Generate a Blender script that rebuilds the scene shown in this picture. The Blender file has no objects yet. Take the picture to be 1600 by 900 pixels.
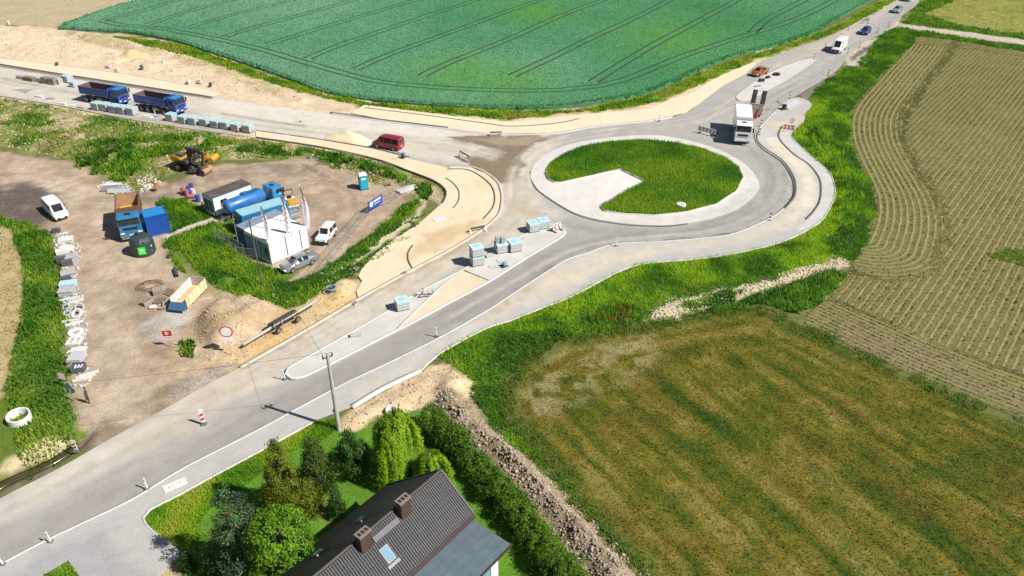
import bpy, bmesh, math, random
import numpy as np
from mathutils import Vector, Matrix
from mathutils.geometry import delaunay_2d_cdt

random.seed(7); rng = np.random.default_rng(7)
scn = bpy.context.scene
COL = scn.collection
R = math.radians

# ---------------------------------------------------------------- camera, sky, sun, exposure
CAM_H, PITCH, FPX = 44.0, R(32.0), 1200.0
cam_d = bpy.data.cameras.new("camera"); cam = bpy.data.objects.new("camera", cam_d); COL.objects.link(cam)
cam_d.sensor_width = 36.0; cam_d.lens = 36.0 * FPX / 1600.0; cam_d.clip_end = 6000; cam_d.clip_start = 0.5
cam.location = (0, 0, CAM_H); cam.rotation_euler = (math.pi / 2 - PITCH, 0, 0)
scn.camera = cam
SUN_EL = R(46); SUN_AZ = math.atan2(0.92, -0.40)          # direction towards the sun (x, y)
world = bpy.data.worlds.new("World"); scn.world = world; world.use_nodes = True
nt = world.node_tree; nt.nodes.clear()
sky = nt.nodes.new("ShaderNodeTexSky"); sky.sky_type = 'NISHITA'; sky.sun_disc = False
sky.sun_elevation = SUN_EL; sky.sun_rotation = SUN_AZ; sky.air_density = 1.0; sky.dust_density = 0.6; sky.ozone_density = 1.0
bg = nt.nodes.new("ShaderNodeBackground"); bg.inputs[1].default_value = 0.050
wo = nt.nodes.new("ShaderNodeOutputWorld"); nt.links.new(sky.outputs[0], bg.inputs[0]); nt.links.new(bg.outputs[0], wo.inputs[0])
sl = bpy.data.lights.new("sun", 'SUN'); sl.energy = 5.0; sl.angle = R(0.55); sl.color = (1.0, 0.955, 0.89)
sun = bpy.data.objects.new("sun", sl); COL.objects.link(sun); sun.location = (60, -30, 90)
sdir = Vector((math.sin(SUN_AZ) * math.cos(SUN_EL), math.cos(SUN_AZ) * math.cos(SUN_EL), math.sin(SUN_EL)))
sun.rotation_euler = (-sdir).to_track_quat('-Z', 'Y').to_euler()
scn.view_settings.view_transform = 'Standard'; scn.view_settings.look = 'None'
scn.view_settings.exposure = 0.34; scn.view_settings.gamma = 1.0; scn.view_settings.use_curve_mapping = False
scn.cycles.max_bounces = 5; scn.cycles.transparent_max_bounces = 6

# ---------------------------------------------------------------- surveying: photo pixel -> point on level ground at height z
def G2(x, y, z=0.0):
    u = (x - 800) / FPX; v = -(y - 450) / FPX
    dy = math.cos(PITCH) + v * math.sin(PITCH); dz = -math.sin(PITCH) + v * math.cos(PITCH)
    t = (z - CAM_H) / dz
    return (u * t, dy * t)
def G(x, y, z=0.0):
    a = G2(x, y, z); return Vector((a[0], a[1], z))
def PX(*pts): return [G2(*p) for p in pts]
def heading(a, b):
    p, q = G2(*a), G2(*b); return math.atan2(q[1] - p[1], q[0] - p[0])

# ---------------------------------------------------------------- numpy noise and polygons
def _h(ix, iy, s):
    h = (ix.astype(np.int64) * 374761393 + iy.astype(np.int64) * 668265263 + s * 974634777) & 0xFFFFFFFF
    h = ((h ^ (h >> 13)) * 1274126177) & 0xFFFFFFFF
    return ((h ^ (h >> 16)) & 0xFFFFFF) / float(0xFFFFFF)
def vn(x, y, s=0):
    ix = np.floor(x); iy = np.floor(y); fx = x - ix; fy = y - iy
    fx = fx * fx * (3 - 2 * fx); fy = fy * fy * (3 - 2 * fy)
    a = _h(ix, iy, s); b = _h(ix + 1, iy, s); c = _h(ix, iy + 1, s); d = _h(ix + 1, iy + 1, s)
    return a + (b - a) * fx + (c - a) * fy + (a - b - c + d) * fx * fy
def fbm(x, y, sc, s=0, o=4):
    r = 0; a = 0.5; t = 0
    for k in range(o):
        r = r + a * vn(x / sc * 2**k + 17.3 * k, y / sc * 2**k - 9.1 * k, s + k); t += a; a *= 0.5
    return r / t
def inside(P, x, y):
    P = np.asarray(P, float); r = np.zeros(x.shape, bool); n = len(P)
    for i in range(n):
        x1, y1 = P[i]; x2, y2 = P[i - 1]
        if y1 == y2: continue
        r ^= ((y1 > y) != (y2 > y)) & (x < (x2 - x1) * (y - y1) / (y2 - y1) + x1)
    return r
def dline(P, x, y, closed=False):
    P = np.asarray(P, float); d = np.full(x.shape, 1e9); n = len(P)
    for i in range(n if closed else n - 1):
        ax, ay = P[i]; bx, by = P[(i + 1) % n]; L = (bx - ax)**2 + (by - ay)**2 + 1e-9
        t = np.clip(((x - ax) * (bx - ax) + (y - ay) * (by - ay)) / L, 0, 1)
        d = np.minimum(d, (x - ax - t * (bx - ax))**2 + (y - ay - t * (by - ay))**2)
    return np.sqrt(d)
def sdist(P, x, y):
    d = dline(P, x, y, True); return np.where(inside(P, x, y), d, -d)
def smooth(P, closed=True, step=1.0):
    P = [np.array(p, float) for p in P]; n = len(P); out = []
    for i in range(n if closed else n - 1):
        if closed: a, b, c, d = P[i - 1], P[i], P[(i + 1) % n], P[(i + 2) % n]
        else: a, b, c, d = P[max(i - 1, 0)], P[i], P[i + 1], P[min(i + 2, n - 1)]
        k = max(1, int(np.hypot(*(c - b)) / step))
        for j in range(k):
            t = j / k
            out.append(tuple(0.5 * ((2 * b) + (c - a) * t + (2 * a - 5 * b + 4 * c - d) * t * t + (3 * b - a - 3 * c + d) * t**3)))
    if not closed: out.append(tuple(P[-1]))
    return out
def sstep(a, b, x):
    t = np.clip((x - a) / (b - a), 0, 1); return t * t * (3 - 2 * t)

# ---------------------------------------------------------------- materials
MATS = {}
def _base(name):
    m = bpy.data.materials.new(name); m.use_nodes = True; t = m.node_tree; t.nodes.clear()
    o = t.nodes.new("ShaderNodeOutputMaterial"); b = t.nodes.new("ShaderNodeBsdfPrincipled"); t.links.new(b.outputs[0], o.inputs[0])
    return m, t, b, o
def _noise(t, sc, det=4, rough=0.6, coord='Object'):
    c = t.nodes.new("ShaderNodeTexCoord"); n = t.nodes.new("ShaderNodeTexNoise")
    n.inputs['Scale'].default_value = sc; n.inputs['Detail'].default_value = det; n.inputs['Roughness'].default_value = rough
    t.links.new(c.outputs[coord], n.inputs['Vector']); return n
def _mul(t, col_socket, fac_socket, lo, hi):
    r = t.nodes.new("ShaderNodeMapRange"); r.inputs['From Min'].default_value = 0.25; r.inputs['From Max'].default_value = 0.75
    r.inputs['To Min'].default_value = lo; r.inputs['To Max'].default_value = hi; t.links.new(fac_socket, r.inputs['Value'])
    v = t.nodes.new("ShaderNodeVectorMath"); v.operation = 'SCALE'; t.links.new(col_socket, v.inputs[0]); t.links.new(r.outputs[0], v.inputs['Scale'])
    return v.outputs[0]
def mat(name, col, rough=0.6, metal=0.0, var=0.12, sc=3.0, spec=0.5, bump=0.0, coat=0.0, bsc=None):
    if name in MATS: return MATS[name]
    m, t, b, o = _base(name)
    rgb = t.nodes.new("ShaderNodeRGB"); rgb.outputs[0].default_value = (*col, 1)
    n = _noise(t, sc); s = _mul(t, rgb.outputs[0], n.outputs[0], 1 - var, 1 + var)
    t.links.new(s, b.inputs['Base Color'])
    b.inputs['Roughness'].default_value = rough; b.inputs['Metallic'].default_value = metal; b.inputs['Specular IOR Level'].default_value = spec
    b.inputs['Coat Weight'].default_value = coat; b.inputs['Coat Roughness'].default_value = 0.08
    if bump:
        bn = t.nodes.new("ShaderNodeBump"); bn.inputs['Strength'].default_value = 1; bn.inputs['Distance'].default_value = bump
        n2 = _noise(t, bsc or sc * 4, 5); t.links.new(n2.outputs[0], bn.inputs['Height']); t.links.new(bn.outputs[0], b.inputs['Normal'])
    MATS[name] = m; return m
def mat_ground(name, d1=(1.2, 0.16), d2=(7.0, 0.16), d3=(0.25, 0.10), bump=0.05, bsc=3.0, rough=0.95):
    """colour attribute of the soil/plant class, broken up by three sizes of grain"""
    m, t, b, o = _base(name)
    a = t.nodes.new("ShaderNodeAttribute"); a.attribute_name = "Col"; s = a.outputs['Color']
    for sc, am in (d1, d2, d3):
        n = _noise(t, sc, 5, 0.65); s = _mul(t, s, n.outputs[0], 1 - am * 1.3, 1 + am * 1.3)
    t.links.new(s, b.inputs['Base Color']); b.inputs['Roughness'].default_value = rough; b.inputs['Specular IOR Level'].default_value = 0.2
    bn = t.nodes.new("ShaderNodeBump"); bn.inputs['Strength'].default_value = 1; bn.inputs['Distance'].default_value = bump
    n2 = _noise(t, bsc, 8, 0.7); t.links.new(n2.outputs[0], bn.inputs['Height']); t.links.new(bn.outputs[0], b.inputs['Normal'])
    MATS[name] = m; return m
def mat_leaf(name, trans=0.35, rough=0.55):
    m, t, b, o = _base(name)
    a = t.nodes.new("ShaderNodeAttribute"); a.attribute_name = "Col"
    t.links.new(a.outputs['Color'], b.inputs['Base Color']); b.inputs['Roughness'].default_value = rough; b.inputs['Specular IOR Level'].default_value = 0.25
    tr = t.nodes.new("ShaderNodeBsdfTranslucent"); sc = t.nodes.new("ShaderNodeVectorMath"); sc.operation = 'MULTIPLY'
    sc.inputs[1].default_value = (1.15, 1.2, 0.6); t.links.new(a.outputs['Color'], sc.inputs[0]); t.links.new(sc.outputs[0], tr.inputs['Color'])
    mx = t.nodes.new("ShaderNodeMixShader"); mx.inputs[0].default_value = trans
    t.links.new(b.outputs[0], mx.inputs[1]); t.links.new(tr.outputs[0], mx.inputs[2]); t.links.new(mx.outputs[0], o.inputs[0])
    MATS[name] = m; return m
M_GROUND = mat_ground("soil_and_turf", (0.9, 0.17), (5.0, 0.2), (0.2, 0.10), 0.10, 2.5)
M_PAVE = mat_ground("road_surface", (0.6, 0.06), (8.0, 0.11), (0.15, 0.07), 0.006, 30, 0.85)
def mat_block(name, bw, bh, mort, dark):
    m = mat_ground(name, (0.6, .05), (9.0, .07), (.15, .06), .004, 30, .9); t = m.node_tree; b = [n for n in t.nodes if n.type == 'BSDF_PRINCIPLED'][0]
    src = b.inputs['Base Color'].links[0].from_socket; c = t.nodes.new("ShaderNodeTexCoord"); mp = t.nodes.new("ShaderNodeMapping"); mp.inputs['Rotation'].default_value = (0, 0, R(-27)); t.links.new(c.outputs['Object'], mp.inputs[0])
    br = t.nodes.new("ShaderNodeTexBrick"); br.inputs['Scale'].default_value = 1; br.inputs['Brick Width'].default_value = bw; br.inputs['Row Height'].default_value = bh; br.inputs['Mortar Size'].default_value = mort; br.inputs['Mortar Smooth'].default_value = .3
    br.inputs['Color1'].default_value = (1, 1, 1, 1); br.inputs['Color2'].default_value = (.93, .93, .94, 1); br.inputs['Mortar'].default_value = (dark, dark, dark, 1); t.links.new(mp.outputs[0], br.inputs['Vector'])
    mx = t.nodes.new("ShaderNodeVectorMath"); mx.operation = 'MULTIPLY'; t.links.new(src, mx.inputs[0]); t.links.new(br.outputs[0], mx.inputs[1]); t.links.new(mx.outputs[0], b.inputs['Base Color']); return m
M_BLOCK = mat_block("block_paving", .4, .2, .016, .74)
M_SAND = mat_ground("compacted_sand", (0.7, 0.06), (9.0, 0.06), (0.2, 0.05), 0.02, 6)
M_LEAF = mat_leaf("leaf"); M_BLADE = mat_leaf("grass_blade", 0.45)

# ---------------------------------------------------------------- object helpers
def link(o, parent=None):
    COL.objects.link(o)
    if parent is not None: o.parent = parent
    return o
def tag(o, label=None, cat=None, group=None, kind=None):
    if label: o["label"] = label
    if cat: o["category"] = cat
    if group: o["group"] = group
    if kind: o["kind"] = kind
    return o
def thing(name, label, cat, loc=(0, 0, 0), rz=0.0, group=None, s=1.0):
    o = bpy.data.objects.new(name, None); o.empty_display_size = 0.3; COL.objects.link(o)
    o.location = loc; o.rotation_euler = (0, 0, rz); o.scale = (s, s, s)
    return tag(o, label, cat, group)
def np_mesh(name, V, F, cols=None, smooth_sh=False):
    """V (n,3), F (m,k) all faces with k corners, cols (n,3)"""
    me = bpy.data.meshes.new(name); V = np.asarray(V, np.float32); F = np.asarray(F, np.int32); k = F.shape[1]
    me.vertices.add(len(V)); me.vertices.foreach_set("co", V.ravel())
    me.loops.add(F.size); me.loops.foreach_set("vertex_index", F.ravel())
    me.polygons.add(len(F)); me.polygons.foreach_set("loop_start", np.arange(0, F.size, k, dtype=np.int32))
    me.polygons.foreach_set("loop_total", np.full(len(F), k, np.int32))
    if smooth_sh: me.polygons.foreach_set("use_smooth", np.ones(len(F), bool))
    me.update(calc_edges=True)
    if cols is not None:
        a = me.color_attributes.new("Col", 'FLOAT_COLOR', 'POINT')
        a.data.foreach_set("color", np.c_[cols, np.ones(len(cols))].astype(np.float32).ravel())
    return me
def np_obj(name, V, F, m, cols=None, parent=None, smooth_sh=False):
    me = np_mesh(name, V, F, cols, smooth_sh); me.materials.append(m)
    return link(bpy.data.objects.new(name, me), parent)
class MB:
    def __init__(s): s.v = []; s.f = []
    def add(s, V, F):
        k = len(s.v); s.v += [tuple(p) for p in V]; s.f += [tuple(i + k for i in q) for q in F]; return s
    def box(s, c, d, rot=None, top=(1, 1), shift=(0, 0)):
        V = []
        for z in (-1, 1):
            tx, ty = top if z > 0 else (1, 1); sx, sy = shift if z > 0 else (0, 0)
            for x, y in ((-1, -1), (1, -1), (1, 1), (-1, 1)):
                p = Vector((x * d[0] / 2 * tx + sx, y * d[1] / 2 * ty + sy, z * d[2] / 2))
                if rot is not None: p = rot @ p
                V.append(p + Vector(c))
        return s.add(V, [(3, 2, 1, 0), (4, 5, 6, 7), (0, 1, 5, 4), (1, 2, 6, 5), (2, 3, 7, 6), (3, 0, 4, 7)])
    def cyl(s, a, b, r0, r1=None, n=12, cap=True):
        a = Vector(a); b = Vector(b); r1 = r0 if r1 is None else r1; ax = (b - a).normalized()
        u = ax.orthogonal().normalized(); w = ax.cross(u); V = []
        for p, r in ((a, r0), (b, r1)):
            for i in range(n):
                t = 2 * math.pi * i / n; V.append(p + u * (math.cos(t) * r) + w * (math.sin(t) * r))
        F = [(i, (i + 1) % n, n + (i + 1) % n, n + i) for i in range(n)]
        if cap: F += [tuple(range(n - 1, -1, -1)), tuple(range(n, 2 * n))]
        return s.add(V, F)
    def bar(s, a, b, w, h=None):
        a = Vector(a); b = Vector(b); d = b - a; L = d.length
        q = d.to_track_quat('X', 'Z').to_matrix()
        return s.box((a + b) / 2, (L, w, h or w), q)
    def lathe(s, prof, n=24, ax='z'):
        V = []; k = len(prof)
        for i in range(n):
            t = 2 * math.pi * i / n
            for r, z in prof: V.append((r * math.cos(t), r * math.sin(t), z))
        F = [(i * k + j, ((i + 1) % n) * k + j, ((i + 1) % n) * k + j + 1, i * k + j + 1) for i in range(n) for j in range(k - 1)]
        return s.add(V, F)
    def prism(s, prof, y0, y1):
        n = len(prof); V = [(x, y0, z) for x, z in prof] + [(x, y1, z) for x, z in prof]
        return s.add(V, [tuple(range(n)), tuple(range(2 * n - 1, n - 1, -1))] + [(i, n + i, n + (i + 1) % n, (i + 1) % n) for i in range(n)])
    def poly(s, V): return s.add(V, [tuple(range(len(V)))])
    def mesh(s, name, bevel=0.0, sm=False):
        me = bpy.data.meshes.new(name); me.from_pydata(s.v, [], s.f)
        bm = bmesh.new(); bm.from_mesh(me)
        if bevel:
            bmesh.ops.bevel(bm, geom=[e for e in bm.edges if e.is_manifold and e.calc_face_angle(0) > 0.5], offset=bevel, segments=2, affect='EDGES', clamp_overlap=True)
        bmesh.ops.recalc_face_normals(bm, faces=bm.faces); bm.to_mesh(me); bm.free()
        if sm: me.polygons.foreach_set("use_smooth", [True] * len(me.polygons)); me.set_sharp_from_angle(angle=R(38))
        me.update(); return me
    def build(s, name, m, parent=None, bevel=0.0, sm=False, loc=None, rz=None):
        me = s.mesh(name, bevel, sm); me.materials.append(m)
        o = link(bpy.data.objects.new(name, me), parent)
        if loc is not None: o.location = loc
        if rz is not None: o.rotation_euler = (0, 0, rz)
        return o
def copy_tree(o, parent=None):
    c = o.copy(); COL.objects.link(c); c.parent = parent
    for ch in list(o.children): copy_tree(ch, c)
    return c

# ---------------------------------------------------------------- painting of surface classes on vertices
def paint(x, y, base, layers):
    """layers: (polygon, rgb, edge wobble m, feather m, opacity)"""
    c = np.empty((len(x), 3)); c[:] = base
    wx = {}
    for L in layers:
        P, rgb, wob, fe, op = L[:5]; P = np.asarray(P)
        m = wob + fe + 0.5; lo = P.min(0) - m; hi = P.max(0) + m
        k = np.where((x > lo[0]) & (x < hi[0]) & (y > lo[1]) & (y < hi[1]))[0]
        if not len(k): continue
        xx, yy = x[k], y[k]
        if wob:
            xx = xx + wob * 2 * (fbm(x[k], y[k], 2.6 * max(wob, .4), 3, 3) - .5) * 2; yy = yy + wob * 2 * (fbm(x[k], y[k], 2.6 * max(wob, .4), 8, 3) - .5) * 2
        a = np.clip(0.5 + sdist(P, xx, yy) / fe, 0, 1)[:, None] * op
        if len(L) > 5: a = a * sstep(L[5] - .12, L[5] + .12, fbm(x[k], y[k], L[6], 21, 4))[:, None]
        c[k] = c[k] * (1 - a) + np.array(rgb) * a
    return c
def sheet(name, P, z, m, base, layers=(), step=1.0, skirt=0.0, kind="structure", parent=None, zf=None, grid=True):
    """flat surface filling outline P, painted per vertex"""
    P = [tuple(p) for p in P]; n = len(P); A = np.array(P)
    pts = [Vector(p) for p in P]
    if grid:
        lo, hi = A.min(0), A.max(0); X, Y = np.meshgrid(np.arange(lo[0], hi[0], step), np.arange(lo[1], hi[1], step))
        X = X.ravel() + rng.uniform(-.2, .2, X.size) * step; Y = Y.ravel() + rng.uniform(-.2, .2, Y.size) * step
        s = sdist(A, X, Y) > step * 0.45
        pts += [Vector((a, b)) for a, b in zip(X[s], Y[s])]
    vo, _, fo, _, _, _ = delaunay_2d_cdt(pts, [], [list(range(n))], 1, 1e-5)
    V = np.array([(v.x, v.y, z) for v in vo]); F = np.array([f for f in fo if len(f) == 3])
    e1 = V[F[:, 1], :2] - V[F[:, 0], :2]; e2 = V[F[:, 2], :2] - V[F[:, 0], :2]
    fl = e1[:, 0] * e2[:, 1] - e1[:, 1] * e2[:, 0] < 0; F[fl] = F[fl][:, ::-1]
    if zf is not None: V[:, 2] += zf(V[:, 0], V[:, 1])
    C = paint(V[:, 0], V[:, 1], base, layers)
    if skirt:
        k = len(V); S = np.array([(a, b, z) for a, b in P] + [(a, b, z - skirt) for a, b in P])
        i = np.arange(n); j = (i + 1) % n
        SF = np.r_[np.c_[k + i, k + n + i, k + n + j], np.c_[k + i, k + n + j, k + j]]
        V = np.r_[V, S]; F = np.r_[F, SF]; C = np.r_[C, np.tile(np.array(base), (2 * n, 1))]
    o = np_obj(name, V, F, m, C, parent); tag(o, kind=kind) if parent is None else None
    return o
def ribbon(name, P, w, z0, z1, m, closed=False, kind="structure", parent=None, piece=0):
    """kerb-like strip of width w along polyline P from z0 up to z1"""
    A = np.array(P, float); n = len(A)
    T = np.roll(A, -1, 0) - np.roll(A, 1, 0) if closed else np.gradient(A, axis=0)
    T /= np.linalg.norm(T, axis=1)[:, None] + 1e-9; N = np.c_[-T[:, 1], T[:, 0]] * w / 2
    L = A + N; Q = A - N; V = np.r_[np.c_[L, np.full(n, z0)], np.c_[L, np.full(n, z1)], np.c_[Q, np.full(n, z1)], np.c_[Q, np.full(n, z0)]]
    F = []
    for i in range(n if closed else n - 1):
        j = (i + 1) % n
        for a in range(3): F.append((a * n + i, a * n + j, (a + 1) * n + j, (a + 1) * n + i))
    if not closed:
        F.append((0, n, 2 * n, 3 * n)); F.append((n - 1, 4 * n - 1, 3 * n - 1, 2 * n - 1))
    o = np_obj(name, V, F, m, None, parent)
    if parent is None and kind: tag(o, kind=kind)
    return o
def blades(name, x, y, z, h, w, col, m, lean=0.35, label=None, cat=None, parent=None, kind="stuff"):
    """one pointed leaf per point, bending over so that its face catches the sky; arrays"""
    n = len(x); a = rng.uniform(0, 2 * np.pi, n); l = rng.uniform(.35, 1, n) * lean * h
    dx, dy = np.cos(a) * w / 2, np.sin(a) * w / 2; sp = rng.uniform(-.5, .5, n) * w
    lx, ly = -np.sin(a) * l + np.cos(a) * sp, np.cos(a) * l + np.sin(a) * sp
    V = np.empty((n, 3, 3)); V[:, 0] = np.c_[x - dx, y - dy, z]; V[:, 1] = np.c_[x + dx, y + dy, z]; V[:, 2] = np.c_[x + lx, y + ly, z + h]
    F = np.arange(3 * n).reshape(n, 3)
    N = np.cross(V[:, 1] - V[:, 0], V[:, 2] - V[:, 0]); fl = N[:, 2] < 0; F[fl] = F[fl][:, ::-1]; N[fl] *= -1
    N /= np.linalg.norm(N, axis=1)[:, None] + 1e-9; N = N * .55 + np.array((0, 0, .75)); N /= np.linalg.norm(N, axis=1)[:, None]
    o = np_obj(name, V.reshape(-1, 3), F, m, np.repeat(col, 3, 0), parent, True)
    o.data.attributes.new("custom_normal", 'FLOAT_VECTOR', 'POINT').data.foreach_set("vector", np.repeat(N, 3, 0).astype(np.float32).ravel())
    if label: tag(o, label, cat)
    tag(o, kind=kind); return o
def scatter(P, dens, wob=0.5, far=None):
    """random points inside outline P, ragged at the edge; density per m2 (thinned with distance)"""
    A = np.asarray(P); lo, hi = A.min(0) - wob, A.max(0) + wob; n = int((hi - lo).prod() * dens)
    x = rng.uniform(lo[0], hi[0], n); y = rng.uniform(lo[1], hi[1], n)
    xx = x + wob * 2 * (fbm(x, y, 1.6, 3, 3) - .5) * 2; yy = y + wob * 2 * (fbm(x, y, 1.6, 8, 3) - .5) * 2
    k = inside(A, xx, yy)
    return x[k], y[k]
def mixcols(n_arr, stops):
    """array 0..1 -> colour through stops"""
    t = np.clip(n_arr, 0, 0.999) * (len(stops) - 1); i = t.astype(int); f = (t - i)[:, None]; S = np.array(stops)
    return S[i] * (1 - f) + S[np.minimum(i + 1, len(S) - 1)] * f
# ================================================================ THE SETTING
# outlines surveyed from the photograph, all laid on level ground
ASPH = smooth(PX((-60,816),(0,779),(90,733),(172,686),(282,625),(325,600),(375,574),(470,520),(560,467),(632,427),(700,391),(750,360),(777,336),(783,315),(782,300),(776,286),(760,272),(735,262),(700,262),(625,245),(582,233),(500,219),(400,206),
    (325,205),(212,188),(100,167),(0,150),(-120,130),(-120,80),(0,101),(100,117),(250,140),(332,152),(430,166),(517,178),(600,190),(700,202),(770,210),(862,209),(930,198),(1020,189),(1072,176),(1095,160),(1132,132),(1162,117),(1182,100),(1240,76),(1287,60),(1320,45),(1355,25),(1400,0),(1450,-32),(1500,-32),
    (1445,0),(1412,22),(1390,45),(1347,68),(1322,92),(1310,107),(1292,120),(1250,145),(1225,162),(1200,186),(1186,202),(1180,213),(1183,223),(1195,235),(1220,252),(1235,272),(1241,290),(1239,310),(1225,327),(1205,342),(1150,366),(1100,374),(1025,380),(975,382),(945,387),(920,397),(887,407),(862,422),(812,454),(770,482),(692,527),(610,568),(530,606),(400,676),(287,734),(212,780),(140,815),(70,848),(0,885),(-60,915)), True, 1.0)
APRON = smooth(PX((847.5,302.5),(900,334),(962.5,348),(1032,352.5),(1097,345),(1150,327.5),(1178,306),(1186,288),(1167,260),(1125,235),(1062,217),(1005,211.5),(925,219),(875,231),(840,252),(829,272),(833,286)), True, 0.8)
ISLE = PX((853,272),(857,281),(866,286),(876,286.5),(969,265.5),(1007.5,284),(975,303),(944,319),(939,325),(944,330.5),(975,335.5),(1025,337.5),(1075,332),(1120,320),(1150,300),(1161,279),(1155,262.5),(1132,247),(1100,234),(1050,224),(1000,220),(950,223),(912,230),(882,241),(862,254),(855,265))
SIDE = smooth(PX((-60,915),(0,885),(70,848),(140,815),(212,780),(287,734),(400,676),(530,606),(610,568),(692,527),(770,482),(812,454),(862,422),(887,407),(920,397),(945,387),(975,382),(1025,380),(1100,374),(1150,366),(1205,342),(1225,327),(1239,310),(1241,290),(1235,272),(1220,252),(1195,235),(1183,223),(1180,213),(1186,202),(1200,186),(1225,162),(1245,153),(1262,158),(1268,166),
    (1258,178),(1256,190),(1240,205),(1237,216),(1257,236),(1282,256),(1292,267),(1302,285),(1304,305),(1291,335),(1275,351),(1245,368),(1212,381),(1175,390),(1125,400),(1075,406),(1012,411),(972,422),(937,440),(887,466),(850,480),(800,500),(755,515),(685,554),(657,580),(600,606),(550,636),(494,657),(430,692),(367,726),(283,772),(224,810),(286,868),(250,899),(230,930),(-60,930)), True, 1.0)
PLAZA = PX((400,205),(500,219),(582,233),(625,245),(697,262),(735,262),(760,272),(776,286),(782,300),(783,315),(777,336),(750,360),(700,391),(632,427),(560,467),(557,455),(566,440),(560,432),(565,422),(587,397),(620,372),(655,350),(692,317),(698,300),(681,284),(637,267),(587,249),(500,230),(400,215))
NSAND = PX((570,164),(660,176),(750,187),(800,191),(912,179),(1012,171),(1050,154),(1075,149),(1125,119),(1178,97),(1182,100),(1162,117),(1132,132),(1095,160),(1072,176),(1020,188),(930,197),(862,208),(770,209),(700,201),(600,187),(548,177))
WSAND = PX((-120,72),(0,91),(100,103),(200,117),(300,135),(345,147),(332,152),(250,140),(100,117),(0,101),(-120,80))
SPLIT = smooth(PX((446,586),(450,577),(470,565),(550,520),(610,485),(650,460),(724,422),(765,397),(800,377),(840,360),(872,356),(883,363),(880,369),(825,402),(765,440),(700,475),(650,502),(620,517),(525,565),(475,589),(458,593)), True, 0.6)
SPLITSAND = PX((691,447),(724,424),(764,440),(700,474),(650,501),(622,515))
NSPLIT = smooth(PX((1272,92),(1245,98),(1205,114),(1170,136),(1150,153),(1165,158),(1198,141),(1232,122),(1267,99)), True, 0.8)
WHEAT = smooth(PX((100,40),(108,46),(160,49),(212,53),(275,65),(325,81),(400,106),(457,126),(512,146),(575,156.5),(650,163.5),(725,168.5),(800,170.5),(875,168.5),(937,160),(1000,148.5),(1050,131),(1100,107),(1150,88),(1200,75),(1237,64),(1275,50),(1300,35),(1350,8),(1385,-14),(1390,-34),(1000,-38),(500,-38),(240,-4)), True, 2.0)
POTATO = smooth(PX((1436,54),(1412,82),(1387,107),(1360,137),(1338,162),(1328,185),(1328,212),(1337,240),(1352,272),(1366,305),(1366,340),(1352,376),(1335,408),(1312,440),(1290,470),(1262,490),(1258,506),(1330,540),(1410,578),(1500,615),(1600,655),(1720,700),(1800,600),(1800,110),(1700,84),(1600,72),(1500,60)), True, 2.0)
MEADOW = smooth(PX((790,596),(830,556),(900,524),(960,512),(1010,508),(1040,504),(1100,490),(1175,484),(1245,508),(1330,547),(1410,586),(1500,622),(1600,664),(1720,712),(1900,1000),(1060,1000),(1010,900),(945,832),(880,760),(820,690),(793,648)), True, 1.0)
_M = np.array(MEADOW); MEADOW = [tuple(p) for p in _M + .8 * np.c_[fbm(_M[:, 0], _M[:, 1], 2.5, 101, 3) - .5, fbm(_M[:, 0], _M[:, 1], 2.5, 103, 3) - .5] * 2]
BERM = smooth(PX((655,640),(690,618),(735,628),(765,662),(830,720),(895,782),(962,842),(1022,902),(1060,950),(950,950),(900,880),(840,800),(780,735),(715,680)), True, 1.5)
DIG = smooth(PX((528,662),(535,650),(560,634),(610,606),(657,582),(684,574),(720,580),(741,602),(738,630),(755,655),(715,684),(690,655),(668,640),(630,642),(598,652),(572,668),(545,676)), True, 1.0)
VERGE = smooth(PX((684,556),(755,516),(800,501),(850,481),(887,467),(937,441),(972,423),(1012,412),(1075,407),(1125,401),(1175,391),(1212,382),(1245,369),(1275,352),(1291,336),(1304,306),(1303,285),(1293,267),(1282,256),(1257,236),(1238,217),(1242,206),(1257,190),(1259,176),(1270,150),(1285,132),(1305,118),(1322,105),(1350,105),(1372,78),(1400,50),(1436,54),(1412,82),(1387,107),(1360,137),(1338,162),(1328,185),(1328,212),(1337,240),(1352,272),(1366,305),(1366,340),(1352,376),(1335,408),(1318,405),(1270,414),(1200,436),(1130,453),(1060,468),(1015,485),(1012,505),(960,513),(900,525),(830,557),(790,597),(793,648),(820,690),(880,760),(945,832),(1012,905),(1060,960),(1030,930),(962,842),(895,782),(830,720),(765,662),(742,630),(742,600),(720,578)), True, 1.5)
TRACK = smooth(PX((1012,486),(1060,466),(1130,452),(1200,435),(1270,413),(1310,400),(1324,410),(1270,428),(1200,452),(1150,468),(1100,483),(1060,500),(1020,502)), True, 1.0)
YARD = smooth(PX((-120,215),(0,238),(60,246),(150,270),(205,300),(250,292),(330,266),(420,254),(480,250),(560,268),(640,288),(650,300),(600,345),(545,400),(500,430),(470,470),(560,436),(562,468),(375,574),(282,625),(172,686),(130,692),(112,600),(97,480),(86,372),(62,356),(0,338),(-120,310)), True, 1.5)
EMB = smooth(PX((-120,132),(0,153),(100,169),(212,190),(325,207),(400,217),(500,233),(590,254),(645,280),(660,296),(600,289),(520,262),(450,248),(350,250),(290,262),(215,292),(170,272),(100,248),(0,226),(-120,200)), True, 1.5)
LEFTG = smooth(PX((-150,320),(0,339),(62,357),(84,372),(92,440),(103,520),(108,590),(112,650),(118,685),(60,712),(0,742),(-150,800)), True, 1.5)
LEFTROWS = smooth(PX((-150,350),(0,355),(22,380),(36,420),(36,480),(24,540),(10,600),(0,625),(-150,680)), True, 1.5)
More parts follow.
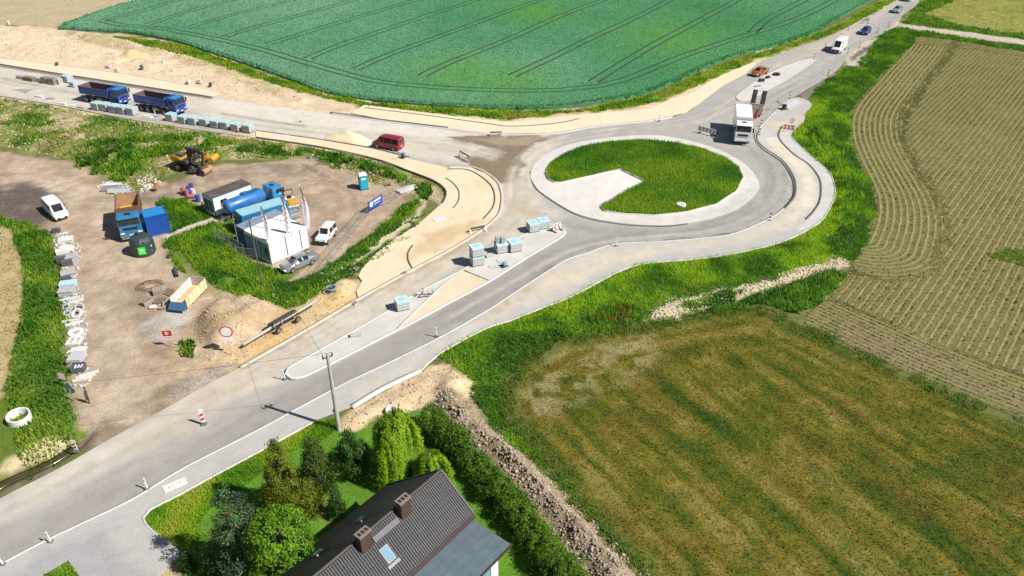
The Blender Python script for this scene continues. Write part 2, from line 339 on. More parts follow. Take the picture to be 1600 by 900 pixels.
YG1 = smooth(PX((252,312),(290,314),(340,340),(368,352),(375,390),(425,420),(485,395),(500,400),(450,440),(500,425),(545,395),(600,352),(650,312),(640,338),(590,378),(540,425),(500,452),(470,478),(440,486),(400,470),(350,452),(300,432),(268,405),(258,370),(270,365),(262,345)), True, 1.0)
GARDEN = smooth(PX((224,810),(283,772),(367,726),(430,692),(494,657),(520,655),(545,676),(572,668),(598,652),(630,642),(668,640),(690,655),(715,684),(780,738),(840,803),(900,883),(950,960),(330,960),(286,868)), True, 1.0)
RIGHTTOP = PX((1420,20),(1450,-10),(1480,-40),(1900,-40),(1900,110),(1600,62),(1500,48),(1412,36))
SANDC = (.69, .575, .405); PALE = (.58, .455, .315); DIRT = (.41, .305, .22); GRASS = (.085, .145, .02); CONC = (.56, .54, .50)
ditch = smooth(PX((-80,800),(0,748),(60,722),(112,692),(128,672)), False, 0.7)

def zf(x, y):
    """height of the natural ground"""
    x = np.atleast_1d(np.asarray(x, float)); y = np.atleast_1d(np.asarray(y, float))
    z = (fbm(x, y, 5, 31, 4) - .5) * .16
    def mound(P, h, w, rough=.0, sc=1.2):
        nonlocal z
        A = np.asarray(P); k = (x > A[:, 0].min() - 1) & (x < A[:, 0].max() + 1) & (y > A[:, 1].min() - 1) & (y < A[:, 1].max() + 1)
        if k.any():
            s = sstep(0, w, sdist(A, x[k], y[k])); z[k] += s * (h * (.6 + .8 * fbm(x[k], y[k], 3.0, 5, 3)) + rough * (fbm(x[k], y[k], sc, 12, 4) - .5))
    mound(BERM, 1.1, 2.0, 1.0, 1.0)
    mound(DIG, .25, 1.5, .5)
    mound(PX((678,596),(705,578),(735,590),(741,612),(720,640),(690,640),(670,620)), .9, 1.6, .5)
    mound(PX((300,500),(330,470),(400,462),(450,480),(400,530),(330,560),(300,540)), 1.4, 2.2, .9)
    mound(PX((500,450),(540,430),(566,440),(558,462),(520,478)), .5, 1.5, .5)
    mound(YG1, .15, 1.5, .3); mound(EMB, .35, 2.5, .5, 2.0); mound(VERGE, .12, 1.5, .25); mound(LEFTG, .2, 2, .3)
    mound(TRACK, .1, .8, .35, .8)
    mound(PX((-120,25),(0,38),(60,44),(140,62),(230,85),(330,112),(420,140),(430,158),(300,128),(100,98),(-120,70)), .9, 5, .5, 4)
    mound(PX((100,45),(200,62),(330,96),(430,140),(500,158),(470,165),(380,140),(250,100),(130,72)), .7, 2.5, .8, 2)
    d = dline(ditch, x, y); z -= .75 * (1 - sstep(.3, 1.4, d))
    # levelled flat under everything that is paved
    lev = np.ones_like(z)
    for P in (ASPH, SIDE, PLAZA, NSAND, WSAND, MEADOW, POTATO, WHEAT):
        A = np.asarray(P); k = (x > A[:, 0].min() - 2) & (x < A[:, 0].max() + 2) & (y > A[:, 1].min() - 2) & (y < A[:, 1].max() + 2)
        lev[k] = np.minimum(lev[k], sstep(.1, 1.6, -sdist(A, x[k], y[k])))
    return z * lev - .09 * (1 - lev)

def np_band(P, w, off=0.0):
    A = np.array(smooth(P, False, 1.5)); T = np.gradient(A, axis=0); T /= np.linalg.norm(T, axis=1)[:, None]; N = np.c_[-T[:, 1], T[:, 0]]; A = A + N * off
    return np.r_[A + N * w / 2, (A - N * w / 2)[::-1]]
LANE = PX((-60,262),(20,275),(100,295),(150,330),(165,400),(165,500),(185,600),(190,660)); LOOP = PX((250,300),(340,275),(440,268),(520,290),(545,320),(520,360),(480,400),(455,425)); TOP = PX((170,330),(230,305),(320,278),(420,262),(500,275))
def ground():
    gx = np.arange(-175, 175.1, 0.5); gy = [22.0]
    while gy[-1] < 262: gy.append(gy[-1] + 0.28 + 0.9 * (gy[-1] - 22) / 240)
    gy = np.array(gy)
    X, Y = np.meshgrid(gx, gy); nx, ny = len(gx), len(gy); x, y = X.ravel(), Y.ravel()
    z = zf(x, y)
    L = [
     (PX((-400,-60),(240,-60),(240,-4),(100,42),(0,38),(-400,30)), (.42,.345,.215), 1.0, 1.0, 1),
     (PX((-300,20),(0,39),(60,42),(105,48),(215,56),(330,84),(460,130),(580,160),(800,175),(940,166),(1050,138),(1110,110),(1200,78),(1290,52),(1400,-5),(1400,40),(1330,80),(1180,120),(1000,200),(700,260),(300,210),(-300,160)), PALE, 1.2, 1.0, 1),
     (PX((-300,20),(0,39),(60,50),(120,70),(190,82),(300,105),(430,150),(500,175),(300,140),(100,108),(-300,60)), (.63,.50,.345), 1.0, 1.0, 1),
     (PX((95,48),(215,60),(330,96),(440,140),(430,150),(310,108),(210,90),(110,66)), (.40,.33,.17), 1.2, .8, .9, .46, 3.0),
     (PX((170,55),(275,68),(325,84),(400,109),(457,129),(512,148),(575,159),(650,166),(800,173),(900,170),(1000,152),(1050,134),(1110,107),(1200,78),(1290,48),(1370,5),(1400,-20),(1400,0),(1340,35),(1280,62),(1200,88),(1150,108),(1080,140),(1040,155),(1000,168),(900,176),(800,187),(700,180),(560,165),(460,142),(400,122),(330,100),(230,75)), (.16,.22,.03), .8, .6, 1),
     (PX((640,170),(720,176),(800,179),(900,172),(900,178),(800,190),(700,184),(640,176)), (.48,.40,.22), .6, .5, .8, .5, 1.5),
     (PX((1190,96),(1250,72),(1300,50),(1340,30),(1350,34),(1290,60),(1240,78),(1195,102)), (.26,.18,.10), .6, .4, 1),
     (EMB, (.44,.36,.22), 1.0, .8, 1), (EMB, (.15,.20,.03), 1.0, .8, 1, .44, 4.0),
     (YARD, DIRT, 1.0, .8, 1),
     (PX((-100,245),(60,255),(150,280),(215,310),(210,400),(215,480),(240,560),(200,650),(150,680),(125,600),(125,480),(115,380),(90,330),(40,290),(-100,270)), (.44,.335,.235), 1.5, 1.5, .9),
     (PX((200,345),(215,345),(190,480),(205,620),(180,650),(165,560),(160,450)), (.55,.44,.34), .8, 1.2, .5),
     (PX((0,290),(50,285),(90,305),(85,345),(55,352),(0,335),(-60,330),(-60,290)), (.15,.115,.10), 1.0, .8, .95),
     (PX((0,265),(60,262),(140,285),(90,300),(30,292)), (.32,.24,.17), 1.2, 1, .7),
     (PX((205,310),(250,292),(330,268),(420,256),(490,262),(430,280),(330,282),(290,300),(210,330)), (.24,.195,.165), .5, .6, .85),
     (PX((165,340),(215,390),(235,420),(260,440),(220,480),(180,440),(160,400)), (.29,.205,.13), .8, 1.0, .8, .42, 2.5),
     (PX((185,400),(235,380),(262,400),(270,440),(230,455),(195,430)), (.60,.49,.35), .6, .6, .85),
     (PX((230,455),(290,430),(300,440),(270,470),(232,478)), (.27,.23,.20), .6, .8, .7, .45, 1.2),
     (PX((222,505),(260,482),(300,478),(305,500),(265,528),(230,530)), (.46,.46,.44), .6, .6, .95),
     (PX((222,512),(246,505),(250,520),(228,524)), (.25,.25,.25), .4, .4, .9),
     (PX((298,505),(335,470),(400,455),(470,465),(560,440),(560,466),(375,574),(330,585),(290,590),(250,560),(290,540)), (.56,.40,.20), .8, .8, 1),
     (PX((380,545),(470,490),(560,450),(560,470),(470,522),(385,568)), (.56,.38,.17), .5, .6, .8),
     (PX((298,505),(335,470),(400,455),(470,465),(520,450),(470,500),(375,550),(330,575),(290,580),(260,560)), (.40,.29,.18), .8, .8, .8, .5, 2.6), (PX((298,505),(335,470),(400,455),(470,465),(560,440),(470,505),(375,560),(300,580)), (.62,.52,.38), .6, .6, .6, .56, 1.8),
     (PX((230,545),(260,535),(270,560),(240,580),(222,565)), (.24,.17,.11), .5, .6, .8),
     (PX((220,590),(260,580),(290,600),(250,640),(215,640)), (.22,.155,.10), .7, .8, .8),
     (PX((290,590),(375,560),(378,574),(290,622),(250,640)), (.29,.26,.22), .6, .6, .8),
     (PX((150,655),(260,625),(265,640),(175,690),(120,705),(0,775),(0,760),(110,700)), (.20,.155,.12), .5, .6, .85),
     (PX((425,258),(475,262),(470,275),(430,275)), (.25,.19,.14), .5, .8, .8, .45, 1.5),
     (PX((470,300),(510,310),(505,330),(470,325)), (.25,.17,.12), .5, .8, .8, .42, 1.5),
     (PX((460,395),(500,370),(560,330),(575,335),(520,385),(480,400)), (.30,.22,.165), .5, .6, .8),
     (PX((150,428),(160,430),(162,438),(150,438)), (.24,.18,.12), .3, .5, .9), (PX((184,470),(205,466),(200,478),(186,482)), (.2,.16,.09), .3, .5, .9), (PX((158,542),(176,540),(176,550),(158,550)), (.25,.19,.13), .3, .5, .9),
     (PX((205,490),(225,485),(235,500),(215,508)), (.24,.18,.12), .4, .5, .8),
     *[(np_band(pl, w_, o_), c_, .25, .5, a_, th, 1.6) for pl, w_, o_, c_, a_, th in (
     (LANE, .5, -.9, (.30,.22,.155), .7, .40), (LANE, .5, .9, (.30,.22,.155), .7, .40), (LANE, .6, -2.4, (.33,.25,.18), .6, .48), (LANE, .5, 2.6, (.31,.235,.165), .6, .48), (LANE, 5.0, 0, (.52,.42,.32), .75, .44), (LANE, 1.2, 0, (.58,.48,.38), .5, .5),
     (LOOP, .5, -.9, (.22,.165,.125), .75, .38), (LOOP, .5, .9, (.22,.165,.125), .75, .38), (LOOP, .45, 2.2, (.26,.195,.145), .6, .45), (TOP, .5, -.9, (.19,.155,.13), .7, .38), (TOP, .5, .9, (.19,.155,.13), .7, .38))],
     (YARD, (.25,.18,.125), .5, .6, .45, .55, 2.4), (YARD, (.31,.235,.165), .5, .6, .5, .48, 7.0), (YARD, (.53,.43,.32), .5, .6, .45, .58, 1.4),
     (PX((-120,285),(0,288),(50,283),(92,303),(88,347),(58,354),(0,337),(-120,322)), (.12,.092,.08), 1.2, .8, .95, .30, 3.0),
     (LEFTG, (.10,.155,.02), .6, .5, 1), (LEFTROWS, (.40,.32,.16), .3, .5, 1),
     (PX((0,720),(60,690),(100,680),(115,690),(60,715),(0,745)), (.52,.43,.26), .5, .4, .9),
     (YG1, (.10,.16,.02), .5, .4, 1), (PX((325,322),(345,328),(355,350),(340,350)), (.42,.35,.22), .4, .5, .9),
     (PX((255,368),(330,340),(380,322),(390,326),(330,350),(262,376)), (.52,.45,.35), .15, .25, 1),
     (PX((285,400),(300,425),(330,440),(350,470),(340,470),(290,432)), (.25,.20,.10), .4, .4, .7),
     (PX((560,425),(590,398),(650,350),(690,322),(700,300),(706,305),(690,345),(640,385),(570,430)), (.46,.36,.22), .3, .4, .9),
     (PX((500,440),(545,405),(600,362),(640,342),(662,320),(650,305),(660,300),(668,318),(650,345),(610,372),(550,415),(510,448)), (.50,.44,.31), .25, .3, .95),
     (PX((600,292),(640,285),(680,290),(695,305),(690,320),(670,310),(650,305)), (.42,.34,.21), .5, .5, 1),
     (VERGE, (.10,.18,.015), .5, .4, 1),
     (PX((1010,500),(960,512),(880,530),(830,560),(800,600),(830,590),(900,560),(960,540),(1000,530)), (.36,.33,.15), 1.0, .8, .9, .45, 1.5),
     (TRACK, (.50,.42,.27), .5, .4, 1), (PX((1065,478),(1110,462),(1165,455),(1150,466),(1080,486)), (.07,.13,.02), .4, .4, 1),
     (PX((1085,492),(1130,478),(1200,456),(1300,425),(1318,430),(1290,470),(1250,492),(1200,478)), (.055,.11,.02), .6, .5, 1),
     (PX((1255,478),(1300,440),(1320,430),(1330,470),(1290,510),(1255,500)), (.33,.26,.16), .7, .6, .8, .45, 1.5),
     (RIGHTTOP, (.26,.255,.075), .8, .6, 1), (PX((1412,36),(1440,0),(1470,-30),(1500,-30),(1440,20),(1500,40),(1900,96),(1900,110),(1600,64)), (.085,.15,.02), .8, .6, 1),
     (PX((1405,37),(1450,43),(1600,61),(1900,100),(1900,112),(1600,70),(1440,50),(1405,46)), (.46,.41,.33), .4, .4, 1),
     (PX((1322,90),(1345,70),(1385,50),(1395,58),(1372,76),(1350,104),(1322,104)), (.48,.42,.34), .4, .4, 1), (PX((1327,90),(1390,50),(1394,54),(1332,96)), (.13,.12,.11), .3, .3, .95),
     (PX((1250,146),(1270,132),(1320,102),(1322,110),(1285,134),(1268,150),(1266,168),(1256,180),(1250,168)), (.20,.18,.15), .4, .4, .95),
     (DIG, (.60,.46,.29), .5, .4, 1), (PX((655,640),(690,610),(735,630),(730,660),(690,655)), (.50,.38,.26), .7, .8, .8),
     (BERM, (.31,.24,.165), .5, .5, 1), (PX((870,845),(900,830),(912,845),(885,858)), (.16,.08,.06), .4, .5, .8),
     (PX((690,655),(715,684),(780,738),(840,803),(900,883),(940,950),(965,950),(900,868),(850,800),(790,735),(730,680)), (.27,.21,.14), .4, .5, .9),
     (GARDEN, (.10,.22,.02), .3, .3, 1), (PX((480,795),(500,780),(520,800),(505,815)), (.25,.19,.07), .5, .5, .7),
     (PX((65,900),(108,877),(125,900),(110,930),(60,930)), (.09,.165,.018), .1, .2, 1),
     (PX((224,880),(286,868),(290,890),(250,930),(215,920)), (.50,.40,.25), .3, .3, .9),
     (smooth(PX((-80,812),(0,756),(60,728),(116,694),(110,690),(50,716),(0,738),(-80,790)), True, 2), (.10,.10,.03), .2, .4, .9),
    ]
    c = paint(x, y, (.13, .14, .045), L)
    i = np.arange((nx - 1) * (ny - 1)); r = i // (nx - 1); q = i % (nx - 1); a = r * nx + q
    o = np_obj("ground", np.c_[x, y, z], np.c_[a, a + 1, a + nx + 1, a + nx], M_GROUND, c, smooth_sh=True)
    tag(o, kind="structure")
    # country beyond the surveyed patch, out to the horizon
    b = MB()
    xs = [-4000, -174.8, 174.8, 4000]; ys = [-1500, 22.2, 261, 5000]
    for ii in range(3):
        for jj in range(3):
            if ii == 1 and jj == 1: continue
            b.poly([(xs[ii], ys[jj], -.12), (xs[ii + 1], ys[jj], -.12), (xs[ii + 1], ys[jj + 1], -.12), (xs[ii], ys[jj + 1], -.12)])
    tag(b.build("terrain", mat("country_fields", (.16, .19, .05), .95, var=.35, sc=.01)), kind="structure")
ground()
w = ribbon("ditch_water", ditch[:-2], .8, -.62, -.55, mat("ditch_water", (.05, .05, .02), .15, var=.1)); 

# ---------------------------------------------------------------- roads, islands and pavements
ASPH_L = [
 (PX((-120,80),(0,101),(250,140),(332,152),(517,178),(700,202),(860,209),(870,230),(835,260),(835,300),(880,340),(870,352),(720,424),(446,588),(330,655),(0,815),(-120,860),(-120,816),(0,779),(375,574),(777,336),(782,300),(735,262),(500,219),(0,150)), (.55,.50,.415), .6, 2.0, .92),
 (PX((-60,870),(0,835),(200,745),(440,612),(560,552),(700,478),(890,365),(900,372),(720,490),(540,585),(280,725),(0,870),(-60,900)), (.31,.29,.262), .4, 1.5, .7),
 (PX((-60,890),(0,862),(300,705),(560,568),(760,460),(880,392),(960,365),(960,376),(880,405),(770,478),(600,570),(290,730),(0,880)), (.28,.265,.245), .3, 1.0, .7),
 (PX((517,178),(700,202),(720,212),(640,214),(520,200),(420,190),(330,172),(332,152)), (.60,.56,.49), .5, 1.0, .8),
 (PX((690,215),(760,212),(870,211),(848,222),(822,236),(816,250),(820,268),(800,288),(776,284),(755,268),(725,256),(742,240),(760,232),(700,222)), (.205,.155,.105), 1.0, .6, .97),
 (PX((730,218),(860,212),(830,230),(780,225)), (.37,.30,.21), .8, .8, .6),
 (PX((560,205),(640,210),(700,225),(760,240),(740,246),(650,232),(560,215)), (.46,.38,.30), .6, .8, .7, .5, 2.0),
 (PX((800,290),(830,282),(840,310),(870,345),(780,400),(720,420),(700,400),(780,340)), (.47,.425,.355), .8, 1.5, .6),
 (PX((1010,379),(1040,374),(1100,370),(1150,362),(1190,350),(1180,357),(1140,368),(1100,375)), (.06,.058,.055), .3, .3, .9),
 (PX((1182,355),(1205,340),(1225,325),(1239,308),(1240,290),(1243,300),(1235,320),(1210,343),(1190,356)), (.07,.068,.065), .15, .3, .9),
 (PX((805,460),(862,424),(890,406),(886,404),(860,418),(800,454)), (.10,.095,.09), .15, .3, .8),
 (PX((60,852),(140,812),(212,776),(287,730),(400,672),(520,606),(522,612),(400,678),(287,736),(212,784),(140,818)), (.21,.165,.12), .25, .4, .8),
 (PX((375,574),(560,468),(632,430),(700,393),(752,362),(778,338),(780,342),(754,368),(702,399),(634,434),(562,474),(377,580)), (.30,.24,.18), .25, .4, .85),
 (PX((0,101),(100,117),(250,140),(332,152),(332,155),(250,144),(100,121),(0,105)), (.16,.15,.14), .1, .3, .85),
 (PX((0,120),(60,132),(120,145),(330,180),(330,184),(120,149),(60,136),(0,124)), (.27,.24,.20), .1, .3, .8),
 (PX((20,140),(55,138),(40,146)), (.22,.21,.19), .3, .4, .8),
 (PX((345,176),(420,188),(480,196),(480,199),(420,191),(345,179)), (.22,.20,.17), .1, .3, .8),
 (PX((0,795),(60,770),(150,722),(230,690),(300,655),(330,640),(330,646),(240,692),(150,735),(70,775),(0,805)), (.36,.34,.30), .5, 1.0, .5),
 (PX((830,330),(900,352),(1000,362),(1100,356),(1180,330),(1215,290),(1200,250),(1185,240),(1212,285),(1190,325),(1110,362),(1000,370),(900,360)), (.265,.255,.24), .4, 1.0, .75),
 (PX((1200,102),(1290,62),(1400,0),(1420,0),(1300,75),(1210,110)), (.44,.40,.345), .4, 1.0, .8),
]
def band(px, w, off=0.0):
    A = np.array(smooth(PX(*px), False, 2.0)); T = np.gradient(A, axis=0); T /= np.linalg.norm(T, axis=1)[:, None]; N = np.c_[-T[:, 1], T[:, 0]]; A = A + N * off
    return np.r_[A + N * w / 2, (A - N * w / 2)[::-1]]
NEAR = ((-40,905),(0,880),(200,768),(400,657),(560,575),(700,497),(820,428),(900,388),(1000,370),(1100,361),(1170,338),(1212,303),(1216,270),(1195,243),(1170,225))
FARL = ((-40,838),(0,815),(200,715),(330,642),(560,505),(700,420),(790,352),(812,310),(815,270),(840,238),(900,215),(1000,201),(1090,188),(1150,160),(1230,100),(1330,50),(1420,-5))
OUTN = ((1165,215),(1200,160),(1260,125),(1320,85),(1380,40),(1430,0))
WEST = ((-100,110),(0,126),(200,160),(400,193),(560,212),(700,225),(780,245))
for ln, c_, a_ in ((NEAR, (.21,.20,.185), .6), (FARL, (.33,.295,.245), .5), (OUTN, (.25,.235,.215), .55), (WEST, (.36,.31,.245), .6)):
    for o_ in (-.85, .85): ASPH_L.append((band(ln, .55, o_), c_, .12, .5, a_, .40, 2.5))
ASPH_L += [(band(NEAR, 4.0), (.33,.308,.28), .3, 1.2, .5, .5, 7.0), (band(WEST, 3.5), (.55,.51,.45), .4, 1.2, .6, .5, 6.0)]
_r = random.Random(5)
for ln, base_, k_, sp_ in ((NEAR, (.36,.335,.30), 20, 3.6), (FARL, (.52,.475,.40), 22, 4.0), (WEST, (.50,.46,.39), 16, 4.0), (OUTN, (.37,.345,.31), 10, 3.0)):
    for q in range(k_):
        n_ = len(ln); i0 = _r.randrange(0, max(1, n_ - 3)); i1 = min(n_, i0 + _r.randrange(3, 7)); f_ = _r.choice((.66, .76, .84, 1.16, 1.26))
        ASPH_L.append((band(ln[i0:i1], _r.uniform(.15, .5), _r.uniform(-sp_ / 2, sp_ / 2)), tuple(v * f_ for v in base_), .06, .35, _r.uniform(.35, .7), .36, 3.0))
ASPH_L += [(PX((560,470),(700,395),(770,345),(790,350),(720,405),(600,480),(430,575),(380,590),(375,578)), (.46,.36,.25), .5, .8, .5, .47, 2.2), (PX((300,615),(375,576),(440,580),(360,640),(250,690),(180,690)), (.44,.36,.27), .8, 1.0, .55, .47, 2.0), (PX((800,270),(835,262),(830,300),(850,330),(820,345),(790,320)), (.42,.35,.26), .7, .8, .55, .48, 1.5)]
sheet("road", ASPH, .02, M_PAVE, (.36, .345, .322), ASPH_L, 0.42, .12)
KERB = mat("kerb_concrete", (.52, .505, .475), .85, var=.12, sc=1.5); KERBD = mat("kerb_dark_joint", (.10, .095, .09), .9, var=.3, sc=2); KERBS = mat("sandy_kerb", (.50, .44, .36), .9, var=.15, sc=1.2)  # KERBD: dark bitumen edge and dark joint lines
sheet("roundabout_apron", APRON, .07, M_PAVE, (.57, .545, .505), [(PX((850,285),(969,266),(1006,285),(940,322),(900,330)), (.64,.615,.575), .5, 1.5, .8), (PX((1190,290),(1150,327),(1060,350),(1060,343),(1130,325),(1170,295)), (.47,.455,.43), .5, 1, .7)], .8, .08)
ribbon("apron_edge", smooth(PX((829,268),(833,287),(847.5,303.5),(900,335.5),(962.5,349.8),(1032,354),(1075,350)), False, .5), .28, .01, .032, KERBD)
isle = smooth(ISLE, True, .5)
A = np.array(ISLE); isle = []
for i in range(len(A)):
    for k in range(6): isle.append(tuple(A[i] + (A[(i + 1) % len(A)] - A[i]) * k / 6))
sheet("roundabout_island", isle, .16, M_GROUND, (.07, .13, .02), [(PX((860,255),(930,225),(980,222),(975,262),(900,283)), (.12,.17,.02), 1.2, 1, .8)], .8, .1)
ribbon("island_kerb", isle, .26, .05, .20, KERB, True)
SIDE_L = [
 (PX((812,456),(862,424),(887,409),(945,390),(1025,383),(1150,369),(1205,346),(1232,322),(1246,300),(1240,272),(1222,252),(1200,236),(1222,228),(1250,250),(1272,275),(1280,300),(1268,330),(1230,358),(1170,378),(1080,394),(1000,400),(960,412),(920,434),(870,460),(800,490),(690,545),(600,600),(540,636),(560,608),(700,530)), (.55,.50,.415), .4, .8, .9),
 (PX((800,470),(860,436),(900,420),(960,400),(1040,392),(1040,398),(960,412),(910,436),(850,466),(790,490)), (.64,.55,.40), .6, .8, .8, .45, 3.0),
 (PX((1196,216),(1215,215),(1238,240),(1262,262),(1274,280),(1278,300),(1268,322),(1250,340),(1225,352),(1240,330),(1256,305),(1254,282),(1240,260),(1212,238)), (.66,.60,.48), .3, .5, .9),
 (PX((1200,196),(1225,190),(1250,180),(1256,186),(1238,204),(1216,208)), (.62,.50,.33), .5, .5, .8),
 (PX((860,428),(905,404),(890,418),(850,446),(820,458)), (.50,.44,.34), .5, .6, .7, .5, 1.5),
 (PX((770,482),(840,448),(838,456),(800,478),(776,492)), (.42,.33,.21), .4, .5, .85, .45, 1.2),
 (PX((0,900),(60,862),(150,822),(170,850),(215,880),(250,900),(230,930),(-60,930)), (.36,.355,.355), .2, .5, .9),
 (PX((-60,940),(0,893),(140,825),(212,790),(220,800),(150,832),(60,872),(-20,930)), (.46,.45,.44), .2, .4, .8),
 (PX((1222,165),(1245,155),(1250,165),(1225,172)), (.58,.60,.60), .2, .4, .8),
]
sheet("pavement", SIDE, .13, M_BLOCK, (.46, .445, .415), SIDE_L, 0.8, .14)
k1 = [(-60,914),(0,884),(70,847),(140,814),(212,779),(287,733),(400,675),(530,605),(610,567),(692,526),(770,481),(812,453),(862,421),(887,406),(920,396),(945,386),(975,381),(1025,379),(1100,373),(1150,365),(1205,341),(1225,326),(1239,309),(1241,290),(1235,272),(1220,252),(1195,235),(1183,223),(1180,213),(1186,202),(1200,186),(1225,162)]
ribbon("road_kerb", smooth(PX(*k1), False, .8), .22, 0, .155, KERB)
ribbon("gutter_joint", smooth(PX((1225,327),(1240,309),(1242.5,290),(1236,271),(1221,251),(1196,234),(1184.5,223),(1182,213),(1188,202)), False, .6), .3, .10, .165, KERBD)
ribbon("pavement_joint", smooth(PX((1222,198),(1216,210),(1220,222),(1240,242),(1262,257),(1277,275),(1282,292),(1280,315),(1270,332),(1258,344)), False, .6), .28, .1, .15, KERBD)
sheet("paver_path", smooth(PX((1224,206),(1234,207),(1236,217),(1256,237),(1281,257),(1291,268),(1301,286),(1302.5,305),(1290,334),(1274,350),(1258,360),(1246,360),(1262,345),(1272,332),(1282,315),(1284,292),(1279,275),(1264,257),(1242,242),(1222,222),(1218,210)), True, .8), .137, M_PAVE, (.51,.495,.47), (), .8)
ribbon("pavement_edging", smooth(PX((550,637),(600,607),(657,580)), False, 1), .5, .0, .2, mat("white_concrete", (.60,.585,.545), .85, var=.1, sc=2))
ribbon("pavement_edging", smooth(PX((657,581),(685,555),(755,516),(800,501),(850,481),(887,467),(937,441),(972,423),(1012,412),(1075,407),(1125,401),(1175,391),(1212,382),(1245,369),(1275,352),(1291,336),(1304,306),(1302,285),(1292,267),(1257,236),(1237,216)), False, 1), .14, .0, .16, KERB)
ribbon("pavement_edging", smooth(PX((494,658),(430,693),(367,727),(283,773),(224,811),(286,868)), False, 1), .14, .0, .16, KERB)
sheet("corner_lawn", PX((62,905),(108,878),(128,906),(118,935),(50,935)), .15, M_GROUND, (.10,.17,.02), (), .6, .06)
sheet("sand_verge", PLAZA, .075, M_SAND, SANDC, [
 (PX((640,400),(660,370),(720,350),(760,345),(740,362),(690,388),(645,412)), (.50,.36,.19), .6, 1.2, .8),
 (PX((400,205),(582,233),(660,252),(640,262),(500,228),(400,214)), (.67,.56,.40), .3, .8, .7), (PLAZA, (.64,.50,.33), .3, .6, .4, .56, 3.0), (np_band(PX((575,440),(650,390),(720,340),(745,310),(730,285),(690,272)), .5, -.9), (.60,.47,.31), .2, .5, .5, .45, 2.0), (np_band(PX((575,440),(650,390),(720,340),(745,310),(730,285),(690,272)), .5, .9), (.60,.47,.31), .2, .5, .5, .45, 2.0)], .6, .09)
ribbon("road_kerb", smooth(PX((700,262),(735,261),(760,271),(777,285),(783,300),(784,315),(778,337),(751,361),(701,392),(633,428),(560,468),(470,521),(375,575)), False, .6), .34, 0, .15, KERBS)
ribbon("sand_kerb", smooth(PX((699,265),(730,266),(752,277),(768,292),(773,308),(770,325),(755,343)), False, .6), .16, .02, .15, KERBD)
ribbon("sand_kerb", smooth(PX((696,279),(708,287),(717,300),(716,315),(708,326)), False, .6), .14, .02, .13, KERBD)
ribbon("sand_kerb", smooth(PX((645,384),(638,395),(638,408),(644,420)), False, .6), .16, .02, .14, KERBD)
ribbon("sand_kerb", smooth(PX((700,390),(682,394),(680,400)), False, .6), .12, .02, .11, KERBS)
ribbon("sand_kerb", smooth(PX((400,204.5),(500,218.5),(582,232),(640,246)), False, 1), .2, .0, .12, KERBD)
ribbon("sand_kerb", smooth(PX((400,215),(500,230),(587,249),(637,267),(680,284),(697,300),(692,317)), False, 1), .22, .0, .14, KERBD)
ribbon("sand_kerb", smooth(PX((635,370),(615,390),(596,408),(575,428)), False, 1), .06, .02, .10, KERBS)
sheet("sand_verge", NSAND, .06, M_SAND, (.70,.585,.415), (), 1.0, .08)
ribbon("road_kerb", smooth(PX((517,178),(600,190),(700,202),(770,210),(862,209.5),(930,198.5),(1020,189),(1050,183)), False, 1), .4, 0, .15, KERB)
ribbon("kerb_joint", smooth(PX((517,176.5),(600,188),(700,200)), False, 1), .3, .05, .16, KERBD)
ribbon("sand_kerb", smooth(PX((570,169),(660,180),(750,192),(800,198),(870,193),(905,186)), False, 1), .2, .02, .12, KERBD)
sheet("sand_verge", WSAND, .06, M_SAND, (.69,.58,.42), (), 1.5, .08)
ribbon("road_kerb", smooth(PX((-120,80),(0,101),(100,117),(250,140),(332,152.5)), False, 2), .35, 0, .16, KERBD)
ribbon("road_kerb", smooth(PX((-120,72),(0,91),(100,103),(200,117),(300,135)), False, 2), .2, 0, .12, KERBS)
ribbon("road_kerb", smooth(PX((-120,130),(0,150),(100,166.5),(212,188),(325,205),(400,215)), False, 2), .25, 0, .16, KERBS)
sheet("splitter_island", SPLIT, .13, M_PAVE, (.52, .50, .465), [(PX((700,440),(724,424),(880,360),(880,370),(765,440)), (.55,.53,.495), .4, .6, .8), (PX((440,585),(600,510),(620,515),(470,592)), (.53,.51,.475), .3, .6, .8)], .7, .13)
ribbon("island_kerb", SPLIT, .2, 0, .15, mat("white_concrete", (.60,.585,.545), .85), True)
ribbon("island_joint", smooth(PX((452,574),(446,580),(445,588),(452,593),(461,594)), False, .3), .2, 0, .05, KERBD)
sheet("island_sand", SPLITSAND, .14, M_SAND, (.64,.535,.39), (), .8)
ribbon("island_kerb", PX((691,447),(700,441),(712,433),(724,424)), .14, .1, .17, KERB)
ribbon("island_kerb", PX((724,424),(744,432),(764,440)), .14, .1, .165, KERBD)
ribbon("island_kerb", PX((622,515),(645,492),(670,468),(691,447)), .22, .1, .175, mat("white_concrete", (.60,.585,.545), .85))
sheet("splitter_island", NSPLIT, .10, M_PAVE, (.54, .525, .495), (), .8, .1)
ribbon("island_kerb", NSPLIT, .18, 0, .13, KERB, True)
ribbon("road_seam", smooth(PX((1205,114),(1170,135),(1135,162),(1102,190)), False, 1), .15, .0, .026, KERB)
# ---------------------------------------------------------------- fields
def arclen(P, x, y):
    P = np.asarray(P, float); best = np.full(x.shape, 1e18); s = np.zeros(x.shape); acc = 0
    for i in range(len(P) - 1):
        ax, ay = P[i]; bx, by = P[i + 1]; L = math.hypot(bx - ax, by - ay) + 1e-9
        t = np.clip(((x - ax) * (bx - ax) + (y - ay) * (by - ay)) / L**2, 0, 1)
        d = (x - ax - t * (bx - ax))**2 + (y - ay - t * (by - ay))**2; k = d < best
        best[k] = d[k]; s[k] = acc + t[k] * L; acc += L
    return np.sqrt(best), s
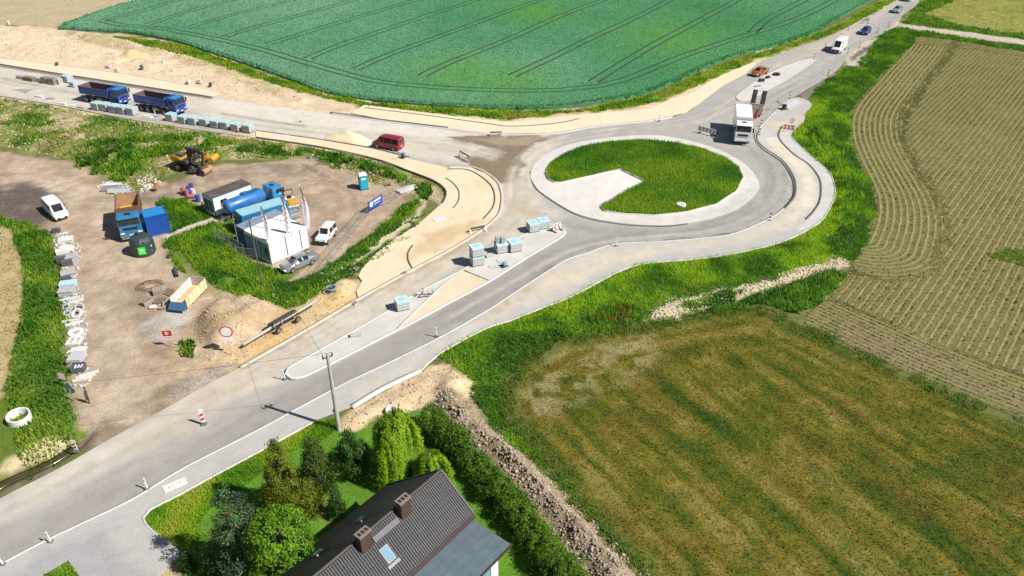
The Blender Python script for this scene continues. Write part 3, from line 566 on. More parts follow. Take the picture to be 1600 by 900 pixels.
# young wheat with tramlines
TRAM = [[(160,34),(200,25),(285,0),(380,-28)],[(232,40),(252,33),(312,15),(375,-1),(480,-30)],[(290,47),(337,32),(400,16),(465,0),(570,-28)],[(350,60),(400,44),(475,24),(560,0),(660,-28)],
 [(420,71),(500,46),(575,24),(655,0),(745,-28)],[(480,94),(525,75),(600,49),(675,24),(750,0),(835,-28)],[(555,111),(612,86),(700,54),(800,17),(850,0),(930,-28)],[(660,121),(700,101),(800,61),(875,27),(947,0),(1020,-28)],
 [(800,121),(862,92),(925,61),(1000,26),(1050,0),(1105,-28)],[(927,130),(975,100),(1025,70),(1100,30),(1155,0),(1205,-28)],
 [(160,34),(190,41),(240,45),(300,55),(400,77),(475,99),(550,120),(600,131),(700,140),(800,144),(875,143),(935,137),(975,127),(1025,107),(1075,87),(1150,62),(1200,47),(1250,29),(1307,0),(1350,-26)],[(1175,53),(1200,31),(1250,5),(1300,-26)]]
TR = [smooth(PX(*t), False, 4) for t in TRAM]
def wheat():
    def side(P, o):
        A = np.array(P); T = np.gradient(A, axis=0); T /= np.linalg.norm(T, axis=1)[:, None]; return A + np.c_[-T[:, 1], T[:, 0]] * o
    tracks = [side(t, o) for t in TR for o in (-.95, .95)]
    base = lambda x, y: mixcols(fbm(x, y, 26, 41, 3) * .75 + .35 * sstep(-60, 80, x) - .05, [(.235,.455,.32),(.18,.415,.26),(.12,.36,.18),(.078,.30,.12)])
    def yel(x, y, c):
        a = np.zeros(len(x))
        for px, py, r in ((835,20,9),(720,116,10),(790,125,9),(1050,60,12)):
            g = G2(px, py); a = np.maximum(a, np.exp(-(((x - g[0]) / r)**2 + ((y - g[1]) / (r * 1.4))**2)))
        a = (a * .6)[:, None]; return c * (1 - a) + np.array((.16,.42,.06)) * a
    o = sheet("wheat_field", WHEAT, .30, M_GROUND, (.05,.16,.08), (), 1.6, .45)
    me = o.data; n = len(me.vertices); co = np.empty(n * 3); me.vertices.foreach_get("co", co); co = co.reshape(-1, 3)
    c = yel(co[:, 0], co[:, 1], base(co[:, 0], co[:, 1])) * .6
    me.color_attributes["Col"].data.foreach_set("color", np.c_[c, np.ones(n)].astype(np.float32).ravel())
    A = np.array(WHEAT); mT = mat("tramline_shaded_track", (.02, .075, .03), .95, var=.25, sc=1.2)  # track of soil and low leaves, darkened for shade between the stalks
    for t in tracks:
        k = np.where(inside(A, t[:, 0], t[:, 1]))[0]
        if len(k) > 2: ribbon("tramline", t[k[0]:k[-1] + 1], .56, .25, .312, mT)
    lo, hi = A.min(0), A.max(0); N = int((hi - lo).prod() * 12)
    x = rng.uniform(lo[0], hi[0], N); y = rng.uniform(lo[1], hi[1], N)
    vis = (np.abs(x) < y * .72 + 15) & (y < 245); x, y = x[vis], y[vis]; k = inside(A, x, y); x, y = x[k], y[k]
    d = np.full(len(x), 9.0)
    for t in tracks: d = np.minimum(d, dline(t, x, y))
    k = d > .5; x, y = x[k], y[k]
    # denser fringe along the near edge, where the stalks are seen from the side
    ex, ey = scatter(np.array(WHEAT), 30, .7); e = (dline(WHEAT, ex, ey, True) < 1.3) & (ey < 200); x = np.r_[x, ex[e]]; y = np.r_[y, ey[e]]
    n = len(x); c = yel(x, y, base(x, y)) * rng.uniform(.72, 1.32, n)[:, None]
    h = rng.uniform(.14, .30, n) * (.85 + .3 * fbm(x, y, 8, 2, 2))
    e2 = dline(WHEAT, x, y, True) < .9; h = np.where(e2, h * rng.uniform(1.0, 2.3, n), h); c = np.where(e2[:, None], c * .8, c)
    blades("wheat_stalks", x, y, np.full(n, .26), h, rng.uniform(.16, .34, n), c, M_BLADE, .5)
wheat()
# row crop
def rowcrop():
    LB = smooth(PX((1436,54),(1412,82),(1387,107),(1360,137),(1338,162),(1328,185),(1328,212),(1337,240),(1352,272),(1366,305),(1366,340),(1352,376)), False, 2)
    BB = PX((1240,497),(1330,540),(1410,578),(1500,615),(1600,655),(1720,700)); TB = PX((1436,54),(1500,60),(1600,72),(1800,110))
    a, b = np.array(G2(1442, 503)), np.array(G2(1508, 400)); dr = (b - a) / np.hypot(*(b - a)); nr = np.array([-dr[1], dr[0]])
    a2, b2 = np.array(G2(1425, 200)), np.array(G2(1582, 95))
    print("row dirs", math.degrees(math.atan2(dr[1], dr[0])), math.degrees(math.atan2(*(b2 - a2)[::-1])))
    def rowc(x, y):
        r = x * nr[0] + y * nr[1] + .5 * (fbm(x, y, 30, 77, 2) - .5)
        dl = dline(LB, x, y); r = np.where(dl < 8 + 3 * (fbm(x, y, 6, 79, 2) - .5), dl, r); db = dline(BB, x, y); r = np.where(db < 6.5, db * 1.3, r)
        dt = dline(TB, x, y); return np.where(dt < 9, dt, r)
    o = sheet("row_crop_field", POTATO, -.045, None, (.17,.15,.058), [
        (PX((1436,54),(1600,72),(1800,110),(1800,150),(1600,105),(1430,76)), (.165,.155,.055), 1.5, 2, .8),
        (PX((1330,540),(1600,655),(1720,700),(1720,690),(1600,620),(1400,520),(1300,490)), (.185,.145,.085), 1, 2, .8),
        (PX((1380,560),(1500,600),(1600,640),(1600,655),(1500,613),(1400,570)), (.12,.15,.04), .8, 1, .7),
        (PX((1540,395),(1600,388),(1640,400),(1600,415)), (.13,.20,.03), 1, 1, .8),
        (PX((1328,185),(1352,272),(1366,305),(1366,340),(1335,408),(1380,410),(1410,330),(1390,260),(1350,180)), (.17,.165,.06), 1.5, 3, .7)], .7)
    me = o.data; n = len(me.vertices); co = np.empty(n * 3); me.vertices.foreach_get("co", co); co = co.reshape(-1, 3)
    me.attributes.new("row", 'FLOAT', 'POINT').data.foreach_set("value", rowc(co[:, 0], co[:, 1]).astype(np.float32))
    m, t, bs, out = _base("row_crop_soil")
    A = t.nodes.new("ShaderNodeAttribute"); A.attribute_name = "Col"; B = t.nodes.new("ShaderNodeAttribute"); B.attribute_name = "row"
    n1 = _noise(t, .7, 4); ad = t.nodes.new("ShaderNodeMath"); ad.operation = 'MULTIPLY_ADD'; ad.inputs[1].default_value = .38; t.links.new(n1.outputs[0], ad.inputs[0]); t.links.new(B.outputs['Fac'], ad.inputs[2])
    sn = t.nodes.new("ShaderNodeMath"); sn.operation = 'PINGPONG'; sn.inputs[1].default_value = .40; t.links.new(ad.outputs[0], sn.inputs[0])
    mr = t.nodes.new("ShaderNodeMapRange"); mr.interpolation_type = 'SMOOTHSTEP'; mr.inputs['From Min'].default_value = .0; mr.inputs['From Max'].default_value = .24; mr.inputs['To Min'].default_value = 1; mr.inputs['To Max'].default_value = 0
    t.links.new(sn.outputs[0], mr.inputs['Value'])
    n2 = _noise(t, .25, 5); mm = t.nodes.new("ShaderNodeMath"); mm.operation = 'MULTIPLY'; t.links.new(mr.outputs[0], mm.inputs[0]); t.links.new(n2.outputs[0], mm.inputs[1])
    mx = t.nodes.new("ShaderNodeMix"); mx.data_type = 'RGBA'; t.links.new(mm.outputs[0], mx.inputs[0]); t.links.new(A.outputs['Color'], mx.inputs[6]); mx.inputs[7].default_value = (.315, .27, .12, 1)
    s = mx.outputs[2]
    for sc, am in ((1.1, .18), (6.0, .25)):
        s = _mul(t, s, _noise(t, sc, 5, .65).outputs[0], 1 - am * 1.4, 1 + am * 1.4)
    t.links.new(s, bs.inputs['Base Color']); bs.inputs['Roughness'].default_value = .95; bs.inputs['Specular IOR Level'].default_value = .15
    bp = t.nodes.new("ShaderNodeBump"); bp.inputs['Distance'].default_value = .055; bp.inputs['Strength'].default_value = 1
    nb = _noise(t, 5, 5); su = t.nodes.new("ShaderNodeMath"); su.operation = 'MULTIPLY_ADD'; su.inputs[1].default_value = .35; t.links.new(nb.outputs[0], su.inputs[0]); t.links.new(mr.outputs[0], su.inputs[2])
    t.links.new(su.outputs[0], bp.inputs['Height']); t.links.new(bp.outputs[0], bs.inputs['Normal'])
    me.materials.clear(); me.materials.append(m)
    # seedlings standing in the rows
    x, y = scatter(POTATO, 26, .3); k = (x < y * .70 + 12); x, y = x[k], y[k]
    ph = np.abs(((rowc(x, y) + .1) / .8) % 1 - .5)
    sm_ = np.abs(dline(LB, x, y) - 8) < 1.0
    k = ((ph < .17) | (sm_ & (fbm(x, y, 1.5, 12, 3) > .42))) & (rng.uniform(0, 1, len(x)) < .45 + 1.1 * sstep(.45, .7, fbm(x, y, 9, 55, 4))); x, y = x[k], y[k]; n = len(x)
    c = mixcols(rng.uniform(0, 1, n), [(.075,.115,.025),(.11,.15,.035),(.16,.17,.06),(.06,.095,.02)])
    blades("crop_seedlings", x, y, np.full(n, -.05), rng.uniform(.08, .22, n), rng.uniform(.1, .24, n), c, M_BLADE, .9)
    x, y = scatter(PX((1540,395),(1570,388),(1640,396),(1640,420),(1600,416)), 60, .5); n = len(x)
    blades("weed_patch", x, y, np.full(n, .03), rng.uniform(.1, .3, n), rng.uniform(.1, .22, n), mixcols(rng.uniform(0, 1, n), [(.10,.2,.02),(.18,.25,.03)]), M_BLADE, .9)
rowcrop()
def meadow():
    BL = smooth(PX((1010,905),(945,832),(880,760),(820,690),(793,648),(790,596),(830,556),(900,524),(1010,506)), False, 2); BR = smooth(PX((1010,506),(1100,489),(1175,483),(1245,507),(1330,546),(1500,621),(1720,711)), False, 2)
    sa, sb = np.array(G2(1250, 640)), np.array(G2(1560, 860)); SD = (sb - sa) / np.hypot(*(sb - sa))
    STRAW = np.array(PX((792,640),(800,600),(850,555),(930,525),(1005,515),(1030,545),(1010,585),(940,600),(880,640),(830,665)))
    BD = smooth(PX((790,640),(790,596),(830,556),(900,524),(1010,506),(1100,489),(1175,483),(1245,507),(1330,546),(1500,621),(1720,711)), False, 2)
    def colour(x, y):
        de = np.minimum(dline(BL, x, y), dline(BR, x, y)); s = x * SD[0] + y * SD[1]; v = -x * SD[1] + y * SD[0] + 2.5 * (fbm(x, y, 18, 73, 2) - .5)
        arc = fbm(s / 9, de / .7, 1.0, 69, 4); w = sstep(9, 3, de)
        st = fbm(s / 17, v / .85, 1.0, 61, 4) * (1 - w) + arc * w
        n = st * .66 + fbm(x, y, 11, 66, 3) * .26 + fbm(x, y, 1.6, 67, 4) * .42 + fbm(s / 4, v / .3, 1.0, 63, 3) * .26 - .265
        c = mixcols(sstep(.22, .82, n), [(.034,.066,.004),(.068,.094,.006),(.11,.112,.009),(.155,.138,.016),(.22,.185,.045)])
        ru = (.34 * sstep(.52, .68, fbm(x, y, 3.0, 83, 4)))[:, None]; c = c * (1 - ru) + np.array((.135,.085,.016)) * ru; gr = (.42 * sstep(.54, .7, fbm(x, y, 2.4, 89, 4)))[:, None]; c = c * (1 - gr) + np.array((.045,.09,.008)) * gr
        a = (.85 * np.clip(.5 + sdist(STRAW, x, y) / 3.0, 0, 1) * sstep(.46, .58, fbm(x, y, 1.2, 71, 5)))[:, None]; c = c * (1 - a) + np.array((.30,.26,.12)) * a
        e = (.75 * np.exp(-(de / 1.3)**2))[:, None]; return c * (1 - e) + np.array((.06,.11,.015)) * e
    o = sheet("meadow", MEADOW, -.045, M_GROUND, (.14,.12,.02), (), .42)
    me = o.data; n = len(me.vertices); co = np.empty(n * 3); me.vertices.foreach_get("co", co); co = co.reshape(-1, 3); c = colour(co[:, 0], co[:, 1])
    me.color_attributes["Col"].data.foreach_set("color", np.c_[c, np.ones(n)].astype(np.float32).ravel())
    x, y = scatter(MEADOW, 80, 1.0); k = (x < y * .72 + 10) & (y > 30); x, y = x[k], y[k]; n = len(x)
    c = colour(x, y) * rng.uniform(.55, 1.6, n)[:, None]; k = rng.uniform(0, 1, n) < .06; c[k] = c[k] * .4 + np.array((.36,.31,.16)) * .6
    blades("meadow_grass", x, y, np.full(n, -.05), rng.uniform(.04, .12, n) * (1 + 1.2 * (rng.uniform(0, 1, n) < .1)), rng.uniform(.05, .13, n), c, M_BLADE, 1.2)
meadow()
_A = np.array(MEADOW); _T = np.roll(_A, -1, 0) - np.roll(_A, 1, 0); _T /= np.linalg.norm(_T, axis=1)[:, None]; _N = np.c_[-_T[:, 1], _T[:, 0]]
_i = rng.integers(0, len(_A), 26000); _o = rng.normal(0, .55, 26000); _x = _A[_i, 0] + _N[_i, 0] * _o + rng.uniform(-.5, .5, 26000); _y = _A[_i, 1] + _N[_i, 1] * _o + rng.uniform(-.5, .5, 26000)
_k = (fbm(_x, _y, 2.0, 93, 4) > .44) & (_y > 30) & (_y < 90) & (_x < _y * .72 + 8) & ~inside(SIDE, _x, _y); _x, _y = _x[_k], _y[_k]
blades("meadow_margin_grass", _x, _y, np.full(len(_x), -.06), rng.uniform(.12, .42, len(_x)), rng.uniform(.05, .13, len(_x)), mixcols(rng.uniform(0, 1, len(_x)), [(.04,.11,.012),(.08,.18,.012),(.15,.22,.02),(.27,.24,.08)]), M_BLADE, .9)

# ---------------------------------------------------------------- grass and weeds
def grass(name, P, dens, h, w, stops, sc=3.0, gap=0.0, wob=.5, lean=.6, z=None, keep=None, patch=None):
    x, y = scatter(P, dens, wob); k = (np.abs(x) < y * .70 + 8) & (y > 30); x, y = x[k], y[k]
    if gap: k = fbm(x, y, sc * .7, 91, 4) > gap + rng.uniform(-.05, .05, len(x)); x, y = x[k], y[k]
    if keep is not None: k = keep(x, y); x, y = x[k], y[k]
    n = len(x); t = fbm(x, y, sc, 15, 4) + (patch(x, y) if patch else 0); c = mixcols(sstep(.25, .75, t) + rng.uniform(-.22, .22, n), stops) * rng.uniform(.75, 1.3, n)[:, None]
    hh = rng.uniform(h[0], h[1], n) * (.6 + .8 * fbm(x, y, sc * .6, 19, 3))
    return blades(name, x, y, (zf(x, y) if z is None else np.full(n, z)) - .02, hh, rng.uniform(w * .6, w * 1.4, n), c, M_BLADE, lean)
LUSH = [(.04,.13,.010),(.075,.21,.010),(.15,.33,.012),(.31,.47,.015)]
DEEP = [(.04,.12,.012),(.07,.18,.015),(.11,.25,.018),(.17,.31,.02)]
DRY = [(.10,.15,.03),(.17,.20,.05),(.30,.27,.11),(.42,.36,.18)]
grass("verge_grass", VERGE, 105, (.15, .5), .095, LUSH, 4, lean=.8, keep=lambda x, y: ~inside(SIDE, x, y), patch=lambda x, y: .30 * np.exp(-(dline(SIDE, x, y, True) / 3.0)**2) - .10 + .25 * (fbm(x, y, 1.2, 87, 3) - .5))
grass("verge_straw", VERGE, 10, (.15, .4), .12, [(.30,.27,.10),(.42,.36,.16),(.22,.24,.05)], 2.5, gap=.52, keep=lambda x, y: ~inside(SIDE, x, y))
grass("verge_overhang", np.r_[np.array(smooth(PX((684,552),(755,513),(800,498),(850,478),(887,463),(937,437),(972,420),(1012,409),(1075,404),(1125,398),(1175,388),(1212,379),(1245,366),(1275,349),(1290,334),(1303,306),(1302,285),(1292,266),(1257,234)), False, 1.5)), np.array(smooth(PX((684,557),(755,518),(800,503),(850,483),(887,468),(937,443),(972,425),(1012,414),(1075,409),(1125,403),(1175,393),(1212,384),(1245,371),(1275,354),(1294,336),(1306,306),(1305,285),(1295,267),(1260,236)), False, 1.5))[::-1]], 34, (.15, .4), .13, LUSH + [(.35,.33,.1)], 2, gap=.42, wob=.25)
grass("verge_undergrowth", smooth(PX((1085,492),(1130,478),(1200,456),(1300,425),(1320,428),(1290,468),(1252,490),(1200,478)), True, 2), 60, (.3, .8), .2, DEEP, 2)
grass("verge_undergrowth", smooth(PX((1065,478),(1110,462),(1168,454),(1150,467),(1080,487)), True, 2), 60, (.2, .6), .18, DEEP, 2)
grass("verge_undergrowth", smooth(PX((830,540),(900,500),(960,478),(1010,486),(1010,503),(930,514),(850,545)), True, 2), 30, (.3, .7), .2, DEEP, 2, gap=.42)
grass("verge_undergrowth", smooth(PX((1262,190),(1290,200),(1330,240),(1345,300),(1330,370),(1300,400),(1310,330),(1310,290),(1270,240)), True, 2), 30, (.4, .9), .22, DEEP + [(0.264,0.450,0.024)], 2.5, gap=.40, keep=lambda x, y: ~inside(SIDE, x, y))
x, y = scatter(smooth(PX((930,480),(1000,470),(1010,500),(960,510),(930,505)), True, 2), 9, .3); x2, y2 = scatter(PX((1080,425),(1300,405),(1310,390),(1250,400),(1090,430)), 1.2, .3); x3, y3 = scatter(ISLE, .35, 0)
x = np.r_[x, x2, x3]; y = np.r_[y, y2, y3]; k = fbm(x, y, 2, 3, 3) > .5; x, y = x[k], y[k]; n = len(x)
blades("poppies", x, y, np.full(n, .45), np.full(n, .14), np.full(n, .16), np.tile((.35, .02, .015), (n, 1)), M_BLADE, 2.5)
grass("island_grass", ISLE, 140, (.15, .5), .1, [(0.058,0.171,0.014),(0.091,0.234,0.017),(0.140,0.297,0.017),(0.231,0.351,0.018)], 6, wob=.1, z=.15)
grass("crop_margin_grass", smooth(PX((175,57),(275,69),(325,85),(400,110),(457,130),(512,149),(575,160),(650,167),(800,174),(900,172),(1000,153),(1050,135),(1110,108),(1200,79),(1290,49),(1370,6),(1400,0),(1340,34),(1280,60),(1200,86),(1150,106),(1080,138),(1040,153),(1000,166),(900,175),(800,186),(700,178),(560,164),(460,141),(400,121),(330,99),(230,74)), True, 2), 32, (.25, .65), .25, [(0.083,0.207,0.014),(0.165,0.306,0.017),(0.281,0.405,0.024),(.28,.27,.08)], 4, gap=.30)
grass("embankment_grass", EMB, 30, (.15, .5), .2, [(0.066,0.180,0.014),(0.124,0.270,0.017),(0.214,0.342,0.024),(.30,.28,.11)], 4, gap=.49)
grass("embankment_straw", EMB, 20, (.08, .25), .2, [(.30,.26,.12),(.42,.36,.19),(.5,.44,.26)], 2, gap=.35, lean=1.6)
grass("embankment_weeds", smooth(PX((120,262),(200,285),(240,255),(330,240),(480,248),(590,275),(640,290),(620,272),(540,250),(430,232),(300,215),(140,230)), True, 2), 26, (.3, .9), .3, DEEP, 3, gap=.47)
grass("field_edge_grass", LEFTG, 60, (.15, .5), .15, [(0.058,0.162,0.014),(0.099,0.234,0.018),(0.165,0.297,0.024),(0.297,0.378,0.048)], 4, gap=.22, keep=lambda x, y: ~inside(LEFTROWS, x, y))
grass("field_edge_stubble", LEFTROWS, 25, (.06, .2), .14, [(.30,.26,.1),(.42,.35,.17),(0.330,0.360,0.072)], 3)
grass("yard_grass", YG1, 100, (.12, .6), .11, [(0.049,0.153,0.014),(0.083,0.216,0.014),(0.140,0.297,0.017),(0.247,0.378,0.024)], 3, gap=.27, keep=lambda x, y: (dline(PX((250,374),(330,346),(390,322)), x, y) > .6) & (dline(PX((280,396),(300,426),(350,468)), x, y) > .45) & ~inside(PX((322,320),(346,326),(358,352),(338,352)), x, y) & ~inside(PX((432,436),(440,418),(480,400),(498,400),(498,412),(455,440)), x, y))
grass("ditch_bank_weeds", smooth(PX((505,440),(560,410),(610,375),(650,350),(660,352),(625,378),(580,412),(520,450)), True, 2), 45, (.2, .6), .2, DEEP, 2, gap=.3)
grass("ditch_bank_weeds", PX((635,352),(655,340),(668,330),(650,352)), 40, (.2, .6), .2, DEEP, 2)
grass("ditch_bank_weeds", smooth(PX((650,300),(662,288),(676,296),(672,312),(658,310)), True, 1), 50, (.3, .9), .25, DEEP, 2)
grass("ditch_bank_weeds", smooth(PX((530,430),(548,405),(600,352),(650,310),(655,325),(630,345),(580,385),(520,440),(480,470),(455,476),(470,455)), True, 1), 40, (.2, .6), .18, [(0.074,0.198,0.014),(0.148,0.288,0.018),(0.330,0.432,0.048)], 2, gap=.35)
grass("dry_mound_weeds", smooth(PX((278,560),(290,530),(306,532),(304,555),(292,566)), True, 1), 60, (.2, .6), .2, DEEP + [(0.198,0.360,0.024)], 2)
grass("ditch_bank_weeds", PX((0,756),(60,728),(120,694),(124,700),(60,740),(0,768)), 30, (.1, .4), .15, DEEP + DRY[:2], 1.5, gap=.45)
grass("field_corner_grass", PX((1412,36),(1440,0),(1470,-30),(1560,-30),(1445,22),(1500,40),(1900,96),(1900,108),(1600,62)), 16, (.2, .6), .3, DEEP + LUSH[:2], 5, gap=.25)
grass("field_corner_stubble", RIGHTTOP, 7, (.1, .3), .3, [(0.165,0.252,0.036),(0.412,0.432,0.096),(.35,.3,.13)], 4, gap=.3)
grass("field_corner_grass", smooth(PX((1385,50),(1420,46),(1500,58),(1600,72),(1600,80),(1450,58),(1400,66),(1372,80),(1350,104),(1325,106),(1300,130),(1330,112)), True, 2), 30, (.2, .7), .25, DEEP + LUSH[:2], 4, gap=.25)
grass("garden_grass", GARDEN, 110, (.03, .1), .06, [(.08,.22,.012),(.13,.30,.014),(.19,.36,.014)], 3, wob=.1, lean=1.0)
grass("garden_tall_grass", smooth(PX((224,811),(283,773),(367,727),(494,658),(525,652),(535,668),(500,690),(430,720),(400,750),(330,790),(300,850),(286,868)), True, 1), 260, (.12, .4), .05, [(.11,.26,.012),(.20,.36,.012),(.32,.45,.015),(.45,.48,.06)], 3, wob=.15)
grass("corner_lawn_grass", PX((64,905),(108,880),(126,906),(116,933),(54,933)), 90, (.1, .3), .1, LUSH, 2, wob=.05, z=.15)
grass("berm_edge_grass", smooth(PX((690,655),(718,684),(780,736),(842,800),(905,880),(940,950),(925,950),(890,880),(830,803),(770,742),(705,688)), True, 1), 50, (.2, .5), .15, [(0.083,0.180,0.014),(0.148,0.270,0.018),(0.330,0.360,0.060)], 2, gap=.3)
# ================================================================ GARDEN: house, trees, hedge
def H_at(base, top):
    """height of a thing whose foot is seen at base and whose tip at top"""
    b = G2(*base); v = -(top[1] - 450) / FPX
    return CAM_H + (-math.sin(PITCH) + v * math.cos(PITCH)) * b[1] / (math.cos(PITCH) + v * math.sin(PITCH))
BARK = mat("bark", (.10, .07, .045), .95, var=.3, sc=6, bump=.02)
def leaves(name, P, N, size, col, parent, m=None, aspect=.6):
    """four-cornered leaf sprays at points P facing about N"""
    n = len(P); Q = rng.normal(0, 1, (n, 3)); U = np.cross(N, Q); U /= np.linalg.norm(U, axis=1)[:, None] + 1e-9; W = np.cross(N, U)
    s = size * rng.uniform(.6, 1.4, n)[:, None]; U = U * s; W = W * s * aspect
    V = np.stack([P - U, P - W * .8 + N * s * .15, P + U, P + W * .8 + N * s * .15], 1).reshape(-1, 3)
    return np_obj(name, V, np.arange(4 * n).reshape(n, 4), m or M_LEAF, np.repeat(col, 4, 0), parent)
def unit(a): return a / (np.linalg.norm(a, axis=1)[:, None] + 1e-9)
def crown(t, c, prof, n_cl, n_lf, cr, size, stops, shell=.75, up=.35, lump=.25, seed=0):
    """leaf sprays gathered in clumps spread through a crown; prof(u)->radius at height fraction u, c=(z0,z1)"""
    u = rng.uniform(0, 1, n_cl * 3); keep = rng.uniform(0, 1, len(u)) < (prof(u) / prof(np.linspace(0, 1, 50)).max())**1.2 + .08; u = u[keep][:n_cl]; n = len(u)
    a = rng.uniform(0, 2 * np.pi, n); rr = prof(u) * (shell + (1 - shell) * rng.uniform(0, 1, n)) * (1 + lump * (vn(a * 1.3 + seed, u * 5 + seed, 5) - .5) * 2)
    C = np.c_[np.cos(a) * rr, np.sin(a) * rr, c[0] + u * (c[1] - c[0])]
    k = rng.integers(0, n, n_cl * n_lf); O = rng.normal(0, 1, (len(k), 3)) * cr * .55; P = C[k] + O
    out = unit(np.c_[C[k, 0], C[k, 1], (C[k, 2] - (c[0] + c[1]) / 2) * .5] + O * 1.5); N = unit(out + np.array((0, 0, up)) + rng.normal(0, .45, P.shape))
    tone = rng.uniform(0, 1, n)[k] * .6 + rng.uniform(0, 1, len(k)) * .4
    col = mixcols(tone, stops) * rng.uniform(.8, 1.2, len(k))[:, None]
    k2 = P[:, 2] > .05
    return leaves("crown", P[k2], N[k2], size, col[k2], t)
def limbs(t, h, r, n=6, spread=1.0, z0=.3):
    b = MB(); b.cyl((0, 0, -.2), (.05, .03, h * .55), r, r * .55, 9); b.cyl((.05, .03, h * .55), (0, 0, h * .92), r * .55, r * .12, 8)
    o = b.build("trunk", BARK, t, sm=True)
    for i in range(n):
        b = MB()
        a = 2.4 * i + .3; z = h * (z0 + (.6 - z0 * .3) * i / n); q = (math.cos(a) * spread * (1 - .5 * i / n), math.sin(a) * spread * (1 - .5 * i / n), z + spread * .45)
        b.cyl((0, 0, z), q, r * .4, r * .08, 6); b.build("limb", BARK, o, sm=True)
def tree(name, label, base, top, cat="tree", dz=0):
    g = G2(*base); return thing(name, label, cat, (g[0], g[1], 0), rng.uniform(0, 6)), H_at(base, top)
egg = lambda r, p=.45, q=.75: (lambda u: r * np.clip(np.sin(np.pi * np.clip(u, 0, 1)**p), 0, 1)**q + .02)
cone = lambda r, q=.8: (lambda u: r * (np.clip(1 - u, 0, 1)**q) * (.55 + .45 * np.minimum(u * 8, 1)) + .03)
t, h = tree("golden_cypress", "tall golden olive conifer in the garden beside the road verge", (452,806), (438,690)); limbs(t, h, .16, 5, .6); crown(t, (.1, h), cone(1.7, .65), 250, 52, .27, .08, [(.04,.06,.006),(.11,.145,.012),(.20,.24,.02),(.32,.36,.04)], .78, lump=.22)
t, h = tree("dark_spruce", "dark green conifer with brownish top between golden conifer and dense bush", (498,762), (488,686)); limbs(t, h, .14, 5, .6); crown(t, (.1, h), cone(1.45, .65), 190, 44, .28, .085, [(.02,.05,.012),(.05,.10,.018),(.09,.14,.02),(.19,.16,.05)], .7, lump=.4)
t, h = tree("yew_bush", "dense dark evergreen bush left of the weeping tree", (554,742), (549,674)); limbs(t, h, .12, 4, .5); crown(t, (.05, h), egg(1.2, .75), 150, 46, .28, .08, [(.015,.05,.012),(.035,.10,.018),(.07,.16,.022),(.13,.24,.04)], .75, lump=.4)
t, h = tree("yellow_shrub", "low yellow green shrub beside the golden conifer", (488,800), (480,752), "shrub"); limbs(t, h, .06, 5, .5, .1); crown(t, (.05, h), egg(.95, .6), 120, 22, .3, .085, [(.07,.11,.01),(.14,.19,.015),(.22,.25,.02)], .6)
t, h = tree("slim_thuja", "slim pointed dark green thuja on the lawn by the roof", (529,808), (528,756)); limbs(t, h, .07, 3, .25); crown(t, (.05, h), cone(.55, .5), 110, 24, .2, .07, [(.02,.06,.012),(.04,.10,.016),(.07,.15,.02)], .75)
t, h = tree("blue_pine", "spreading grey green pine at the corner of the garden", (386,902), (370,764)); limbs(t, h, .18, 8, 1.5); crown(t, (.5, h), egg(2.0, .62), 140, 60, .36, .09, [(.02,.05,.022),(.05,.10,.045),(.10,.17,.08),(.17,.25,.13)], .5, lump=.6)
t, h = tree("maple_tree", "large bright green leafy tree beside the dark roof", (452,920), (440,792)); limbs(t, h, .22, 9, 1.7); crown(t, (.8, h), egg(2.3, .7), 230, 66, .36, .10, [(.04,.11,.008),(.085,.20,.01),(.15,.30,.014),(.24,.40,.025)], .7, .6, lump=.4)
for k, (bp, tp, r, lb) in enumerate((((340,902),(335,858),.8,"small dark shrub under the grey green pine"),((296,890),(292,862),.5,"small green shrub at the edge of the paved forecourt"),((600,735),(598,705),.6,"low dark bush under the weeping tree"),((648,745),(648,722),.6,"low dark bush right of the weeping tree trunk"))):
    t, h = tree("garden_shrub", lb, bp, tp, "shrub"); limbs(t, h, .05, 4, .3, .1); crown(t, (.02, h), egg(r, .6), 70, 20, .25, .08, [(.02,.055,.01),(.045,.10,.014),(.08,.15,.02)], .6)
def weeping(name, label, base, top, rad, ns, seed):
    t, h = tree(name, label, base, top); b = MB(); b.cyl((0, 0, -.2), (.1, 0, h * .5), .2, .13, 9); tr = b.build("trunk", BARK, t, sm=True)
    for i in range(9):
        b = MB(); a = i * .72; b.cyl((.1, 0, h * .45), (math.cos(a) * rad * .65, math.sin(a) * rad * .65, h * (.78 + .1 * (i % 3))), .09, .025, 6); b.build("limb", BARK, tr, sm=True)
    P = []; N = []; T = []
    nb = max(26, ns // 7); BA = rng.uniform(0, 2 * np.pi, nb); BRd = rad * np.sqrt(rng.uniform(.05, 1, nb))
    for i in range(ns):
        j = i % nb; a = BA[j] + rng.normal(0, .09); r = abs(BRd[j] + rng.normal(0, .13)); r *= 1 + .25 * math.sin(a * 3 + seed)
        z = h * (1 - .32 * (r / rad)**2) * rng.uniform(.93, 1.0); L = rng.uniform(.35, .75) * h * (.35 + .65 * r / rad); k = int(12 + L * 14); s = np.linspace(0, 1, k)
        P.append(np.c_[np.cos(a) * (r + .18 * s) + rng.normal(0, .06, k), np.sin(a) * (r + .18 * s) + rng.normal(0, .06, k), z - L * s**1.3 + rng.normal(0, .05, k)])
        N.append(np.c_[np.cos(a) * np.ones(k), np.sin(a) * np.ones(k), .9 * (1 - s) + .2] + rng.normal(0, .4, (k, 3))); T.append(np.full(k, rng.uniform(0, 1)) * .6 + rng.uniform(0, .4, k))
    P = np.concatenate(P); N = unit(np.concatenate(N)); T = np.concatenate(T); k = P[:, 2] > .15
    leaves("crown", P[k], N[k], .085, mixcols(T[k], [(.09,.20,.008),(.18,.34,.01),(.29,.47,.015),(.40,.56,.03)]), t, aspect=.45)
weeping("weeping_willow", "bright green weeping tree beside the excavated sand", (624,740), (616,642), 1.75, 520, 0)
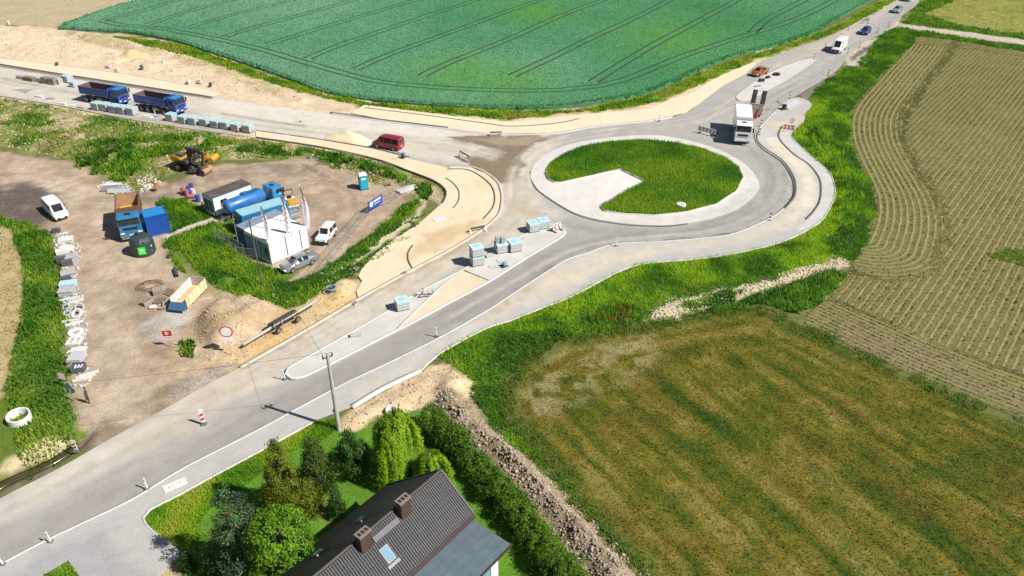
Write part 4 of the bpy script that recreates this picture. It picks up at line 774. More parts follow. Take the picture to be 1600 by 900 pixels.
weeping("curly_willow", "small light green weeping bush behind the roof ridge", (676,762), (672,705), 1.2, 210, 2)
# hedge
def hedge():
    L = smooth(PX((672,668),(700,690),(740,735),(790,795),(840,860),(895,935)), False, .5); A = np.array(L); T = np.gradient(A, axis=0); T /= np.linalg.norm(T, axis=1)[:, None]; Nn = np.c_[-T[:, 1], T[:, 0]]
    c = A[len(A) // 2]; t = thing("hedge", "long dense green hedge running between house and clod bank", "hedge", (c[0], c[1], 0)); A = A - c
    nc = 620; i = rng.integers(0, len(A), nc); w = rng.uniform(-1, 1, nc); hh = 1.15 + 1.0 * vn(A[i, 0] * 1.1, A[i, 1] * 1.1, 4); wd = 1.05 + .4 * vn(A[i, 0] * .7 + 9, A[i, 1] * .7, 7)
    z = hh * np.sqrt(np.clip(1 - np.abs(w)**3, 0, 1)) * rng.uniform(.75, 1.1, nc) + .1; C = np.c_[A[i] + Nn[i] * (w * wd)[:, None], z]; out = np.c_[Nn[i] * w[:, None], .8 - .5 * np.abs(w)]
    n = 34000; k = rng.integers(0, nc, n); D = rng.normal(0, .17, (n, 3)); P = C[k] + D; N = unit(out[k] + D * 3 + rng.normal(0, .4, (n, 3)) + np.array((0, 0, .3)))
    tone = rng.uniform(0, 1, nc)[k] * .6 + rng.uniform(0, .4, n)
    leaves("foliage", P, N, .085, mixcols(tone, [(.025,.07,.008),(.06,.14,.01),(.11,.22,.012),(.19,.30,.018)]), t)
    b = MB(); q = A[::3]; m = Nn[::3]
    for k in range(len(q) - 1):
        V = [];
        for s in (k, k + 1):
            for ww, zz in ((-.85, 0), (-.7, 1.05), (.7, 1.05), (.85, 0)): V.append((q[s][0] + m[s][0] * ww, q[s][1] + m[s][1] * ww, zz))
        b.add(V, [(0, 1, 5, 4), (1, 2, 6, 5), (2, 3, 7, 6)])
    b.build("dark_core", mat("hedge_core_dark", (.02, .028, .01), .95), t)  # added solid dark core, stops the view through the leaves
hedge()
# house
def house():
    ROOF = mat("roof_metal_tile", (.023, .0225, .026), .5, var=.35, sc=1.2, spec=.5); ROOFD = mat("roof_verge", (.055, .04, .036), .5); FELT = mat("grey_roofing_felt", (.105, .145, .165), .75, var=.16, sc=1.2, bump=.004); WALL = mat("white_render", (.78, .77, .74), .85, var=.05); BR = mat("chimney_brick", (.075, .042, .032), .8, var=.3, sc=6); GL = mat("roof_window_glass", (.17, .33, .42), .08, spec=.8)
    a = G2(688, 736, 8); t = thing("house", "house with dark ribbed metal tile roof and flat grey annex roof", "house", (a[0], a[1], 0), math.atan2(-.6227, .7825))
    LEN = 15.0; zr = 8.0
    def plane(x1, z1):
        run = math.hypot(x1, zr - z1); n = int(round(run / .36)); st = run / n; ux, uz = x1 / run, (z1 - zr) / run; nx, nz = (-uz, ux) if x1 > 0 else (uz, -ux)
        ys = np.arange(0, -LEN - .001, -.042); wave = np.tile([0, .02, .026, .02], len(ys) // 4 + 1)[:len(ys)]
        for k in range(n):
            b = MB(); V = []
            for s, off in ((k * st - .015, .012), ((k + .5) * st, .024), ((k + 1) * st, .042), ((k + 1) * st, .0)):
                for y, wv in zip(ys, wave): V.append((ux * s + nx * (off + wv * (off > .001)), y, zr + uz * s + nz * (off + wv * (off > .001))))
            m = len(ys); b.add(V, [(r * m + i, r * m + i + 1, (r + 1) * m + i + 1, (r + 1) * m + i) for r in range(3) for i in range(m - 1)])
            o = b.build("roof_tile_course", ROOF, t); 
        return ux, uz, nx, nz, run
    R1 = plane(2.65, 5.9); L1 = plane(-5.6, 3.0)
    b = MB(); b.prism([(-5.5, 2.95), (0, 7.94), (2.62, 5.86), (2.62, 5.5), (-5.3, 2.7)], .0, -LEN); b.build("roof_deck", ROOFD, t)
    b = MB()
    for s in ((2.65, 5.9), (-5.6, 3.0)): b.bar((0, .05, zr + .04), (s[0], .05, s[1] + .04), .14, .16)
    b.build("verge_board", ROOFD, t)
    b = MB(); b.cyl((0, .1, zr + .03), (0, -LEN, zr + .03), .11, n=10); b.build("ridge_cap", ROOFD, t, sm=True)
    b = MB(); b.box((2.72, -LEN / 2, 5.86), (.5, LEN, .06), Matrix.Rotation(.35, 3, 'Y')); b.build("roof_apron_flashing", mat("dark_flashing", (.045, .026, .03), .5), t)
    b = MB(); b.box((4.35, -LEN / 2 - .1, 5.55), (3.0, LEN - .1, .16)); an = b.build("annex_roof", FELT, t, bevel=.02)
    b = MB()
    for k in range(1, 5): b.box((2.9 + k * .62, -LEN / 2 - .1, 5.634), (.05, LEN - .3, .008))
    b.build("felt_seam", mat("felt_seam", (.085, .12, .14), .8), an)
    b = MB(); b.box((5.9, -LEN / 2, 5.5), (.12, LEN, .14)); b.build("gutter", ROOFD, t)
    b = MB(); b.box((.1, -LEN / 2 - .35, 1.4), (10.6, LEN - .9, 2.8)); b.box((3.9, -LEN / 2 - .35, 4.1), (3.0, LEN - .9, 2.6)); b.prism([(-5.0, 3.0), (0, 7.7), (2.6, 5.7), (2.6, 2), (-5, 2)], -.25, -.5); b.build("wall", WALL, t)
    for y in (-2.2, -5.5, -9):
        b = MB(); b.box((5.42, y, 4.3), (.08, 1.3, 1.3)); w = b.build("window", mat("window_frame_brown", (.12, .07, .05), .5), t); b = MB(); b.box((5.47, y, 4.3), (.02, 1.1, 1.1)); b.build("pane", GL, w)
    b = MB(); b.box((5.85, -6.5, 2.9), (1.0, 8, .16)); b.build("balcony_slab", WALL, t); b = MB(); b.box((6.3, -6.5, 3.9), (.06, 8, .1)); b.build("balcony_rail", ROOFD, t)
    for y, dx in ((-3.7, .45), (-6.9, .45)):
        b = MB(); b.box((dx, y, 8.0), (.46, .8, 1.7)); c = b.build("chimney", BR, t, bevel=.01)
        b = MB(); b.box((dx, y, 8.88), (.54, .9, .1)); b.build("chimney_cap", mat("cap_mortar", (.22, .17, .14), .9), c)
        for q in (-.26, 0, .26):
            b = MB(); b.box((dx, y + q, 8.94), (.24, .16, .03)); b.build("flue", mat("flue_soot", (.015, .013, .012), .95), c)
    def velux(x, y, left=False):
        ux, uz, nx, nz, _ = L1 if left else R1; d = abs(x) / abs(ux); p = Vector((ux * d, y, zr + uz * d)); rot = Matrix(((ux, 0, nx), (0, 1, 0), (uz, 0, nz)))
        b = MB(); b.box(p + Vector((nx, 0, nz)) * .09, (1.0, .66, .12), rot); f = b.build("roof_window", mat("roof_window_frame", (.2, .2, .2), .5), t); b = MB(); b.box(p + Vector((nx, 0, nz)) * .155, (.82, .5, .02), rot); b.build("pane", GL, f)
        b = MB(); b.box(p + Vector((ux * .68, 0, uz * .68)) + Vector((nx, 0, nz)) * .09, (.2, .9, .02), rot); b.build("flashing", mat("zinc_flashing", (.22, .23, .24), .6, .2), f)
    velux(1.35, -6.1); velux(-2.6, -4.6, True); velux(-2.9, -7.9, True)
    b = MB(); ux, uz, nx, nz, _ = R1; rot = Matrix(((ux, 0, nx), (0, 1, 0), (uz, 0, nz))); b.box(Vector((ux * .6, -5.3, zr + uz * .6)) + Vector((nx, 0, nz)) * .16, (.35, 2.0, .05), rot); b.build("roof_walkway", mat("walkway_grating", (.14, .14, .145), .7, .2), t)
house()
# clods of dug earth along the bank
def rocks(name, x, y, z, s, col, m, par=None, label=None, cat=None, flat=.7):
    t = (1 + 5**.5) / 2; B = np.array([(-1,t,0),(1,t,0),(-1,-t,0),(1,-t,0),(0,-1,t),(0,1,t),(0,-1,-t),(0,1,-t),(t,0,-1),(t,0,1),(-t,0,-1),(-t,0,1)]) / 1.9
    Fb = np.array([(0,11,5),(0,5,1),(0,1,7),(0,7,10),(0,10,11),(1,5,9),(5,11,4),(11,10,2),(10,7,6),(7,1,8),(3,9,4),(3,4,2),(3,2,6),(3,6,8),(3,8,9),(4,9,5),(2,4,11),(6,2,10),(8,6,7),(9,8,1)])
    n = len(x); a = rng.uniform(0, 6.28, n); ca, sa = np.cos(a)[:, None], np.sin(a)[:, None]; D = B[None] * rng.uniform(.6, 1.35, (n, 12, 1)) * (s[:, None, None]) * rng.uniform(.7, 1.3, (n, 1, 3)) * np.array((1, 1, flat))
    V = np.stack([D[:, :, 0] * ca - D[:, :, 1] * sa + x[:, None], D[:, :, 0] * sa + D[:, :, 1] * ca + y[:, None], D[:, :, 2] + z[:, None]], 2).reshape(-1, 3)
    F = (Fb[None] + 12 * np.arange(n)[:, None, None]).reshape(-1, 3); o = np_obj(name, V, F, m, np.repeat(col, 12, 0), par); return tag(o, label, cat, kind="stuff")
M_CLOD = mat_ground("clod_earth", (3, .15), (15, .2), (.5, .1), .03, 10)
x, y = scatter(BERM, 42, .25); n = len(x); k = y > 30; x, y = x[k], y[k]; n = len(x); s = (.03 + .11 * rng.uniform(0, 1, n)**2.2) * (.6 + .9 * fbm(x, y, 1.5, 4, 2))
rocks("earth_clods", x, y, zf(x, y) + s * .2, s, mixcols(rng.uniform(0, 1, n), [(.23,.175,.115),(.35,.28,.20),(.48,.41,.31)]), M_CLOD)
def debris(name, P, d, s0, s1, stops, wob=.3):
    x, y = scatter(P, d, wob); n = len(x); s = rng.uniform(s0, s1, n); return rocks(name, x, y, zf(x, y) + s * .2, s, mixcols(rng.uniform(0, 1, n), stops), M_CLOD)
EARTH = [(.26,.19,.11),(.42,.32,.19),(.56,.45,.29)]
debris("soil_crumbs", DIG, 5, .03, .12, EARTH); debris("soil_crumbs", TRACK, 16, .04, .14, [(.35,.3,.2),(.5,.44,.32),(.6,.56,.46)])
debris("soil_crumbs", smooth(PX((300,505),(335,470),(400,455),(470,465),(560,440),(560,462),(470,515),(380,560),(300,590)), True, 2), 4, .03, .13, [(.4,.27,.12),(.52,.38,.2),(.6,.46,.27)])
debris("soil_crumbs", EMB, 1.6, .05, .2, [(.4,.34,.22),(.52,.44,.3),(.6,.52,.38)]); debris("soil_crumbs", PX((0,45),(100,52),(220,70),(330,100),(420,135),(500,160),(420,155),(300,125),(100,95),(0,85)), 1.0, .05, .22, [(.45,.36,.23),(.6,.48,.33),(.68,.57,.42)])
debris("gravel_bits", smooth(PX((290,592),(375,562),(378,572),(290,620),(255,638)), True, 1), 40, .02, .06, [(.15,.14,.12),(.35,.33,.3),(.5,.48,.44)])
debris("rubble", smooth(PX((150,292),(175,282),(210,300),(205,312),(165,300)), True, 1), 14, .06, .22, [(.35,.33,.3),(.55,.52,.46),(.65,.6,.5)]); debris("rubble", PX((215,282),(240,272),(250,285),(235,298),(218,300)), 12, .06, .25, [(.35,.33,.28),(.55,.5,.42),(.65,.6,.5)])
debris("rubble", smooth(PX((600,300),(640,288),(690,300),(694,316),(668,316),(650,306)), True, 1), 6, .04, .16, EARTH)
debris("goods_rubble", smooth(PX((88,362),(112,362),(124,400),(122,440),(134,480),(138,520),(136,560),(146,596),(124,606),(112,560),(106,500),(96,440),(90,400)), True, 1.5), 11, .04, .2, [(.28,.27,.26),(.46,.45,.43),(.62,.6,.57)])
debris("soil_crumbs", YARD, .5, .02, .07, [(.3,.23,.16),(.45,.36,.27),(.55,.48,.4)])
# ================================================================ VEHICLES
GLASS = mat("vehicle_glass", (.012, .016, .02), .06, var=.05, spec=.8); TYRE = mat("tyre_rubber", (.018, .018, .019), .85, var=.2, sc=5); RIM = mat("wheel_rim", (.42, .43, .44), .35, .7); DARKP = mat("black_plastic", (.02, .021, .023), .6); LAMP = mat("lamp_glass", (.75, .76, .76), .12); REDL = mat("tail_lamp", (.35, .012, .012), .25); PLATE = mat("number_plate", (.75, .75, .72), .5); STEEL = mat("grey_steel", (.28, .28, .28), .5, .6, var=.2); CHAS = mat("chassis_black", (.03, .03, .033), .7, var=.25); GALV = mat("galvanised_steel", (.48, .50, .51), .4, .6, var=.15); WHITEP = mat("white_paint", (.80, .80, .79), .3, var=.03, coat=.4)
def dusty(m, am=.5, col=(.30, .24, .18)):
    """road dust lying on paint in patches"""
    t = m.node_tree; b = [n for n in t.nodes if n.type == 'BSDF_PRINCIPLED'][0]; src = b.inputs['Base Color'].links[0].from_socket
    n = _noise(t, 1.4, 6, .7); r = t.nodes.new("ShaderNodeMapRange"); r.inputs['From Min'].default_value = .42; r.inputs['From Max'].default_value = .75; r.inputs['To Max'].default_value = am; t.links.new(n.outputs[0], r.inputs['Value'])
    mx = t.nodes.new("ShaderNodeMix"); mx.data_type = 'RGBA'; t.links.new(r.outputs[0], mx.inputs[0]); t.links.new(src, mx.inputs[6]); mx.inputs[7].default_value = (*col, 1); t.links.new(mx.outputs[2], b.inputs['Base Color'])
    r2 = t.nodes.new("ShaderNodeMath"); r2.operation = 'MULTIPLY_ADD'; r2.inputs[1].default_value = .6; r2.inputs[2].default_value = b.inputs['Roughness'].default_value; t.links.new(r.outputs[0], r2.inputs[0]); t.links.new(r2.outputs[0], b.inputs['Roughness']); return m
for _m in (TYRE, CHAS): dusty(_m, .7, (.22, .18, .14))
dusty(GLASS, .12)
def paintm(n, c, **k): return MATS[n] if n in MATS else dusty(mat(n, c, .36, var=.06, coat=.4, **k), .26)
def wheel(t, x, y, r, w, rim=RIM, name="wheel"):
    s = 1 if y > 0 else -1; b = MB(); b.cyl((0, -w / 2, 0), (0, w / 2, 0), r, n=18)
    o = b.build("tyre", TYRE, t, bevel=.02); o.location = (x, y, r); o.name = name
    b = MB(); b.cyl((0, s * w / 2, 0), (0, s * (w / 2 + .012), 0), r * .62, n=14); b.cyl((0, s * (w / 2 + .01), 0), (0, s * (w / 2 + .04), 0), r * .2, n=8); b.build("rim", rim, o)
def car(t, st, P, wr=.32, wx=(-1.3, 1.35), pillars=(), lamps=True, plate=True, dark_bumper=True, rails=False):
    """st: (x, half width, z bottom, z belt, z top, half width at top, flag of the span to the next station)"""
    rings = []
    for x, hw, zb, zk, zt, ht, fl in st:
        d = min(.06, (zt - zk) * .3)
        half = [(hw * .9, zb), (hw, zb + .18), (hw, zk - .1 * (zk - zb)), (hw * .965, zk), (ht, zt - d), (ht * .8, zt)]
        rings.append([(x, y, z) for y, z in half] + [(x, -y, z) for y, z in reversed(half)])
    body = MB(); n = 12; V = [p for r in rings for p in r]; F = []; panes = []
    for i in range(len(rings) - 1):
        fl = st[i][6]
        for j in range(n):
            q = (i * n + j, i * n + (j + 1) % n, (i + 1) * n + (j + 1) % n, (i + 1) * n + j)
            if (j in (3, 7) and 's' in fl) or (j == 5 and ('w' in fl or 'r' in fl)): panes.append((j, fl, q))
            else: F.append(q)
    F.append(tuple(range(n))); k = (len(rings) - 1) * n; F.append(tuple(range(k + n - 1, k - 1, -1)))
    body.add(V, F); body.build("body", P, t, sm=True)
    for j, fl, q in panes:
        b = MB(); b.poly([V[a] for a in q]); b.build("windscreen" if j == 5 and 'w' in fl else "rear_window" if j == 5 else "side_window", GLASS, t)
    hw = max(s[1] for s in st); xf = st[-1][0]; xr = st[0][0]
    for x in wx:
        for s in (-1, 1): wheel(t, x, s * (hw - .085), wr, .2)
    zf_ = st[-2][3]; zb = st[-1][2]
    for s in (-1, 1):
        b = MB(); b.box((st[-2][0] + .02, s * hw * .7, zf_ - .05), (.28, .34, .14)); b.build("headlight", LAMP, t, bevel=.03)
        b = MB(); b.box((xr + .03, s * hw * .8, st[1][3] - .1), (.08, .24, .16)); b.build("tail_light", REDL, t)
        mi = [s_ for s_ in st if 'w' in s_[6]][0]
        b = MB(); b.box((mi[0] + .45, s * (hw + .1), mi[3] + .08), (.12, .2, .15)); b.build("mirror", P if not dark_bumper else DARKP, t, bevel=.03)
    b = MB(); b.box((xf - .02, 0, zb + .13), (.1, hw * 1.3, .2)); b.build("grille", DARKP, t)
    b = MB(); b.box((xf + .035, 0, zb + .16), (.02, .5, .11)); b.build("number_plate", PLATE, t)
    b = MB(); b.box((xr - .012, 0, st[0][2] + .3), (.02, .5, .11)); b.build("number_plate", PLATE, t)
def put(name, label, cat, front, rear, group=None, s=1.0, at=None, z=.02, ang=None):
    """stand a thing with its axis along rear->front pixels, centred between them (or at pixel at)"""
    a = heading(rear, front) if ang is None else ang
    if at is not None: g = G2(*at)
    else: f_, r_ = G2(*front), G2(*rear); g = ((f_[0] + r_[0]) / 2, (f_[1] + r_[1]) / 2)
    return thing(name, label, cat, (g[0], g[1], z), a, group, s)
SEDAN = [(-2.28,.72,.42,.66,.7,.6,''),(-2.2,.84,.3,.92,.97,.62,''),(-1.62,.88,.25,.96,1.02,.62,'r'),(-.95,.89,.22,.95,1.38,.56,'s'),(-.22,.9,.2,.94,1.45,.57,''),(-.14,.9,.2,.94,1.45,.57,'s'),(.42,.9,.2,.92,1.38,.55,'w'),(1.12,.89,.22,.9,.97,.6,''),(1.95,.86,.24,.76,.82,.62,''),(2.2,.76,.26,.62,.66,.58,''),(2.28,.66,.3,.5,.54,.5,'')]
HATCH = [(-2.05,.74,.42,.75,.8,.6,''),(-1.98,.84,.3,.95,1.0,.6,'r'),(-1.5,.88,.25,.98,1.44,.58,'s'),(-.6,.89,.22,.96,1.5,.6,''),(-.52,.89,.22,.96,1.5,.6,'s'),(.3,.89,.2,.94,1.46,.58,'w'),(1.05,.88,.22,.92,1.02,.62,''),(1.8,.84,.24,.8,.86,.6,''),(2.05,.74,.28,.6,.65,.56,'')]
VAN = [(-2.42,.86,.4,1.1,1.88,.74,''),(-2.38,.92,.34,1.12,1.96,.78,'s'),(-1.3,.95,.3,1.12,1.98,.8,''),(-1.22,.95,.3,1.12,1.98,.8,'s'),(.1,.95,.3,1.1,1.97,.8,''),(.2,.95,.3,1.1,1.97,.8,'s'),(1.02,.95,.3,1.06,1.9,.76,'w'),(1.72,.93,.3,1.0,1.14,.74,''),(2.25,.88,.3,.82,.92,.72,''),(2.45,.74,.34,.6,.66,.62,'')]
CARGO = [(-2.95,.94,.42,1.3,2.5,.82,''),(-2.9,.98,.36,1.3,2.6,.86,''),(1.0,1.0,.34,1.25,2.62,.86,'s'),(1.55,1.0,.34,1.18,2.42,.82,'w'),(2.3,.98,.34,1.1,1.3,.76,''),(2.75,.94,.34,.9,1.0,.74,''),(2.95,.8,.38,.62,.7,.66,'')]
JEEP = [(-1.72,.7,.45,1.0,1.62,.62,''),(-1.68,.72,.38,1.02,1.7,.64,'s'),(-.7,.74,.36,1.02,1.72,.65,''),(-.62,.74,.36,1.02,1.72,.65,'s'),(.28,.74,.36,1.02,1.7,.64,'w'),(.6,.74,.36,1.0,1.06,.62,''),(1.55,.73,.38,.94,1.0,.62,''),(1.72,.68,.42,.7,.76,.6,'')]
t = put("sedan", "silver sedan parked on the grass beside the white site office", "car", (444,426), (490,406), s=.97); car(t, SEDAN, mat("silver_paint", (.36, .39, .42), .28, .55, var=.03, coat=.5))
t = put("off_road_car", "small boxy white off-road car on the yard dirt beside the site office", "car", (503,383), (518,366), s=.98); car(t, JEEP, WHITEP, .35, (-1.1, 1.12))
b = MB(); b.cyl((-1.74, .05, .95), (-1.9, .05, .95), .34, n=16); b.build("spare_wheel", TYRE, t); b = MB(); b.box((1.76, 0, .5), (.12, 1.4, .2)); b.build("bumper", DARKP, t)
t = put("delivery_van", "white van parked on the dark mud patch at the left edge of the yard", "van", (101,347), (79,325), s=.97); car(t, VAN, WHITEP, .34, (-1.5, 1.45))
t = put("minibus", "dark red minibus on the west road beside the sand pile", "van", (584,231), (632,229), at=(607,231), s=1.0, ang=heading((634,238),(592,230))); car(t, VAN, paintm("red_paint", (.27, .004, .03)), .34, (-1.5, 1.45)); b = MB(); b.box((-2.44, 0, 1.5), (.02, 1.2, .5)); b.build("rear_window", GLASS, t)
t = put("orange_car", "copper orange sedan on the north road beside the sandy verge", "car", (1175,121), (1197,112)); car(t, SEDAN, mat("copper_paint", (.42, .13, .04), .28, .35, var=.03, coat=.5))
t = put("cargo_van", "tall white cargo van driving down the north road", "van", (1300,88), (1319,72)); car(t, CARGO, WHITEP, .36, (-1.9, 1.95)); b = MB(); b.box((2.93, 0, .72), (.12, 1.7, .34)); b.build("bumper", DARKP, t)
t = put("hatchback", "dark blue hatchback behind the tall white van", "car", (1345,58), (1358,47)); car(t, HATCH, paintm("blue_paint", (.012, .03, .16)))
t = put("hatchback", "pale silver blue car behind the dark blue hatchback", "car", (1396,24), (1406,14)); car(t, HATCH, mat("pale_blue_paint", (.33, .43, .52), .3, .4, var=.03, coat=.5))
t = put("delivery_van", "white van cut by the top edge on the far north road", "van", (1413,5), (1424,-4)); car(t, VAN, WHITEP, .34, (-1.5, 1.45))

def cab(t, xf, z0, z1, dep, w, P, mw=.5, roofhatch=True, grille=DARKP):
    b = MB(); zm = z0 + (z1 - z0) * mw
    b.prism([(xf - dep, z0), (xf, z0), (xf + .03, zm), (xf - .2, z1 - .14), (xf - .5, z1), (xf - dep, z1)], -w / 2, w / 2); c = b.build("cab", P, t, bevel=.07, sm=True)
    d = Vector((-.23, 0, z1 - .14 - zm)); nrm = Vector((d.z, 0, .23)).normalized(); q = [Vector((xf + .03, s * w * .45, zm)) + d * u + nrm * .02 for u, s in ((.06, -1), (.06, 1), (.92, 1), (.92, -1))]
    b = MB(); b.poly(q); b.build("windscreen", GLASS, c)
    for s in (-1, 1):
        b = MB(); b.poly([(x, s * (w / 2 + .012), z) for x, z in ((xf - .18, zm + .02), (xf - .32, z1 - .3), (xf - dep + .55, z1 - .3), (xf - dep + .55, zm + .02))]); b.build("side_window", GLASS, c)
        b = MB(); b.box((xf - .1, s * (w / 2 + .22), zm + .35), (.12, .2, .7)); b.bar((xf - .15, s * w / 2, zm + .6), (xf - .1, s * (w / 2 + .2), zm + .6), .05); b.build("mirror", DARKP, c)
        b = MB(); b.box((xf + .03, s * w * .38, z0 + .05), (.1, .42, .22)); b.build("headlight", LAMP, t)
        b = MB(); b.box((xf - dep * .45, s * (w / 2 - .08), z0 - .28), (.9, .2, .35)); b.build("step", CHAS, t)
    b = MB(); b.box((xf + .03, 0, z0 + (zm - z0) * .62), (.06, w * .62, (zm - z0) * .26)); b.build("grille", grille, c)
    b = MB(); b.box((xf - .02, 0, z0 - .12), (.22, w, .36)); b.build("bumper", P, t, bevel=.04); b = MB(); b.box((xf + .1, 0, z0 - .14), (.02, .52, .12)); b.build("number_plate", PLATE, t)
    b = MB(); b.box((xf - .08, 0, z1 - .1), (.3, w * .9, .06), Matrix.Rotation(.25, 3, 'Y')); b.build("sun_visor", P, c)
    if roofhatch: b = MB(); b.box((xf - dep * .55, 0, z1 + .03), (.5, .6, .06)); b.build("roof_hatch", DARKP, c)
    return c
def frame(t, x0, x1, z=.85, w=.8):
    b = MB(); b.box(((x0 + x1) / 2, w / 2, z), (x1 - x0, .1, .26)); b.box(((x0 + x1) / 2, -w / 2, z), (x1 - x0, .1, .26))
    for k in range(6): b.box((x0 + (x1 - x0) * (k + .5) / 6, 0, z), (.1, w, .18))
    b.build("chassis", CHAS, t)
def axle(t, xs, r=.5, w=2.4, tw=.32):
    for x in xs:
        for s in (-1, 1): wheel(t, x, s * (w / 2 - tw / 2), r, tw, STEEL)
def tipper(t, x0, x1, z0, z1, w, P, IN, ribs=True, load=None):
    L = x1 - x0; cx = (x0 + x1) / 2; T = .07
    b = MB(); b.box((cx, 0, z0), (L, w * .96, .12)); b.build("bed_floor", IN, t)
    for s in (-1, 1):
        b = MB(); b.box((cx, s * w / 2, (z0 + z1) / 2), (L, T, z1 - z0)); o = b.build("side_board", P, t)
        b = MB(); b.box((cx, s * (w / 2 - T / 2 - .012), (z0 + z1) / 2 + .03), (L - .1, .02, z1 - z0 - .1)); b.build("liner", IN, o)
        b = MB(); b.box((cx, s * (w / 2 + .02), z1 - .04), (L + .04, .14, .12)); b.box((cx, s * (w / 2 + .03), z0 + .2), (L, .1, .14)); b.build("rail", P, o)
    b = MB(); b.box((x1, 0, (z0 + z1) / 2 + .15), (T, w, z1 - z0 + .3)); o = b.build("headboard", P, t); b = MB(); b.box((x1 - .05, 0, (z0 + z1) / 2 + .1), (.02, w - .15, z1 - z0)); b.build("liner", IN, o)
    b = MB(); b.box((x0, 0, (z0 + z1) / 2), (T, w, z1 - z0)); o = b.build("tailgate", P, t); b = MB(); b.box((x0 + .05, 0, (z0 + z1) / 2), (.02, w - .15, z1 - z0 - .1)); b.build("liner", IN, o)
RUST = mat("worn_bed_steel", (.17, .105, .075), .7, .2, var=.35, sc=2.5)
def dumper(name, label, loc, rz, P, IN, roof, s=1.0, group=None):
    t = thing(name, label, "truck", loc, rz, group, s); frame(t, -4.2, 4.3); axle(t, (-3.2, -1.85, 1.6, 3.3)); c = cab(t, 4.45, 1.0, 2.95, 1.75, 2.4, P)
    b = MB(); b.box((3.75, 0, 3.0), (1.2, 2.2, .1)); b.build("roof_panel", roof, c, bevel=.03)
    tipper(t, -4.35, 2.45, 1.45, 2.75, 2.45, P, IN)
    for s_ in (-1, 1):
        b = MB(); b.box((0, s_ * 1.0, .85), (1.4, .45, .55)); b.build("fuel_tank", STEEL, t, bevel=.08)
        b = MB(); b.box((-2.5, s_ * 1.22, 1.12), (2.9, .3, .06)); b.box((2.9, s_ * 1.15, 1.1), (2.2, .3, .06)); b.build("mudguard", CHAS, t)
        b = MB(); b.box((-4.35, s_ * .95, .95), (.06, .4, .16)); b.build("tail_light", REDL, t)
    return t
BLUE = paintm("deep_blue_paint", (.006, .055, .33)); SKYB = paintm("bright_blue_paint", (.012, .25, .52))
hd = heading((100,166.5), (240,192)); nrm = (-math.sin(hd), math.cos(hd))
p = G2(159, 163.5); dumper("dump_truck", "rear of two deep blue dump trucks on the west road", (p[0] + nrm[0] * 1.1, p[1] + nrm[1] * 1.1, .02), hd, BLUE, RUST, SKYB, 1.03, "blue dump trucks on the west road")
p = G2(246, 178); dumper("dump_truck", "front of two deep blue dump trucks on the west road", (p[0] + nrm[0] * 1.1, p[1] + nrm[1] * 1.1, .02), hd, BLUE, RUST, SKYB, 1.03, "blue dump trucks on the west road")
# short site tipper with sand in it
CY = paintm("cyan_blue_paint", (.012, .17, .36))
t = thing("tipper_truck", "light blue tipper truck with brown body facing the dark fuel tank", "truck", (-46.7, 84.35, 0), R(-67), s=1.08); frame(t, -3.1, 3.2); axle(t, (-2.2, 1.9)); cab(t, 3.35, 1.0, 2.9, 1.7, 2.35, CY)
tipper(t, -3.3, 1.45, 1.4, 3.0, 2.4, mat("brown_body_paint", (.16, .085, .05), .6, var=.25, sc=2), mat("rusty_liner", (.36, .23, .14), .8, var=.25, sc=2))
b = MB(); V = []; 
gx, gy = np.meshgrid(np.linspace(-3.1, 1.3, 12), np.linspace(-1.1, 1.1, 8)); hz = 1.5 + .5 * np.exp(-((gx + .4) / 1.6)**2 - (gy / 1.0)**2) + .08 * vn(gx * 3, gy * 3, 3)
np_obj("sand_load", np.c_[gx.ravel(), gy.ravel(), hz.ravel()], [(r * 12 + c, r * 12 + c + 1, (r + 1) * 12 + c + 1, (r + 1) * 12 + c) for r in range(7) for c in range(11)], mat("yellow_sand", (.66, .36, .05), .95, var=.2, bump=.03), None, t, True)
b = MB(); b.box((3.42, 0, .72), (.1, 2.3, .1)); b.box((3.44, 0, .5), (.08, 2.1, .14)); b.build("front_guard", GALV, t)
# lorry with low-loader trailer
t = thing("box_lorry", "white box lorry turning into the roundabout with a trailer", "truck", (36.2, 115.9, .02), math.atan2(111.9 - 120.2, 35.3 - 37.2)); frame(t, -4.2, 4.3); axle(t, (-2.9, -1.7, 2.9)); c = cab(t, 4.35, .95, 3.3, 2.05, 2.4, WHITEP, .5, grille=DARKP)
b = MB(); b.box((4.37, 0, .72), (.12, 1.5, .16)); b.build('lower_grille', DARKP, t); b = MB(); b.box((2.12, 0, 2.2), (.16, 2.0, 2.0)); b.build('cab_gap_filler', CHAS, t)  # dark filler stands in for the shade between cab and cargo box
b = MB(); b.box((-1.2, 0, 2.35), (6.3, 2.5, 2.75)); o = b.build("cargo_box", WHITEP, t, bevel=.04)
b = MB()
for s in (-1, 1): b.box((-1.25, s * 1.26, 1.05), (6.2, .05, .14))
b.build("skirt_rail", GALV, o)
ta = math.atan2(120.6 - 129.5, 38.4 - 42.6)
t = thing("low_loader_trailer", "empty low trailer with two raised black ramps behind the white lorry", "trailer", (40.6, 125.3, .02), ta)
b = MB()
for s in (-1, 1): b.box((0, s * 1.05, .85), (7.0, .22, .2))
for k in range(9): b.box((-3.3 + k * .8, 0, .85), (.16, 2.0, .14))
b.bar((3.5, .9, .8), (5.3, 0, .7), .16); b.bar((3.5, -.9, .8), (5.3, 0, .7), .16); b.build("frame", mat("weathered_trailer_red", (.26, .12, .09), .7, var=.35, sc=3), t)
for k in range(11): b = MB(); b.box((-3.2 + k * .62, .0, .985), (.3, .95, .06)); b.build("deck_plank", mat("plank_wood", (.30, .22, .15), .9, var=.3, sc=4), t)
for x in (-1.8, -.8, .2):
    for s in (-1, 1): wheel(t, x, s * 1.1, .4, .26, STEEL)
